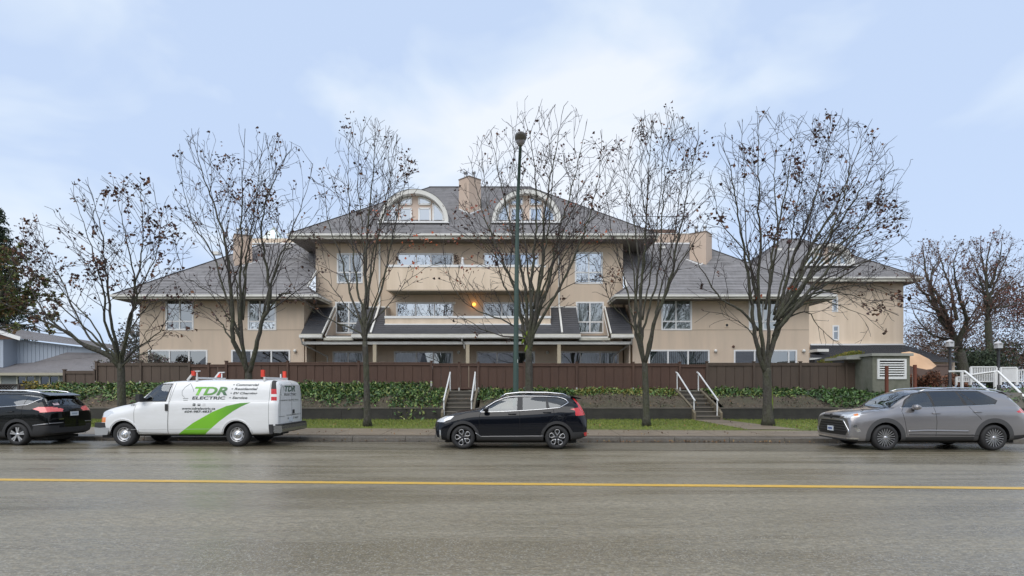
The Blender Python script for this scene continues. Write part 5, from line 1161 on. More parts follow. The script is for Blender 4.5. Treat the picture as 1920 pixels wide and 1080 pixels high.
class Car:
    def __init__(s, name, label, cat, pos, yaw, sp):
        s.r = thing(name, label, cat, pos, 'cars parked along the kerb' if cat == 'car' else None); s.r.rotation_euler = (0, 0, yaw); s.sp = sp; s.build()
    def build(s):
        sp = s.sp; L = sp['L']; f = {k: pchip(v) for k, v in sp['c'].items()}
        xs = sorted(set([0, .015, .04, .08, .13, .19] + [L-v for v in (0, .015, .04, .08, .13, .19)] + list(np.arange(.25, L-.2, .055)) + list(sp.get('xs', []))))
        rows = []
        for x in xs:
            b, T, E, Bt, Wm, Wb, Wt = (f[k](x) for k in ('bot', 'top', 'edge', 'belt', 'wm', 'wb', 'wt'))
            E = min(E, T-.004); Bt = min(Bt, E-.03); pf = f['plan'](x); Wm *= pf; Wb *= pf; Wt *= pf
            md = b + (Bt-b)*.45
            P = [(0,b),(Wm-.25,b),(Wm-.08,b+.0),(Wm-.02,b+.10),(Wm-.002,md-.08),(Wm,md+.08),(Wm-.008,Bt-.14),(Wb+.006,Bt-.03),(Wb-.02,Bt+.025),
                 ((Wb+Wt)/2+.018,(Bt+E)/2),(Wt+.028,E-.075 if E-Bt > .2 else (Bt+E)/2+.01),(Wt-.03,E),(Wt*.6,(E+T*2)/3),(0,T)]
            rows.append(chaikin(P, 2))
        bm = bmesh.new(); m = len(rows[0]); G = []
        cf, crr = sp.get('nose', .10), sp.get('tail', .06); W0 = f['wm'](L/2)
        def X(x, y):
            return x + cf*(y/W0)**2*math.exp(-x/.35) - crr*(y/W0)**2*math.exp(-(L-x)/.3)
        for i, x in enumerate(xs):
            near = [bm.verts.new((X(x, y), -y, z)) for (y, z) in rows[i]]
            far = [near[0]] + [bm.verts.new((X(x, y), y, z)) for (y, z) in rows[i][1:-1]] + [near[-1]]
            G.append((near, far))
        for i in range(len(xs)-1):
            for sd, fl in ((0, 0), (1, 1)):
                A, C = G[i][sd], G[i+1][sd]
                for j in range(m-1):
                    q = [A[j], C[j], C[j+1], A[j+1]]
                    if fl: q = q[::-1]
                    bm.faces.new(q)
        for e in (0, -1):
            near, far = G[e]; nc = 16; cols = [near]
            x = xs[e]
            for c in range(1, nc):
                t = 1-2*c/nc; col = []
                for j, (y, z) in enumerate(rows[e]):
                    col.append(near[j] if j in (0, m-1) else bm.verts.new((X(x, y*t), -y*t, z)))
                cols.append(col)
            cols.append(far)
            for c in range(nc):
                for j in range(m-1):
                    q = [cols[c][j], cols[c][j+1], cols[c+1][j+1], cols[c+1][j]]; q = [v for k, v in enumerate(q) if v not in q[:k]]
                    if e == -1: q = q[::-1]
                    if len(q) > 2: bm.faces.new(q)
        bm.normal_update()
        s.bvh = BVHTree.FromBMesh(bm)
        s.f = f; s.xs = xs
        # cut every outline into the shell
        idx = {'S': (0, 2), 'F': (1, 2), 'R': (1, 2), 'T': (0, 1)}
        cuts = list(sp['cuts'])
        arches = [(xa, sp['wr'], sp['ar']) for xa in sp['axles']]
        pre = [('_arch', 'S', circ(xa, zc, ra), None, lambda c: abs(c[1]) > .48) for xa, zc, ra in arches]
        allc = pre + cuts
        for (tg, ax, P, mt, cond) in allc:
            a, b = idx[ax]; lo = (min(p[0] for p in P)-.08, min(p[1] for p in P)-.08); hi = (max(p[0] for p in P)+.08, max(p[1] for p in P)+.08)
            for (p, q) in zip(P, P[1:]+P[:1]):
                if math.hypot(q[0]-p[0], q[1]-p[1]) < 1e-4: continue
                fs = [fc for fc in bm.faces if any(lo[0] < v.co[a] < hi[0] and lo[1] < v.co[b] < hi[1] for v in fc.verts) and (cond is None or cond(fc.calc_center_median()) or True) and s.axok(ax, fc)]
                if not fs: continue
                geom = list(set(v for fc in fs for v in fc.verts)) + list(set(e for fc in fs for e in fc.edges)) + fs
                n = [0, 0, 0]; n[a] = -(q[1]-p[1]); n[b] = q[0]-p[0]; co = [0, 0, 0]; co[a] = p[0]; co[b] = p[1]
                bmesh.ops.bisect_plane(bm, geom=geom, plane_co=co, plane_no=n, dist=1e-4)
            bm.normal_update()
        bm.verts.index_update()
        groups = {}
        for fc in bm.faces:
            c = fc.calc_center_median(); hit = None
            for (tg, ax, P, mt, cond) in allc:
                a, b = idx[ax]
                if not s.axok(ax, fc): continue
                if cond and not cond(c): continue
                if inpoly(c[a], c[b], P): hit = (tg, mt); break
            if hit and hit[0] == '_arch': continue
            side = 0
            if hit and hit[0] not in ('bonnet',): side = -1 if c[1] < 0 else 1
            if hit and hit[0] in ('windscreen','rear_window','grille','bumper','tailgate','lower_grille','number_plate','sunroof','roof_panel','front_bumper','rear_bumper','lower_cladding_rear'): side = 0
            key = (hit[0] if hit else 'body', hit[1] if hit else sp['paint'], side, hit and hit[0] in ('window','arch_trim','sill_trim','pillar_trim') and self_id(allc, c, idx, fc, s))
            groups.setdefault(key, []).append(fc)
        for (tg, mt, side, _), fs in groups.items():
            vm = {}; V = []; Fc = []
            for fc in fs:
                ff = []
                for v in fc.verts:
                    k = v.index
                    if k not in vm: vm[k] = len(V); V.append(tuple(v.co))
                    ff.append(vm[k])
                Fc.append(ff)
            me = bpy.data.meshes.new(tg); me.from_pydata(V, [], Fc); me.materials.append(mt); me.polygons.foreach_set('use_smooth', [True]*len(Fc)); me.update()
            b2 = bmesh.new(); b2.from_mesh(me)
            for e in b2.edges:
                if len(e.link_faces) == 2 and e.calc_face_angle(0) > .75: e.smooth = False
            b2.to_mesh(me); b2.free()
            o = part(tg, me, None, s.r, local=True)
            if tg == 'body': s.body = o
        bm.free()
        # wheel wells
        for xa, zc, ra in arches:
            for sd in (-1, 1):
                W = f['wm'](xa)-.035; mb = MB(); n = 16; R2 = ra+.004
                for i in range(n):
                    a0, a1 = math.pi*i/n, math.pi*(i+1)/n
                    p0 = (xa+R2*math.cos(a0), zc+R2*math.sin(a0)); p1 = (xa+R2*math.cos(a1), zc+R2*math.sin(a1))
                    mb.quad((p0[0],sd*W,p0[1]),(p1[0],sd*W,p1[1]),(p1[0],sd*.47,p1[1]),(p0[0],sd*.47,p0[1])); mb.poly([(xa,sd*.47,zc),(p0[0],sd*.47,p0[1]),(p1[0],sd*.47,p1[1])])
                part('wheel_well', mb, M_black, s.r, local=True)
        # underbody
        part('underbody', MB().box(.35, L-.35, -.62, .62, f['bot'](L/2)-.06, f['bot'](L/2)+.02).box(L-1.0, L-.4, -.3, .3, f['bot'](L/2)-.10, f['bot'](L/2)-.03), mat('underbody', (.02,.02,.02), .8), s.r, local=True)
        # wheels
        for xa in sp['axles']:
            for sd in (-1, 1):
                w = bpy.data.objects.new('wheel', None); COL.objects.link(w); w.parent = s.r; w.location = (xa, sd*(f['wm'](xa)-sp.get('wo', .03)), sp['wr']); w.rotation_euler = (0, random.uniform(0, 1.2), 0 if sd < 0 else math.pi)
                sp['wheel'](w, sp['wr'])
        # interior
        M_in = mat('car_interior', (.025,.025,.028), .8); bz = f['belt'](2.0)
        it = part('interior', MB().box(1.2, L-.6, -.72, .72, bz-.50, bz-.35), M_in, s.r, local=True)
        for xx in sp.get('seats', (2.15, 3.05)):
            for yy in (-.37, .37):
                part('seat', MB().bar((xx,yy,bz-.4),(xx+.13,yy,bz+.12), .46, .14, up=(1,0,0)).bar((xx+.14,yy,bz+.14),(xx+.18,yy,bz+.32), .24, .09, up=(1,0,0)), M_in, s.r, local=True)
        part('dashboard', MB().box(sp.get('dash', 1.25), sp.get('dash', 1.25)+.35, -.68, .68, bz-.35, bz-.03), M_in, s.r, local=True)
        sw = MB(); c = Vector((sp.get('dash', 1.25)+.48, -.37, bz-.0)); sw.tube([c+Vector((.06*math.sin(t), .18*math.cos(t), .17*math.sin(t))) for t in np.linspace(0, 2*math.pi, 17)], .015, 6, False); part('steering_wheel', sw, M_in, s.r, True, local=True)
    def axok(s, ax, fc):
        n = fc.normal
        if ax == 'S': return abs(n.y) > .12
        if ax == 'F': return n.x < -.15
        if ax == 'R': return n.x > .1
        if ax == 'T': return n.z > .15
    def hit(s, x, z, side=-1):
        h = s.bvh.ray_cast(Vector((x, side*3, z)), Vector((0, -side, 0)))
        return h[0] if h[0] else Vector((x, side*s.f['wm'](x), z))
    def hitR(s, y, z, d=1):
        h = s.bvh.ray_cast(Vector((s.sp['L']+2 if d == 1 else -2, y, z)), Vector((-d, 0, 0))); return h[0] if h[0] else Vector((s.sp['L'] if d == 1 else 0, y, z))
    def line(s, P, rad, m, name='trim', both=True, off=0, ax='S', step=.05, kind=None):
        for sd in ((-1, 1) if both and ax == 'S' else (-1,)):
            pts = []
            for (a, b) in zip(P, P[1:]):
                k = max(1, int(math.hypot(b[0]-a[0], b[1]-a[1])/step))
                for i in range(k): pts.append((a[0]+(b[0]-a[0])*i/k, a[1]+(b[1]-a[1])*i/k))
            pts.append(P[-1])
            if ax == 'S': q = [s.hit(x, z, sd)+Vector((0, sd*off, 0)) for x, z in pts]
            else: q = [s.hitR(x, z, 1 if ax == 'R' else -1)+Vector(((1 if ax == 'R' else -1)*off, 0, 0)) for x, z in pts]
            part(name, MB().tube(q, rad, 6), m, s.r, True, local=True)
    def text(s, txt, x0, x1, z0, z1, m, ax='S', shear=0, name='lettering', off=.006, bold=.0, rot=0):
        cu = bpy.data.curves.new('t', 'FONT'); cu.body = txt; cu.resolution_u = 3; cu.shear = shear; cu.offset = bold
        to = bpy.data.objects.new('t', cu); COL.objects.link(to); dg_ = bpy.context.evaluated_depsgraph_get(); me = bpy.data.meshes.new_from_object(to.evaluated_get(dg_))
        bpy.data.objects.remove(to); co = np.empty(len(me.vertices)*3); me.vertices.foreach_get('co', co); co = co.reshape(-1, 3)
        lo, hi = co.min(0), co.max(0)
        for i, v in enumerate(me.vertices):
            u = (co[i,0]-lo[0])/(hi[0]-lo[0]); w_ = (co[i,1]-lo[1])/(hi[1]-lo[1]); a = x0+(x1-x0)*u; z = z0+(z1-z0)*w_ + rot*(a-x0)
            v.co = (s.hit(a, z)+Vector((0,-off,0))) if ax == 'S' else (s.hitR(a, z)+Vector((off,0,0)))
        me.materials.append(m); me.update(); me.name = name
        return part(name, me, None, s.r, local=True)
def self_id(allc, c, idx, fc, s):
    for k, (tg, ax, P, mt, cond) in enumerate(allc):
        a, b = idx[ax]
        if s.axok(ax, fc) and (not cond or cond(c)) and inpoly(c[a], c[b], P): return k
    return -1
M_tyre = mat('tyre_rubber', (.022,.022,.023), .75, bump=(60,.3,.003)); M_alloy = mat('alloy', (.55,.55,.56), .28, metal=.85); M_alloy_d = mat('alloy_dark', (.04,.04,.045), .4, metal=.5); M_steel = mat('steel_wheel', (.50,.50,.51), .35, metal=.7)
M_chrome = mat('chrome', (.75,.76,.78), .12, metal=1); M_plast = mat('black_plastic', (.028,.028,.03), .6); M_gap = mat('panel_gap', (.006,.006,.007), .9)
M_redl = mat('tail_lamp_red', (.42,.012,.015), .12, coat=1, emit=((.8,.03,.03), .12)); M_redpk = mat('tail_lamp_pale', (.62,.12,.12), .15, coat=1, emit=((.9,.12,.12), .12)); M_head = mat('head_lamp', (.66,.68,.70), .12, metal=.2, coat=1); M_orange = mat('indicator', (.75,.22,.03), .2, coat=1)
M_plate = mat('number_plate', (.68,.72,.76), .4)
def tyre_rim(w, r, rr, tw=.215, barrel=M_alloy):
    t = part('tyre', MB().lathe([(rr-.01,-.01),(rr+.01,-.028),(r-.055,-.030),(r-.018,-.012),(r,.03),(r,tw-.03),(r-.018,tw),(rr,tw)], 40, 'y'), M_tyre, w, True, local=True)
    part('rim', MB().lathe([(rr-.004,.012),(rr+.004,-.018),(rr-.008,-.02),(rr-.018,.01),(rr-.03,.06),(rr-.04,tw)], 36, 'y'), barrel, w, True, local=True)
    part('brake_disc', MB().lathe([(0,.10),(rr*.72,.10),(rr*.72,.12)], 24, 'y'), mat('brake_steel', (.10,.10,.10), .4, metal=.7), w, local=True)
    part('wheel_back', MB().lathe([(0,.15),(rr-.02,.15)], 24, 'y'), M_black, w, local=True)
def spoke(mb, a, r0, r1, w0, w1, y0=-.012, y1=-.012, th=.03, twist=0):
    ca, sa = math.cos(a), math.sin(a); ct, st = math.cos(a+twist), math.sin(a+twist); pts = []
    for (r, w, y, c, s_) in ((r0,w0,y0,ca,sa),(r1,w1,y1,ct,st)):
        for (u, v) in ((-w/2,0),(w/2,0),(w/2*.7,th),(-w/2*.7,th)): pts.append((r*c-u*s_, y+v, r*s_+u*c))
    i = len(mb.v); mb.v += pts; mb.f += [(i,i+1,i+5,i+4),(i+1,i+2,i+6,i+5),(i+2,i+3,i+7,i+6),(i+3,i,i+4,i+7),(i,i+3,i+2,i+1),(i+4,i+5,i+6,i+7)]
def wheel_petal(w, r):
    rr = r*.69; tyre_rim(w, r, rr, barrel=M_alloy_d)
    for k in range(5):
        a = 2*math.pi*k/5; mb = MB()
        P = [(.05,0),(.10,.10),(.16,.27),(.205,.25),(.218,0),(.205,-.25),(.16,-.27),(.10,-.10),(.05,0)]
        P = [(.045,.0),(.09,.17),(.15,.36),(.20,.33),(.222,.12),(.222,-.12),(.20,-.33),(.15,-.36),(.09,-.17),(.045,0)]
        mb.tube([(q*math.cos(a+t), -.012, q*math.sin(a+t)) for q, t in P], .0115, 6); part('spoke', mb, M_alloy, w, True, local=True)
    part('hub_cap', MB().lathe([(0,-.022),(.03,-.02),(.05,-.005),(.055,.03)], 16, 'y'), M_alloy_d, w, True, local=True)
def wheel_split(w, r, n=5, sp=.17, m=None):
    rr = r*.70; tyre_rim(w, r, rr, barrel=m or M_alloy)
    for k in range(n):
        mb = MB()
        for s_ in (-sp, sp): spoke(mb, 2*math.pi*k/n+s_*.6, .05, rr-.012, .034, .048, -.010, -.014, .03, s_*.25)
        part('spoke', mb, M_alloy, w, local=True)
    part('hub_cap', MB().lathe([(0,-.022),(.035,-.018),(.062,-.004),(.066,.03)], 16, 'y'), M_alloy, w, True, local=True)
def wheel_multi(w, r):
    rr = r*.72; tyre_rim(w, r, rr, barrel=M_alloy_d)
    for k in range(10):
        mb = MB()
        for s_ in (-1, 1): spoke(mb, 2*math.pi*k/10+s_*.085, .045, rr-.012, .013, .019, -.006, -.016, .03, s_*.075)
        part('spoke', mb, M_alloy, w, local=True)
    part('hub_cap', MB().lathe([(0,-.022),(.03,-.018),(.055,-.002),(.058,.03)], 16, 'y'), M_alloy, w, True, local=True)
def wheel_steel(w, r):
    rr = r*.60; tyre_rim(w, r, rr, .22, M_steel)
    n = 64; mb = MB(); 
    prof = [(.085,-.012),(.12,.012),(.165,-.002),(.192,.02),(rr-.012,.022)]
    for i in range(n):
        a0, a1 = 2*math.pi*i/n, 2*math.pi*(i+1)/n
        for j in range(len(prof)-1):
            if j == 2 and (i % 8) in (0,1,2,3): continue
            (r0, y0), (r1, y1) = prof[j], prof[j+1]
            mb.quad((r0*math.cos(a0),y0,r0*math.sin(a0)),(r1*math.cos(a0),y1,r1*math.sin(a0)),(r1*math.cos(a1),y1,r1*math.sin(a1)),(r0*math.cos(a1),y0,r0*math.sin(a1)))
    part('wheel_disc', mb, M_steel, w, True, local=True)
    hb = part('hub_cap', MB().lathe([(0,-.055),(.035,-.055),(.045,-.045),(.05,-.02),(.088,-.012)], 16, 'y'), M_chrome, w, True, local=True)
    for k in range(8): a = 2*math.pi*k/8+.2; part('wheel_nut', MB().lathe([(0,-.03),(.012,-.03),(.012,.0)], 6, 'y', (.068*math.cos(a),0,.068*math.sin(a))), M_chrome, w, local=True)
def mirror(car, x, z, m, w=.20, h=.14, arm=.07, y=None):
    W = car.f['wb'](x) if y is None else y
    for sd in (-1, 1):
        mb = MB(); n = 12
        for j, (u, s_) in enumerate(((0,.55),(.05,.92),(.12,1),(.19,.95),(.215,.6))): pass
        ringp = []
        for (dy, s_) in ((.0,.25),(.025,.75),(.08,1),(.15,.97),(.20,.8),(.22,.35)):
            ringp.append([(x+.06*0+w*.42*s_*math.cos(2*math.pi*a/n), sd*(W+.04+dy), z+.05+h*.5*s_*math.sin(2*math.pi*a/n)) for a in range(n)])
        for j in range(len(ringp)-1):
            for a in range(n): b = (a+1)%n; mb.quad(ringp[j][a],ringp[j][b],ringp[j+1][b],ringp[j+1][a])
        mb.poly(ringp[-1]); mb.poly(ringp[0][::-1])
        o = part('wing_mirror', mb, m, car.r, True, local=True); part('mirror_arm', MB().bar((x,sd*(W-.06),z-.03),(x,sd*(W+.10),z+.01), .09, .05), M_plast, o, local=True)
def handles(car, P, m):
    for (x, z) in P:
        for sd in (-1, 1):
            h = car.hit(x, z, sd); mb = MB(); mb.tube([h+Vector((-.11,sd*.0,0)), h+Vector((-.09,sd*.028,.0)), h+Vector((.09,sd*.028,0)), h+Vector((.11,sd*.0,0))], .014, 6); part('door_handle', mb, m, car.r, True, local=True)
gl_front = glassmat('car_glass_front', (.76,.83,.80), .09); gl_rear = glassmat('car_glass_tinted', (.10,.11,.12), .07, refl=(.85,.9,.95)); gl_ws = glassmat('car_glass_windscreen', (.5,.55,.55), .18)
def paint(name, col, metal=.35, rough=.32):
    return mat(name, col, rough, metal=metal, coat=1.0 if sum(col) > .1 else .7, spec=.5 if sum(col) > .1 else .05)
# --- dark blue-black crossover (centre)
cx = lambda v: (v-480)/354.7+.90
cz = lambda v: (870-v)/354.7
CP = lambda *P: [(cx(a), cz(b)) for a, b in P]
pb = paint('paint_midnight_blue', (.003,.0042,.008), 0, .4)
cut = [('window','S',CP((712,492),(1022,487),(1026,354),(905,366),(812,402),(748,447)),gl_front,None), ('window','S',CP((1080,480),(1318,466),(1306,352),(1078,352)),gl_rear,None),
 ('window','S',CP((1350,461),(1442,448),(1520,397),(1492,374),(1440,361),(1325,353)),gl_rear,None),
 ('pillar_trim','S',CP((1022,487),(1080,480),(1078,352),(1026,354)),M_plast,None), ('pillar_trim','S',CP((1318,466),(1350,461),(1325,353),(1306,352)),M_plast,None), ('pillar_trim','S',CP((655,496),(712,492),(748,447),(700,462)),M_plast,None),
 ('head_lamp','S',CP((215,600),(225,562),(290,543),(388,538),(352,572),(290,590)),M_head,lambda c: c[0] < .9), ('head_lamp','F',[(-.86,.76),(-.52,.76),(-.52,.86),(-.86,.86)],M_head,None), ('head_lamp','F',[(.86,.76),(.52,.76),(.52,.86),(.86,.86)],M_head,None),
 ('grille','F',[(-.5,.56),(.5,.56),(.55,.83),(-.55,.83)],M_plast,None), ('lower_grille','F',[(-.7,.25),(.7,.25),(.62,.45),(-.62,.45)],M_plast,None), ('fog_lamp_trim','S',CP((176,700),(190,768),(258,774),(252,678),(240,678),(240,758),(208,752),(196,700)),M_chrome,None),
 ('tail_lamp','S',CP((1585,360),(1605,362),(1650,400),(1700,445),(1760,500),(1760,522),(1690,520),(1640,494),(1555,467),(1640,452),(1640,432)),M_redl,None), ('tail_lamp','R',[(-.9,.95),(-.55,.97),(-.6,1.12),(-.9,1.12)],M_redl,None), ('tail_lamp','R',[(.9,.95),(.55,.97),(.6,1.12),(.9,1.12)],M_redl,None),
 ('reflector','S',CP((1690,704),(1770,690),(1770,738),(1700,738)),M_redl,None),
 ('arch_trim','S',circ(.90,.335,.465,20,1),M_plast,lambda c: abs(c[1])>.5), ('arch_trim','S',circ(3.556,.335,.465,20,1),M_plast,lambda c: abs(c[1])>.5),
 ('sill_trim','S',CP((600,705),(660,745),(1330,738),(1330,830),(600,830)),M_plast,lambda c: abs(c[1])>.5), ('rear_bumper','S',CP((1540,700),(1780,690),(1780,850),(1540,850)),M_plast,lambda c: c[0]>3.9),
 ('windscreen','T',[(1.36,-.66),(1.36,.66),(2.02,.56),(2.02,-.56)],gl_ws,lambda c: c[2]>1.05), ('rear_window','R',[(-.58,1.15),(.58,1.15),(.5,1.42),(-.5,1.42)],gl_rear,None)]
spec = dict(L=4.47, paint=pb, axles=(.90, 3.556), wr=.335, ar=.385, wheel=wheel_petal, cuts=cut, nose=.16, tail=.10, seats=(2.25,3.1), dash=1.42,
 c=dict(bot=[(0,.30),(.3,.24),(1,.22),(3.5,.22),(4.2,.28),(4.47,.36)], top=[(0,.70),(.05,.80),(.15,.87),(.336,.944),(.675,1.043),(1.125,1.108),(1.295,1.14),(1.55,1.27),(2.0,1.485),(2.366,1.56),(2.789,1.592),(3.21,1.585),(3.776,1.545),(4.06,1.49),(4.16,1.40),(4.36,1.10),(4.43,.92),(4.47,.84)],
 edge=[(0,.66),(.05,.76),(.15,.83),(.336,.91),(.675,1.005),(1.125,1.075),(1.295,1.10),(1.55,1.23),(2.0,1.45),(2.366,1.50),(2.789,1.525),(3.21,1.515),(3.776,1.46),(4.06,1.41),(4.16,1.33),(4.36,1.06),(4.47,.80)],
 belt=[(0,.6),(.15,.74),(.336,.84),(.675,.94),(1.295,1.03),(2.0,1.05),(3.18,1.11),(3.7,1.16),(4.1,1.16),(4.3,.98),(4.47,.74)],
 wm=[(0,.90),(.8,.925),(3.6,.925),(4.47,.90)], wb=[(0,.84),(.5,.86),(1.3,.87),(3.3,.87),(4.1,.84),(4.47,.84)], wt=[(0,.70),(.8,.76),(1.3,.74),(1.7,.66),(2.1,.615),(3.2,.61),(3.9,.58),(4.2,.62),(4.47,.74)], plan=[(0,.80),(.04,.88),(.12,.94),(.3,.985),(.6,1),(4.0,1),(4.3,.975),(4.42,.92),(4.47,.86)]))
dn = 16.62
car1 = Car('parked_car', 'dark blue-black crossover with chrome window trim parked in the middle of the street', 'car', (xat(870,dn)-.90, dn+.92, .012), -.030, spec)
loopP = CP((650,499),(760,497),(900,493),(1100,482),(1290,469),(1450,453),(1540,403),(1520,376),(1490,362),(1440,350),(1300,341),(1100,339),(1000,341),(900,354),(800,394),(700,455),(650,499))
car1.line(loopP, .013, M_chrome, 'window_trim', off=.002); car1.line(CP((605,706),(660,742),(1285,736)), .009, mat('sill_silver',(.35,.35,.36),.3,metal=.7), 'sill_line')
for P in (CP((655,505),(640,560),(650,700)), CP((1050,480),(1052,700)), CP((1385,460),(1398,540),(1330,610),(1290,660)), CP((655,720),(1280,712)), CP((560,480),(640,498)), CP((400,540),(560,492),(640,470))): car1.line(P, .006, M_gap, 'panel_gap', off=-.002)
car1.line(CP((1425,500),(1495,500),(1505,512),(1502,545),(1432,545),(1423,532),(1425,500)), .004, M_gap, 'fuel_flap_gap'); mirror(car1, cx(715), cz(488), pb, .20, .13); handles(car1, [(cx(975),cz(517)), (cx(1325),cz(500))], pb)
for sd in (-1, 1): part('roof_rail', MB().tube([(1.95,sd*.57,1.47),(2.1,sd*.565,1.56),(2.5,sd*.56,1.605),(3.3,sd*.555,1.60),(3.75,sd*.55,1.56),(3.87,sd*.55,1.50)], .016, 8), M_chrome, car1.r, True, local=True)
part('spoiler', MB().prism([(3.98,1.50),(4.26,1.44),(4.27,1.415),(4.1,1.42)], -.55, .55), pb, car1.r, local=True); part('antenna', MB().prism([(3.7,1.55),(3.86,1.61),(3.88,1.54)], -.015, .015), pb, car1.r, local=True)
# --- grey three-row crossover (right)
cx = lambda v: (v-743)/315+1.0
cz = lambda v: (771-v)/315
pg = paint('paint_warm_grey', (.27,.26,.265), .6, .28)
AC = lambda c: abs(c[1]) > .5
cut = [('window','S',CP((905,396),(962,332),(1042,284),(1146,264),(1162,388)),gl_front,None), ('window','S',CP((1182,385),(1432,378),(1402,258),(1172,262)),gl_rear,None), ('window','S',CP((1462,377),(1520,373),(1436,259),(1422,259)),gl_rear,None), ('window','S',CP((1532,372),(1690,364),(1724,336),(1600,259),(1446,258)),gl_rear,None),
 ('pillar_trim','S',CP((885,402),(1700,372),(1738,336),(1610,250),(1400,248),(1146,254),(1035,274),(950,328)),M_plast,lambda c: c[2]>1.16),
 ('indicator','S',CP((492,460),(530,449),(518,468),(488,474)),M_orange,None), ('head_lamp','S',CP((380,470),(565,440),(520,474),(440,490),(380,494)),M_head,lambda c: c[0]<.5), ('head_lamp','F',[(-.97,.92),(-.45,.95),(-.5,.985),(-.97,1.01)],M_head,None), ('head_lamp','F',[(.97,.92),(.45,.95),(.5,.985),(.97,1.01)],M_head,None),
 ('grille','F',[(-.60,.80),(.60,.80),(.80,.50),(.72,.40),(-.72,.40),(-.80,.50)],M_black,None), ('grille_slot','F',[(-.43,.875),(.43,.875),(.50,.945),(-.50,.945)],M_black,None),
 ('side_vent','S',CP((460,560),(495,548),(530,606),(500,612)),M_chrome,None), ('bumper','F',[(-.99,.30),(.99,.30),(.99,.345),(-.99,.345)],M_chrome,None), ('lower_grille','F',[(-1,.15),(1,.15),(1,.30),(-1,.30)],M_plast,None), ('sill_trim','S',CP((428,690),(640,690),(640,760),(428,760)),M_plast,AC),
 ('arch_trim','S',circ(1.0,.355,.545,20,1),mat('cladding_grey',(.06,.06,.062),.55),AC), ('arch_trim','S',circ(3.952,.355,.545,20,1),mat('cladding_grey',(.06,.06,.062),.55),AC), ('sill_trim','S',CP((850,655),(1560,648),(1560,760),(850,760)),M_plast,AC),
 ('rear_bumper','S',CP((1790,640),(2100,625),(2100,780),(1790,780)),M_plast,lambda c: c[0]>4.2), ('tail_lamp','S',CP((1862,432),(1930,402),(2040,402),(2040,445),(1880,440)),M_redl,None),
 ('windscreen','T',[(1.16,-.76),(1.16,.76),(1.93,.63),(1.93,-.63)],gl_ws,lambda c: c[2]>1.13), ('rear_window','R',[(-.66,1.25),(.66,1.25),(.6,1.55),(-.6,1.55)],gl_rear,None), ('sunroof','T',[(2.25,-.45),(3.0,-.45),(3.0,.45),(2.25,.45)],M_plast,lambda c: c[2]>1.5)]
spec = dict(L=5.10, paint=pg, axles=(1.0, 3.952), wr=.355, ar=.425, wheel=wheel_multi, cuts=cut, nose=.05, tail=.08, seats=(2.35,3.25,4.0), dash=1.35,
 c=dict(bot=[(0,.26),(.3,.22),(1,.25),(4,.25),(4.7,.30),(5.1,.40)], top=[(0,.93),(.03,.975),(.1,1.01),(.5,1.10),(1.0,1.165),(1.16,1.19),(1.5,1.40),(1.85,1.585),(2.2,1.675),(2.8,1.71),(3.6,1.71),(4.2,1.69),(4.5,1.645),(4.62,1.56),(4.9,1.22),(5.0,1.05),(5.1,.95)],
 edge=[(0,.90),(.03,.945),(.1,.98),(.5,1.065),(1.0,1.125),(1.16,1.15),(1.5,1.37),(1.85,1.545),(2.2,1.625),(2.8,1.66),(3.6,1.66),(4.2,1.63),(4.5,1.575),(4.62,1.49),(4.9,1.18),(5.0,1.01),(5.1,.92)],
 belt=[(0,.82),(.1,.90),(.5,.99),(1.0,1.07),(1.4,1.145),(2.4,1.18),(3.4,1.215),(4.1,1.25),(4.6,1.25),(4.85,1.08),(5.1,.86)],
 wm=[(0,.96),(.8,.99),(4.2,.99),(5.1,.95)], wb=[(0,.92),(.6,.93),(1.4,.92),(3.8,.91),(4.6,.86),(5.1,.88)], wt=[(0,.78),(.8,.84),(1.2,.80),(1.6,.72),(2.1,.675),(3.6,.665),(4.4,.63),(4.7,.66),(5.1,.78)], plan=[(0,.90),(.03,.945),(.1,.97),(.3,.99),(.6,1),(4.5,1),(4.9,.98),(5.04,.93),(5.1,.88)]))
dn = 16.25
car2 = Car('parked_car', 'warm grey three-row crossover with black grille and wide dark wheel arches at the right', 'car', (xat(1662.5,dn)-1.0, dn+.99, .012), -.022, spec)
for P in (CP((905,400),(885,430),(905,520),(925,640)), CP((1168,396),(1178,520),(1172,645)), CP((1470,385),(1500,440),(1545,480),(1560,500)), CP((925,645),(1540,640)), CP((560,440),(700,405),(835,400))): car2.line(P, .006, M_gap, 'panel_gap', off=-.002)
car2.line(CP((880,401),(1160,394),(1500,382),(1700,371)), .009, M_chrome, 'window_trim'); car2.line(CP((935,604),(1100,597),(1450,602)), .034, pg, 'door_crease', off=-.016); car2.line(CP((940,632),(1500,634)), .012, M_plast, 'door_moulding', off=0)
mirror(car2, cx(985), cz(408), pg, .26, .16); handles(car2, [(cx(1175),cz(446)), (cx(1530),cz(433))], pg)
for k in range(4): car2.line([(-.62-.035*k,.74-.072*k),(0,.745-.072*k),(.62+.035*k,.74-.072*k)], .008, mat('grille_bar',(.10,.10,.105),.3,metal=.5), 'grille_bar', ax='F', off=.004)
car2.line([(-.84,.42),(-.86,.55),(-.62,.82),(0,.835),(.62,.82),(.86,.55),(.84,.42)], .013, M_chrome, 'grille_surround', ax='F', off=0)
c_ = car2.hitR(0,.56,-1); pt_ = part('number_plate', MB().box(c_.x-.03, c_.x-.012, -.155, .155, .49, .63), M_plate, car2.r, local=True); part('plate_marks', MB().box(c_.x-.034, c_.x-.031, -.11, .11, .535, .585), mat('plate_blue',(.12,.16,.35),.5), pt_, local=True)
c_ = car2.hitR(0,.91,-1); part('badge', MB().lathe([(0,-.015),(.07,-.012),(.08,.01)], 20, 'x', (c_.x, 0, .91)), M_plast, car2.r, local=True)
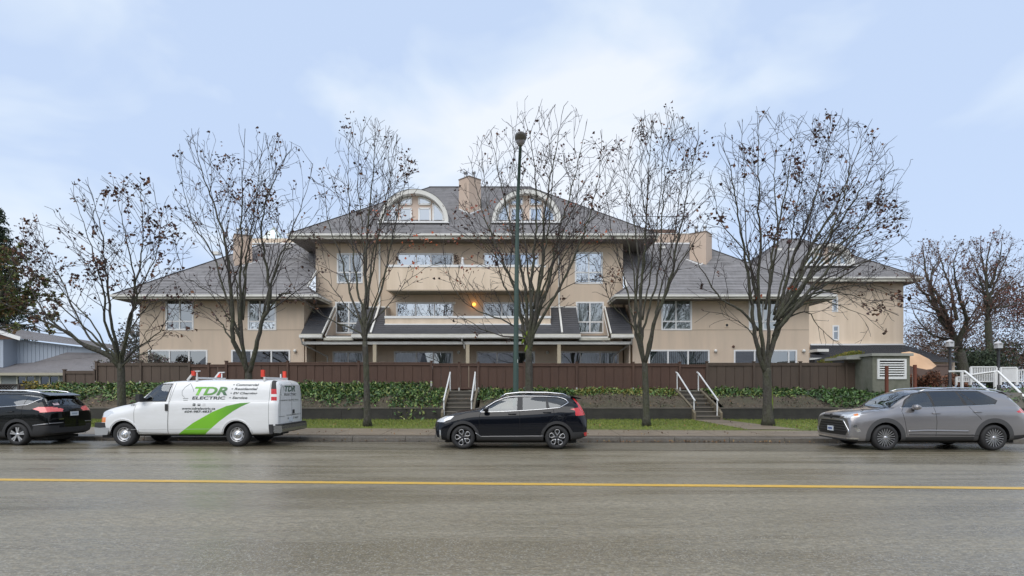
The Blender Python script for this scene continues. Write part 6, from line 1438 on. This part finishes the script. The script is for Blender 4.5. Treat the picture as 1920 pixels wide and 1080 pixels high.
for sd in (-1, 1): part('roof_rail', MB().tube([(2.1,sd*.64,1.63),(2.3,sd*.635,1.685),(3.0,sd*.63,1.735),(4.0,sd*.62,1.72),(4.3,sd*.61,1.66),(4.42,sd*.60,1.62)], .016, 8), M_chrome, car2.r, True, local=True)
part('spoiler', MB().prism([(4.42,1.64),(4.80,1.555),(4.81,1.53),(4.6,1.53)], -.60, .60), pg, car2.r, local=True); part('antenna', MB().prism([(3.95,1.67),(4.1,1.745),(4.2,1.67)], -.02, .02), pg, car2.r, local=True)
# --- black crossover (left edge, seen from behind)
cx = lambda v: (v-325)/515+3.59
cz = lambda v: (965-v)/515
pk = paint('paint_black', (.003,.004,.0045), 0, .4)
cut = [('window','S',CP((-480,372),(-60,362),(385,335),(405,190),(0,178),(-200,200)),gl_rear,None), ('window','S',CP((400,332),(470,315),(545,262),(606,218),(415,190)),gl_rear,None), ('window','S',CP((-500,374),(-900,388),(-820,330),(-600,235),(-460,205)),gl_front,None),
 ('tail_lamp','S',CP((560,400),(640,368),(870,370),(870,448),(700,436)),M_redpk,None), ('tail_lamp','R',[(-.95,.99),(-.36,1.05),(-.36,1.09),(-.95,1.15)],M_redpk,None), ('tail_lamp','R',[(.95,.99),(.36,1.05),(.36,1.09),(.95,1.15)],M_redpk,None),
 ('rear_window','R',[(-.74,1.19),(.74,1.19),(.62,1.45),(-.62,1.45)],gl_rear,lambda c: c[0]>3.9),
 ('arch_trim','S',circ(3.59,.33,.47,20,1),M_plast,AC), ('arch_trim','S',circ(.93,.33,.47,20,1),M_plast,AC), ('sill_trim','S',[(1.3,.1),(3.2,.1),(3.2,.42),(1.3,.42)],M_plast,AC), ('rear_bumper','S',[(4.0,.1),(4.8,.1),(4.8,.60),(4.1,.60)],M_plast,AC), ('lower_cladding_rear','R',[(-1,.1),(1,.1),(1,.52),(-1,.52)],M_plast,None),
 ('windscreen','T',[(1.25,-.68),(1.25,.68),(1.95,.58),(1.95,-.58)],gl_ws,lambda c: c[2]>1.08), ('head_lamp','S',[(0,.78),(.5,.86),(.45,.95),(0,.9)],M_head,None), ('grille','F',[(-.6,.3),(.6,.3),(.5,.6),(-.5,.6)],M_plast,None)]
spec = dict(L=4.62, paint=pk, axles=(.93, 3.59), wr=.33, ar=.385, wheel=lambda w, r: wheel_split(w, r, 5, .2, M_alloy_d), cuts=cut, nose=.14, tail=.12, seats=(2.15,3.0), dash=1.3,
 c=dict(bot=[(0,.30),(.3,.24),(1,.22),(3.5,.22),(4.3,.26),(4.62,.36)], top=[(0,.70),(.05,.82),(.2,.90),(.6,1.02),(1.0,1.09),(1.2,1.13),(1.6,1.35),(2.0,1.54),(2.4,1.61),(3.0,1.635),(3.6,1.615),(4.0,1.57),(4.22,1.52),(4.32,1.42),(4.48,1.17),(4.56,1.12),(4.62,1.0)],
 edge=[(0,.66),(.05,.78),(.2,.86),(.6,.98),(1.0,1.05),(1.2,1.09),(1.6,1.31),(2.0,1.49),(2.4,1.55),(3.0,1.57),(3.6,1.55),(4.0,1.50),(4.22,1.45),(4.32,1.36),(4.48,1.14),(4.62,.97)],
 belt=[(0,.6),(.2,.78),(.6,.90),(1.2,1.02),(2.0,1.08),(3.0,1.14),(3.7,1.19),(4.2,1.20),(4.45,1.08),(4.62,.92)],
 wm=[(0,.90),(.8,.925),(3.8,.93),(4.62,.93)], wb=[(0,.84),(1.3,.87),(3.5,.87),(4.2,.84),(4.62,.90)], wt=[(0,.70),(1.2,.74),(1.7,.66),(2.1,.62),(3.4,.62),(4.1,.60),(4.4,.72),(4.62,.84)], plan=[(0,.80),(.04,.88),(.12,.94),(.3,.985),(.6,1),(4.3,1),(4.5,.985),(4.58,.96),(4.62,.92)]))
dn = 17.72
car3 = Car('parked_car', 'black crossover with pale red tail lamps cut by the left edge of the picture', 'car', (xat(38.5,dn)-3.59, dn+.93, .012), -.030, spec)
car3.line(CP((-900,392),(-480,380),(0,372),(300,350),(450,334),(520,298),(622,232)), .012, M_chrome, 'window_trim')
for P in (CP((-480,380),(-470,700)), CP((390,340),(400,470),(330,540)), CP((735,240),(750,370))): car3.line(P, .006, M_gap, 'panel_gap', off=-.002)
car3.line([(-.84,.60),(-.84,.97)], .005, M_gap, 'panel_gap', ax='R'); car3.line([(-.86,.60),(0,.585),(.86,.60)], .006, M_gap, 'bumper_gap', ax='R'); car3.line([(-.62,1.145),(0,1.15),(.62,1.145)], .010, mat('chrome_dark',(.25,.25,.27),.2,metal=1), 'tailgate_trim', ax='R', off=.003)
car3.line(CP((580,655),(690,640),(800,630)), .016, mat('sill_silver',(.35,.35,.36),.3,metal=.7), 'bumper_trim', off=.0); car3.line([(-.85,.66),(-.4,.665)], .014, mat('sill_silver',(.35,.35,.36),.3,metal=.7), 'bumper_trim', ax='R', off=0); car3.line([(.5,.665),(.85,.66)], .014, mat('sill_silver',(.35,.35,.36),.3,metal=.7), 'bumper_trim', ax='R', off=0)
c_ = car3.hitR(0,.93); pt_ = part('number_plate', MB().box(c_.x+.008, c_.x+.02, -.16, .16, .865, .995), M_plate, car3.r, local=True); part('plate_marks', MB().box(c_.x+.021, c_.x+.023, -.11, .11, .91, .955), mat('plate_grey',(.35,.42,.50),.5), pt_, local=True)
a_, b_, c2, d2_ = [car3.hitR(y, z)+Vector((.006,0,0)) for y, z in ((-.56,1.205),(-.36,1.205),(-.36,1.275),(-.56,1.275))]; part('window_sticker', MB().quad(a_,b_,c2,d2_), mat('sticker',(.72,.55,.58),.5), car3.r, local=True)
handles(car3, [(cx(215),cz(440)), (cx(-560),cz(455))], pk); mirror(car3, 1.55, 1.08, pk)
part('spoiler', MB().prism([(4.05,1.575),(4.36,1.50),(4.37,1.47),(4.2,1.46)], -.62, .62), pk, car3.r, local=True)
for sd in (-1, 1): part('roof_rail', MB().tube([(1.95,sd*.58,1.53),(2.1,sd*.575,1.60),(2.6,sd*.57,1.655),(3.5,sd*.565,1.65),(3.95,sd*.555,1.60),(4.05,sd*.55,1.56)], .02, 8), M_chrome, car3.r, True, local=True)
c_ = car3.hitR(-.1,.78); part('reflector', MB().box(c_.x-.0, c_.x+.012, -.60, -.42, .77, .79), M_chrome, car3.r, local=True)
# --- white cargo van
cx = lambda v: (v-320)/277+.86
cz = lambda v: (693-v)/277
pw = mat('paint_white', (.78,.79,.80), .35, coat=.6, var=[((1,1,.7), .3, (.70,.71,.71)), ((2,2,9), .25, (.62,.62,.60))])
t = bpy.data.materials.new('stripe_green'); t.use_nodes = True; b = t.node_tree.nodes['Principled BSDF']; tn = t.node_tree
tcn = N(tn, 'ShaderNodeTexCoord'); sx_ = N(tn, 'ShaderNodeSeparateXYZ'); tn.links.new(tcn.outputs['Object'], sx_.inputs[0]); crn = N(tn, 'ShaderNodeValToRGB')
crn.color_ramp.elements[0].position = .55; crn.color_ramp.elements[0].color = (.19,.50,.03,1); crn.color_ramp.elements[1].position = 1.0; crn.color_ramp.elements[1].color = (.07,.22,.045,1)
mrn = N(tn, 'ShaderNodeMapRange'); mrn.inputs['From Min'].default_value = 2.2; mrn.inputs['From Max'].default_value = 4.7; tn.links.new(sx_.outputs[0], mrn.inputs[0]); tn.links.new(mrn.outputs[0], crn.inputs[0]); tn.links.new(crn.outputs[0], b.inputs['Base Color']); b.inputs['Roughness'].default_value = .3
M_stripe = t
t = bpy.data.materials.new('logo_green_grey'); t.use_nodes = True; b = t.node_tree.nodes['Principled BSDF']; tn = t.node_tree
tcn = N(tn, 'ShaderNodeTexCoord'); sx_ = N(tn, 'ShaderNodeSeparateXYZ'); tn.links.new(tcn.outputs['Object'], sx_.inputs[0]); crn = N(tn, 'ShaderNodeValToRGB')
ad_ = N(tn, 'ShaderNodeMath', operation='MULTIPLY_ADD'); ad_.inputs[1].default_value = -1.2; tn.links.new(sx_.outputs[2], ad_.inputs[0]); tn.links.new(sx_.outputs[0], ad_.inputs[2])
crn.color_ramp.elements[0].position = .2; crn.color_ramp.elements[0].color = (.17,.48,.04,1); crn.color_ramp.elements[1].position = .95; crn.color_ramp.elements[1].color = (.07,.13,.10,1)
mrn = N(tn, 'ShaderNodeMapRange'); mrn.inputs['From Min'].default_value = .85; mrn.inputs['From Max'].default_value = 2.15; tn.links.new(ad_.outputs[0], mrn.inputs[0]); tn.links.new(mrn.outputs[0], crn.inputs[0]); tn.links.new(crn.outputs[0], b.inputs['Base Color']); b.inputs['Roughness'].default_value = .35
M_logo = t
M_ink = mat('lettering_dark', (.035,.045,.045), .4)
cut = [('window','S',CP((486,318),(662,320),(698,184),(604,186),(546,230),(494,290)),gl_front,None), ('pillar_trim','S',CP((440,330),(672,326),(708,176),(598,178),(535,222),(478,285)),M_plast,lambda c: c[2]>1.25),
 ('tail_lamp','S',CP((1534,222),(1575,222),(1580,264),(1537,264)),M_redl,lambda c: c[0]>5), ('reversing_lamp','S',CP((1537,264),(1580,264),(1581,286),(1538,286)),M_white,lambda c: c[0]>5), ('tail_lamp','S',CP((1538,286),(1581,286),(1583,317),(1540,317)),M_redl,lambda c: c[0]>5), ('corner_trim','S',CP((1532,150),(1562,150),(1575,222),(1534,222)),M_plast,lambda c: c[0]>5),
 ('indicator','S',CP((120,455),(168,455),(166,496),(120,496)),M_orange,lambda c: c[0]<.45), ('head_lamp','S',CP((120,392),(172,392),(168,455),(120,455)),M_head,lambda c: c[0]<.45), ('head_lamp','F',[(-.95,.84),(-.6,.84),(-.6,1.05),(-.95,1.05)],M_head,None), ('head_lamp','F',[(.95,.84),(.6,.84),(.6,1.05),(.95,1.05)],M_head,None), ('grille','F',[(-.55,.74),(.55,.74),(.55,1.05),(-.55,1.05)],M_plast,None),
 ('stripe','S',CP((762,600),(985,600),(1120,485),(1230,405),(1300,365),(1375,331),(1290,336),(1180,360),(1060,410),(900,500)),M_stripe,lambda c: c[1] < 0),
 ('sill_trim','S',[(1.45,.2),(3.85,.2),(3.85,.365),(1.45,.365)],mat('sill_grey',(.5,.5,.5),.5),AC),
 ('windscreen','T',[(1.16,-.78),(1.16,.78),(1.86,.70),(1.86,-.70)],gl_ws,lambda c: c[2]>1.25), ('rear_window','R',[(-.74,1.30),(-.06,1.30),(-.06,1.84),(-.68,1.84)],mat('panel_white_window', (.74,.75,.76), .25, coat=.6),None), ('rear_window','R',[(.74,1.30),(.06,1.30),(.06,1.84),(.68,1.84)],mat('panel_white_window', (.74,.75,.76), .25, coat=.6),None)]
spec = dict(L=5.50, paint=pw, axles=(.86, 4.26), wr=.352, ar=.415, wheel=wheel_steel, cuts=cut, nose=.14, tail=.05, seats=(2.1,), dash=1.4, wo=.06,
 c=dict(bot=[(0,.42),(.3,.36),(1,.345),(4.5,.345),(5.2,.36),(5.5,.42)], top=[(0,.98),(.03,1.04),(.1,1.09),(.3,1.15),(.6,1.225),(.93,1.29),(1.1,1.335),(1.4,1.56),(1.75,1.84),(1.95,1.925),(2.4,1.965),(3.5,2.0),(5.0,2.0),(5.3,1.985),(5.42,1.95),(5.47,1.90),(5.5,1.84)],
 edge=[(0,.95),(.03,1.0),(.1,1.05),(.3,1.11),(.6,1.18),(.93,1.245),(1.1,1.29),(1.4,1.52),(1.75,1.80),(1.95,1.885),(2.4,1.925),(3.5,1.955),(5.0,1.955),(5.3,1.94),(5.42,1.90),(5.5,1.80)],
 belt=[(0,.86),(.1,.96),(.3,1.03),(.93,1.15),(1.2,1.22),(1.8,1.29),(2.5,1.32),(5.3,1.33),(5.5,1.30)],
 wm=[(0,.96),(.8,.99),(5.0,.995),(5.5,.985)], wb=[(0,.90),(1.2,.92),(2.2,.965),(5.0,.965),(5.5,.95)], wt=[(0,.80),(1.1,.80),(1.5,.78),(2.0,.79),(3,.82),(5.2,.82),(5.5,.80)], plan=[(0,.88),(.04,.93),(.12,.965),(.35,.99),(.7,1),(5.2,1),(5.36,.992),(5.44,.97),(5.5,.93)]))
dn = 17.38
van = Car('cargo_van', 'white electrician cargo van with green swoosh, dark lettering and roof ladder racks', 'van', (xat(233.3,dn)-.86, dn+.99, .012), -.026, spec)
for P in (CP((412,345),(408,420),(412,520),(440,578),(688,588),(694,330),(712,176)), CP((690,588),(700,330),(742,160)), CP((1527,150),(1524,330),(1527,560))): van.line(P, .006, mat('gap_grey',(.10,.10,.10),.9), 'panel_gap', off=-.002)
for P in (CP((700,330),(1100,326),(1515,322)), CP((380,555),(690,552)), CP((700,552),(1120,548)), CP((440,328),(690,326))): van.line(P, .005, mat('gap_pale',(.45,.45,.45),.9), 'body_crease', off=-.002)
for (a, rr) in ((.86,.455),(4.26,.455)): van.line([(a+rr*math.cos(t), .352+rr*math.sin(t)) for t in np.linspace(.15, math.pi-.1, 24)], .018, pw, 'arch_flare', off=.0)
part('front_bumper', MB().prism([(-.02,.70),(.52,.70),(.44,.56),(-.03,.56)], -.95, .95), M_plast, van.r, local=True); part('front_bumper_chrome', MB().prism([(-.04,.55),(.42,.55),(.36,.34),(-.0,.33)], -.96, .96), mat('bumper_grey',(.45,.46,.47),.3,metal=.5), van.r, local=True); part('front_skirt', MB().box(.1,.4,-.8,.8,.24,.335), M_plast, van.r, local=True)
part('rear_bumper', MB().prism([(5.30,.62),(5.59,.62),(5.61,.52),(5.61,.44),(5.55,.40),(5.30,.42)], -.97, .97), mat('bumper_chrome_wet',(.30,.31,.32),.25,metal=.9), van.r, local=True); part('bumper_step', MB().box(5.32,5.59,-.95,.95,.622,.665), M_plast, van.r, local=True); part('bumper_corner', MB().prism([(5.22,.66),(5.34,.66),(5.34,.38),(5.24,.38)], -1.0, 1.0), M_plast, van.r, local=True)
for sd in (-1, 1):
    m_ = part('wing_mirror', MB().box(1.34,1.46,*sorted((sd*.99,sd*1.15)),1.32,1.55), M_plast, van.r, local=True); part('mirror_arm', MB().box(1.37,1.43,*sorted((sd*.86,sd*.99)),1.38,1.44), M_plast, m_, local=True)
h = van.hit(cx(681),cz(372)); part('door_handle', MB().box(h.x-.035,h.x+.035,h.y-.03,h.y+.0,cz(400),cz(345)), M_plast, van.r, local=True)
van.line([(0,.46),(0,1.93)], .006, mat('gap_grey',(.10,.10,.10),.9), 'rear_door_gap', ax='R'); 
for yy in (-.80,.80): van.line([(yy,.70),(yy*.98,1.3),(yy*.90,1.86)], .006, mat('gap_grey',(.10,.10,.10),.9), 'rear_door_gap', ax='R')
h = van.hitR(.10,1.0); part('rear_door_handle', MB().box(h.x,h.x+.03,.06,.16,.94,1.06), M_plast, van.r, local=True)
for yy in (-.22,): h = van.hitR(yy,.86); part('number_plate', MB().box(h.x+.003,h.x+.012,yy-.0,yy+.30,.70,.84), mat('plate_dull',(.62,.66,.70),.5), van.r, local=True)
# lettering
van.text('TDR', cx(902), cx(1176), cz(274), cz(204), M_logo, shear=.28, bold=.035); van.text('ELECTRIC', cx(886), cx(1162), cz(308), cz(283), M_ink, shear=.12, bold=.025)
for txt, xa_, xb_, y_ in (('• Commercial',1218,1432,188), ('• Residential',1208,1424,222), ('• EV Charging',1202,1426,258), ('• Service',1195,1345,294)):
    van.text(txt, cx(xa_), cx(xb_), cz(y_+ (13 if 'g' in txt else 9)), cz(y_-11), M_ink, shear=.25, bold=.022)
van.text('www.tdrelectric.ca', cx(810), cx(1086), cz(391), cz(371), M_ink, shear=.2, bold=.02); van.text('604-987-4837', cx(832), cx(1062), cz(416), cz(397), M_ink, shear=.2, bold=.02); van.text('T20', cx(347), cx(405), cz(362), cz(346), M_ink, shear=.2, bold=.01)
def sq(x0, x1, y0, y1, m, name, txt=None):
    a = [van.hit(cx(x), cz(y))+Vector((0,-.005,0)) for x, y in ((x0,y1),(x1,y1),(x1,y0),(x0,y0))]; part(name, MB().quad(*a), m, van.r, local=True)
    if txt: van.text(txt, cx(x0+7), cx(x1-7), cz(y1-3), cz(y0+4), pw, off=.008, bold=.01)
sq(898,920,340,361,M_ink,'icon','f'); sq(939,961,342,360,M_ink,'icon'); sq(943,957,345,350,pw,'icon_mark')
van.line(CP((982,342),(1002,342),(1002,360),(982,360),(982,342)), .004, mat('icon_grey',(.35,.35,.37),.5), 'icon', both=False); van.line(CP((988,351),(992,347),(996,351),(992,355),(988,351)), .004, mat('icon_grey',(.35,.35,.37),.5), 'icon', both=False, step=.01)
van.line(CP((822,292),(800,270),(797,240),(815,212),(840,190),(858,176),(872,196),(888,222),(896,244)), .006, mat('logo_line',(.12,.14,.14),.5), 'logo_drop', both=False, step=.03); van.line(CP((810,299),(854,299)), .007, M_ink, 'logo_bar', both=False); van.line(CP((815,314),(850,314)), .007, M_ink, 'logo_bar', both=False)
# rear doors lettering  (y increases to the far side = right in the picture)
van.text('TDR', -.52, .28, 1.62, 1.80, M_logo, ax='R', shear=.2, bold=.03) ; van.text('ELECTRIC', -.52, .36, 1.50, 1.57, M_ink, ax='R', bold=.01)
van.line([(-.72,1.50),(-.78,1.62),(-.74,1.76),(-.66,1.84),(-.58,1.74),(-.54,1.66)], .006, mat('logo_line',(.12,.14,.14),.5), 'logo_drop', ax='R', step=.03)
van.text('Commercial • Residential • Service', -.80, .55, 1.345, 1.385, M_ink, ax='R', bold=.01); van.text('www.tdrelectric.ca', -.40, .80, .885, .93, M_ink, ax='R', bold=.01); van.text('604-987-4837', -.30, .55, .775, .83, M_ink, ax='R', bold=.01)
van.line([(-.86,.88),(-.50,.88)], .007, M_ink, 'badge', ax='R')
# ladder racks
M_rack = mat('rack_white', (.70,.70,.70), .4); M_redp = mat('rack_red', (.72,.06,.035), .45)
def rack(x, slope, label):
    k = part('ladder_rack', MB().bar((x,-.80,2.03),(x,.80,2.03), .06, .05), M_rack, van.r, label=label, local=True)
    for sd in (-.80,.80):
        part('rack_foot', MB().bar((x,sd,1.93),(x,sd,2.06), .05), M_rack, k, local=True)
    return k
k = rack(cx(905), 1, 'front crossbar of the ladder rack with sloping arms')
for sd, xo in ((-.80,0),(.62,.50)):
    part('rack_arm', MB().bar((cx(825),sd,1.96),(cx(885),sd,2.23), .05).bar((cx(885),sd,2.23),(cx(930),sd,2.235), .06,.03).bar((cx(905),sd,2.03),(cx(905),sd,2.2), .03), M_rack, k, local=True)
part('rack_stop', MB().box(cx(866),cx(893),-.86,-.78,2.10,2.24), M_redp, k, local=True); part('rack_stop', MB().box(cx(866),cx(893),.60,.66,2.08,2.20), M_redp, k, local=True)
k = rack(cx(1470), 1, 'rear crossbar of the ladder rack with red uprights')
for sd in (-.78,.78): part('rack_stop', MB().box(cx(1440),cx(1466),sd-.04,sd+.04,2.06,2.27), M_redp, k, local=True)
part('rack_post', MB().box(cx(1462),cx(1470),.35,.40,2.05,2.17), M_rack, k, local=True)
# ------------------------------------------------------------------ the near side of the street behind the camera (unseen, added to be mirrored in windows and paintwork)
sheet('opposite_pavement', [-300, 300], [lambda x: (-60, .10), lambda x: (-3.0, .10), lambda x: (-1.2, .12), lambda x: (-1.2, -.05)], M_conc)
_roots = [o for o in COL.objects if o.name.startswith('bare_tree') and o.parent is None][:6]
for i, x in enumerate((-19, -8.5, 3, 12.5, 22)):
    src = _roots[(i*2+1) % 6]; r = src.copy(); COL.objects.link(r); r.location = (x, -5.5, .1); r.rotation_euler = (0, 0, math.pi*.9+i)
    r['label'] = 'bare tree added unseen behind the camera, number %s from the left' % ('one','two','three','four','five')[i]; r['group'] = 'added bare trees behind the camera'
    for ch in src.children:
        c = ch.copy(); COL.objects.link(c); c.parent = r; c.matrix_parent_inverse = ch.matrix_parent_inverse.copy()
M_os = [mat('siding_a', (.30,.30,.29), .8), mat('siding_b', (.26,.20,.15), .8), mat('siding_c', (.18,.21,.22), .8)]
for i, (x, wd) in enumerate(((-42,15),(-23,14),(-5,13),(13,14),(33,16))):
    h = thing('unseen_house', ('grey','brown','slate grey','pale grey','wide brown')[i]+' gabled house added unseen behind the camera, number '+str(i+1)+' from the left', 'house', (x,-26,.1), 'added houses behind the camera')
    part('wall', MB().box(x-wd/2, x+wd/2, -36, -26, .1, 5.6), M_os[i % 3], h)
    part('roof', MB().prism([(-37,5.5),(-25,5.5),(-31,8.6)], x-wd/2-.5, x+wd/2+.5, 'x'), M_shingle, h)
    for k in range(4):
        for z in (.9, 3.5): part('window', MB().box(x-wd/2+1.2+k*wd/4, x-wd/2+2.8+k*wd/4, -25.98, -25.93, z, z+1.3), M_black, h)
bc = [mat('laurel_a', (.03,.05,.02), .7), mat('laurel_b', (.05,.07,.03), .7)]
for i, (xa, xb) in enumerate(((-50,-14),(-12,12),(15,50))):
    P = [(random.uniform(xa,xb), random.uniform(-17,-15), random.uniform(.2,3.0+.7*math.sin(xa+i*2))) for _ in range(4500)]
    o = bpy.data.objects.new('garden_hedge', leafcloud('garden_hedge', P, RNG.uniform(.2,.5,len(P)), None, mats=bc, aspect=.6)); COL.objects.link(o); tag(o, ('left','middle','right')[i]+' stretch of tall dark hedge added unseen behind the camera', 'hedge')
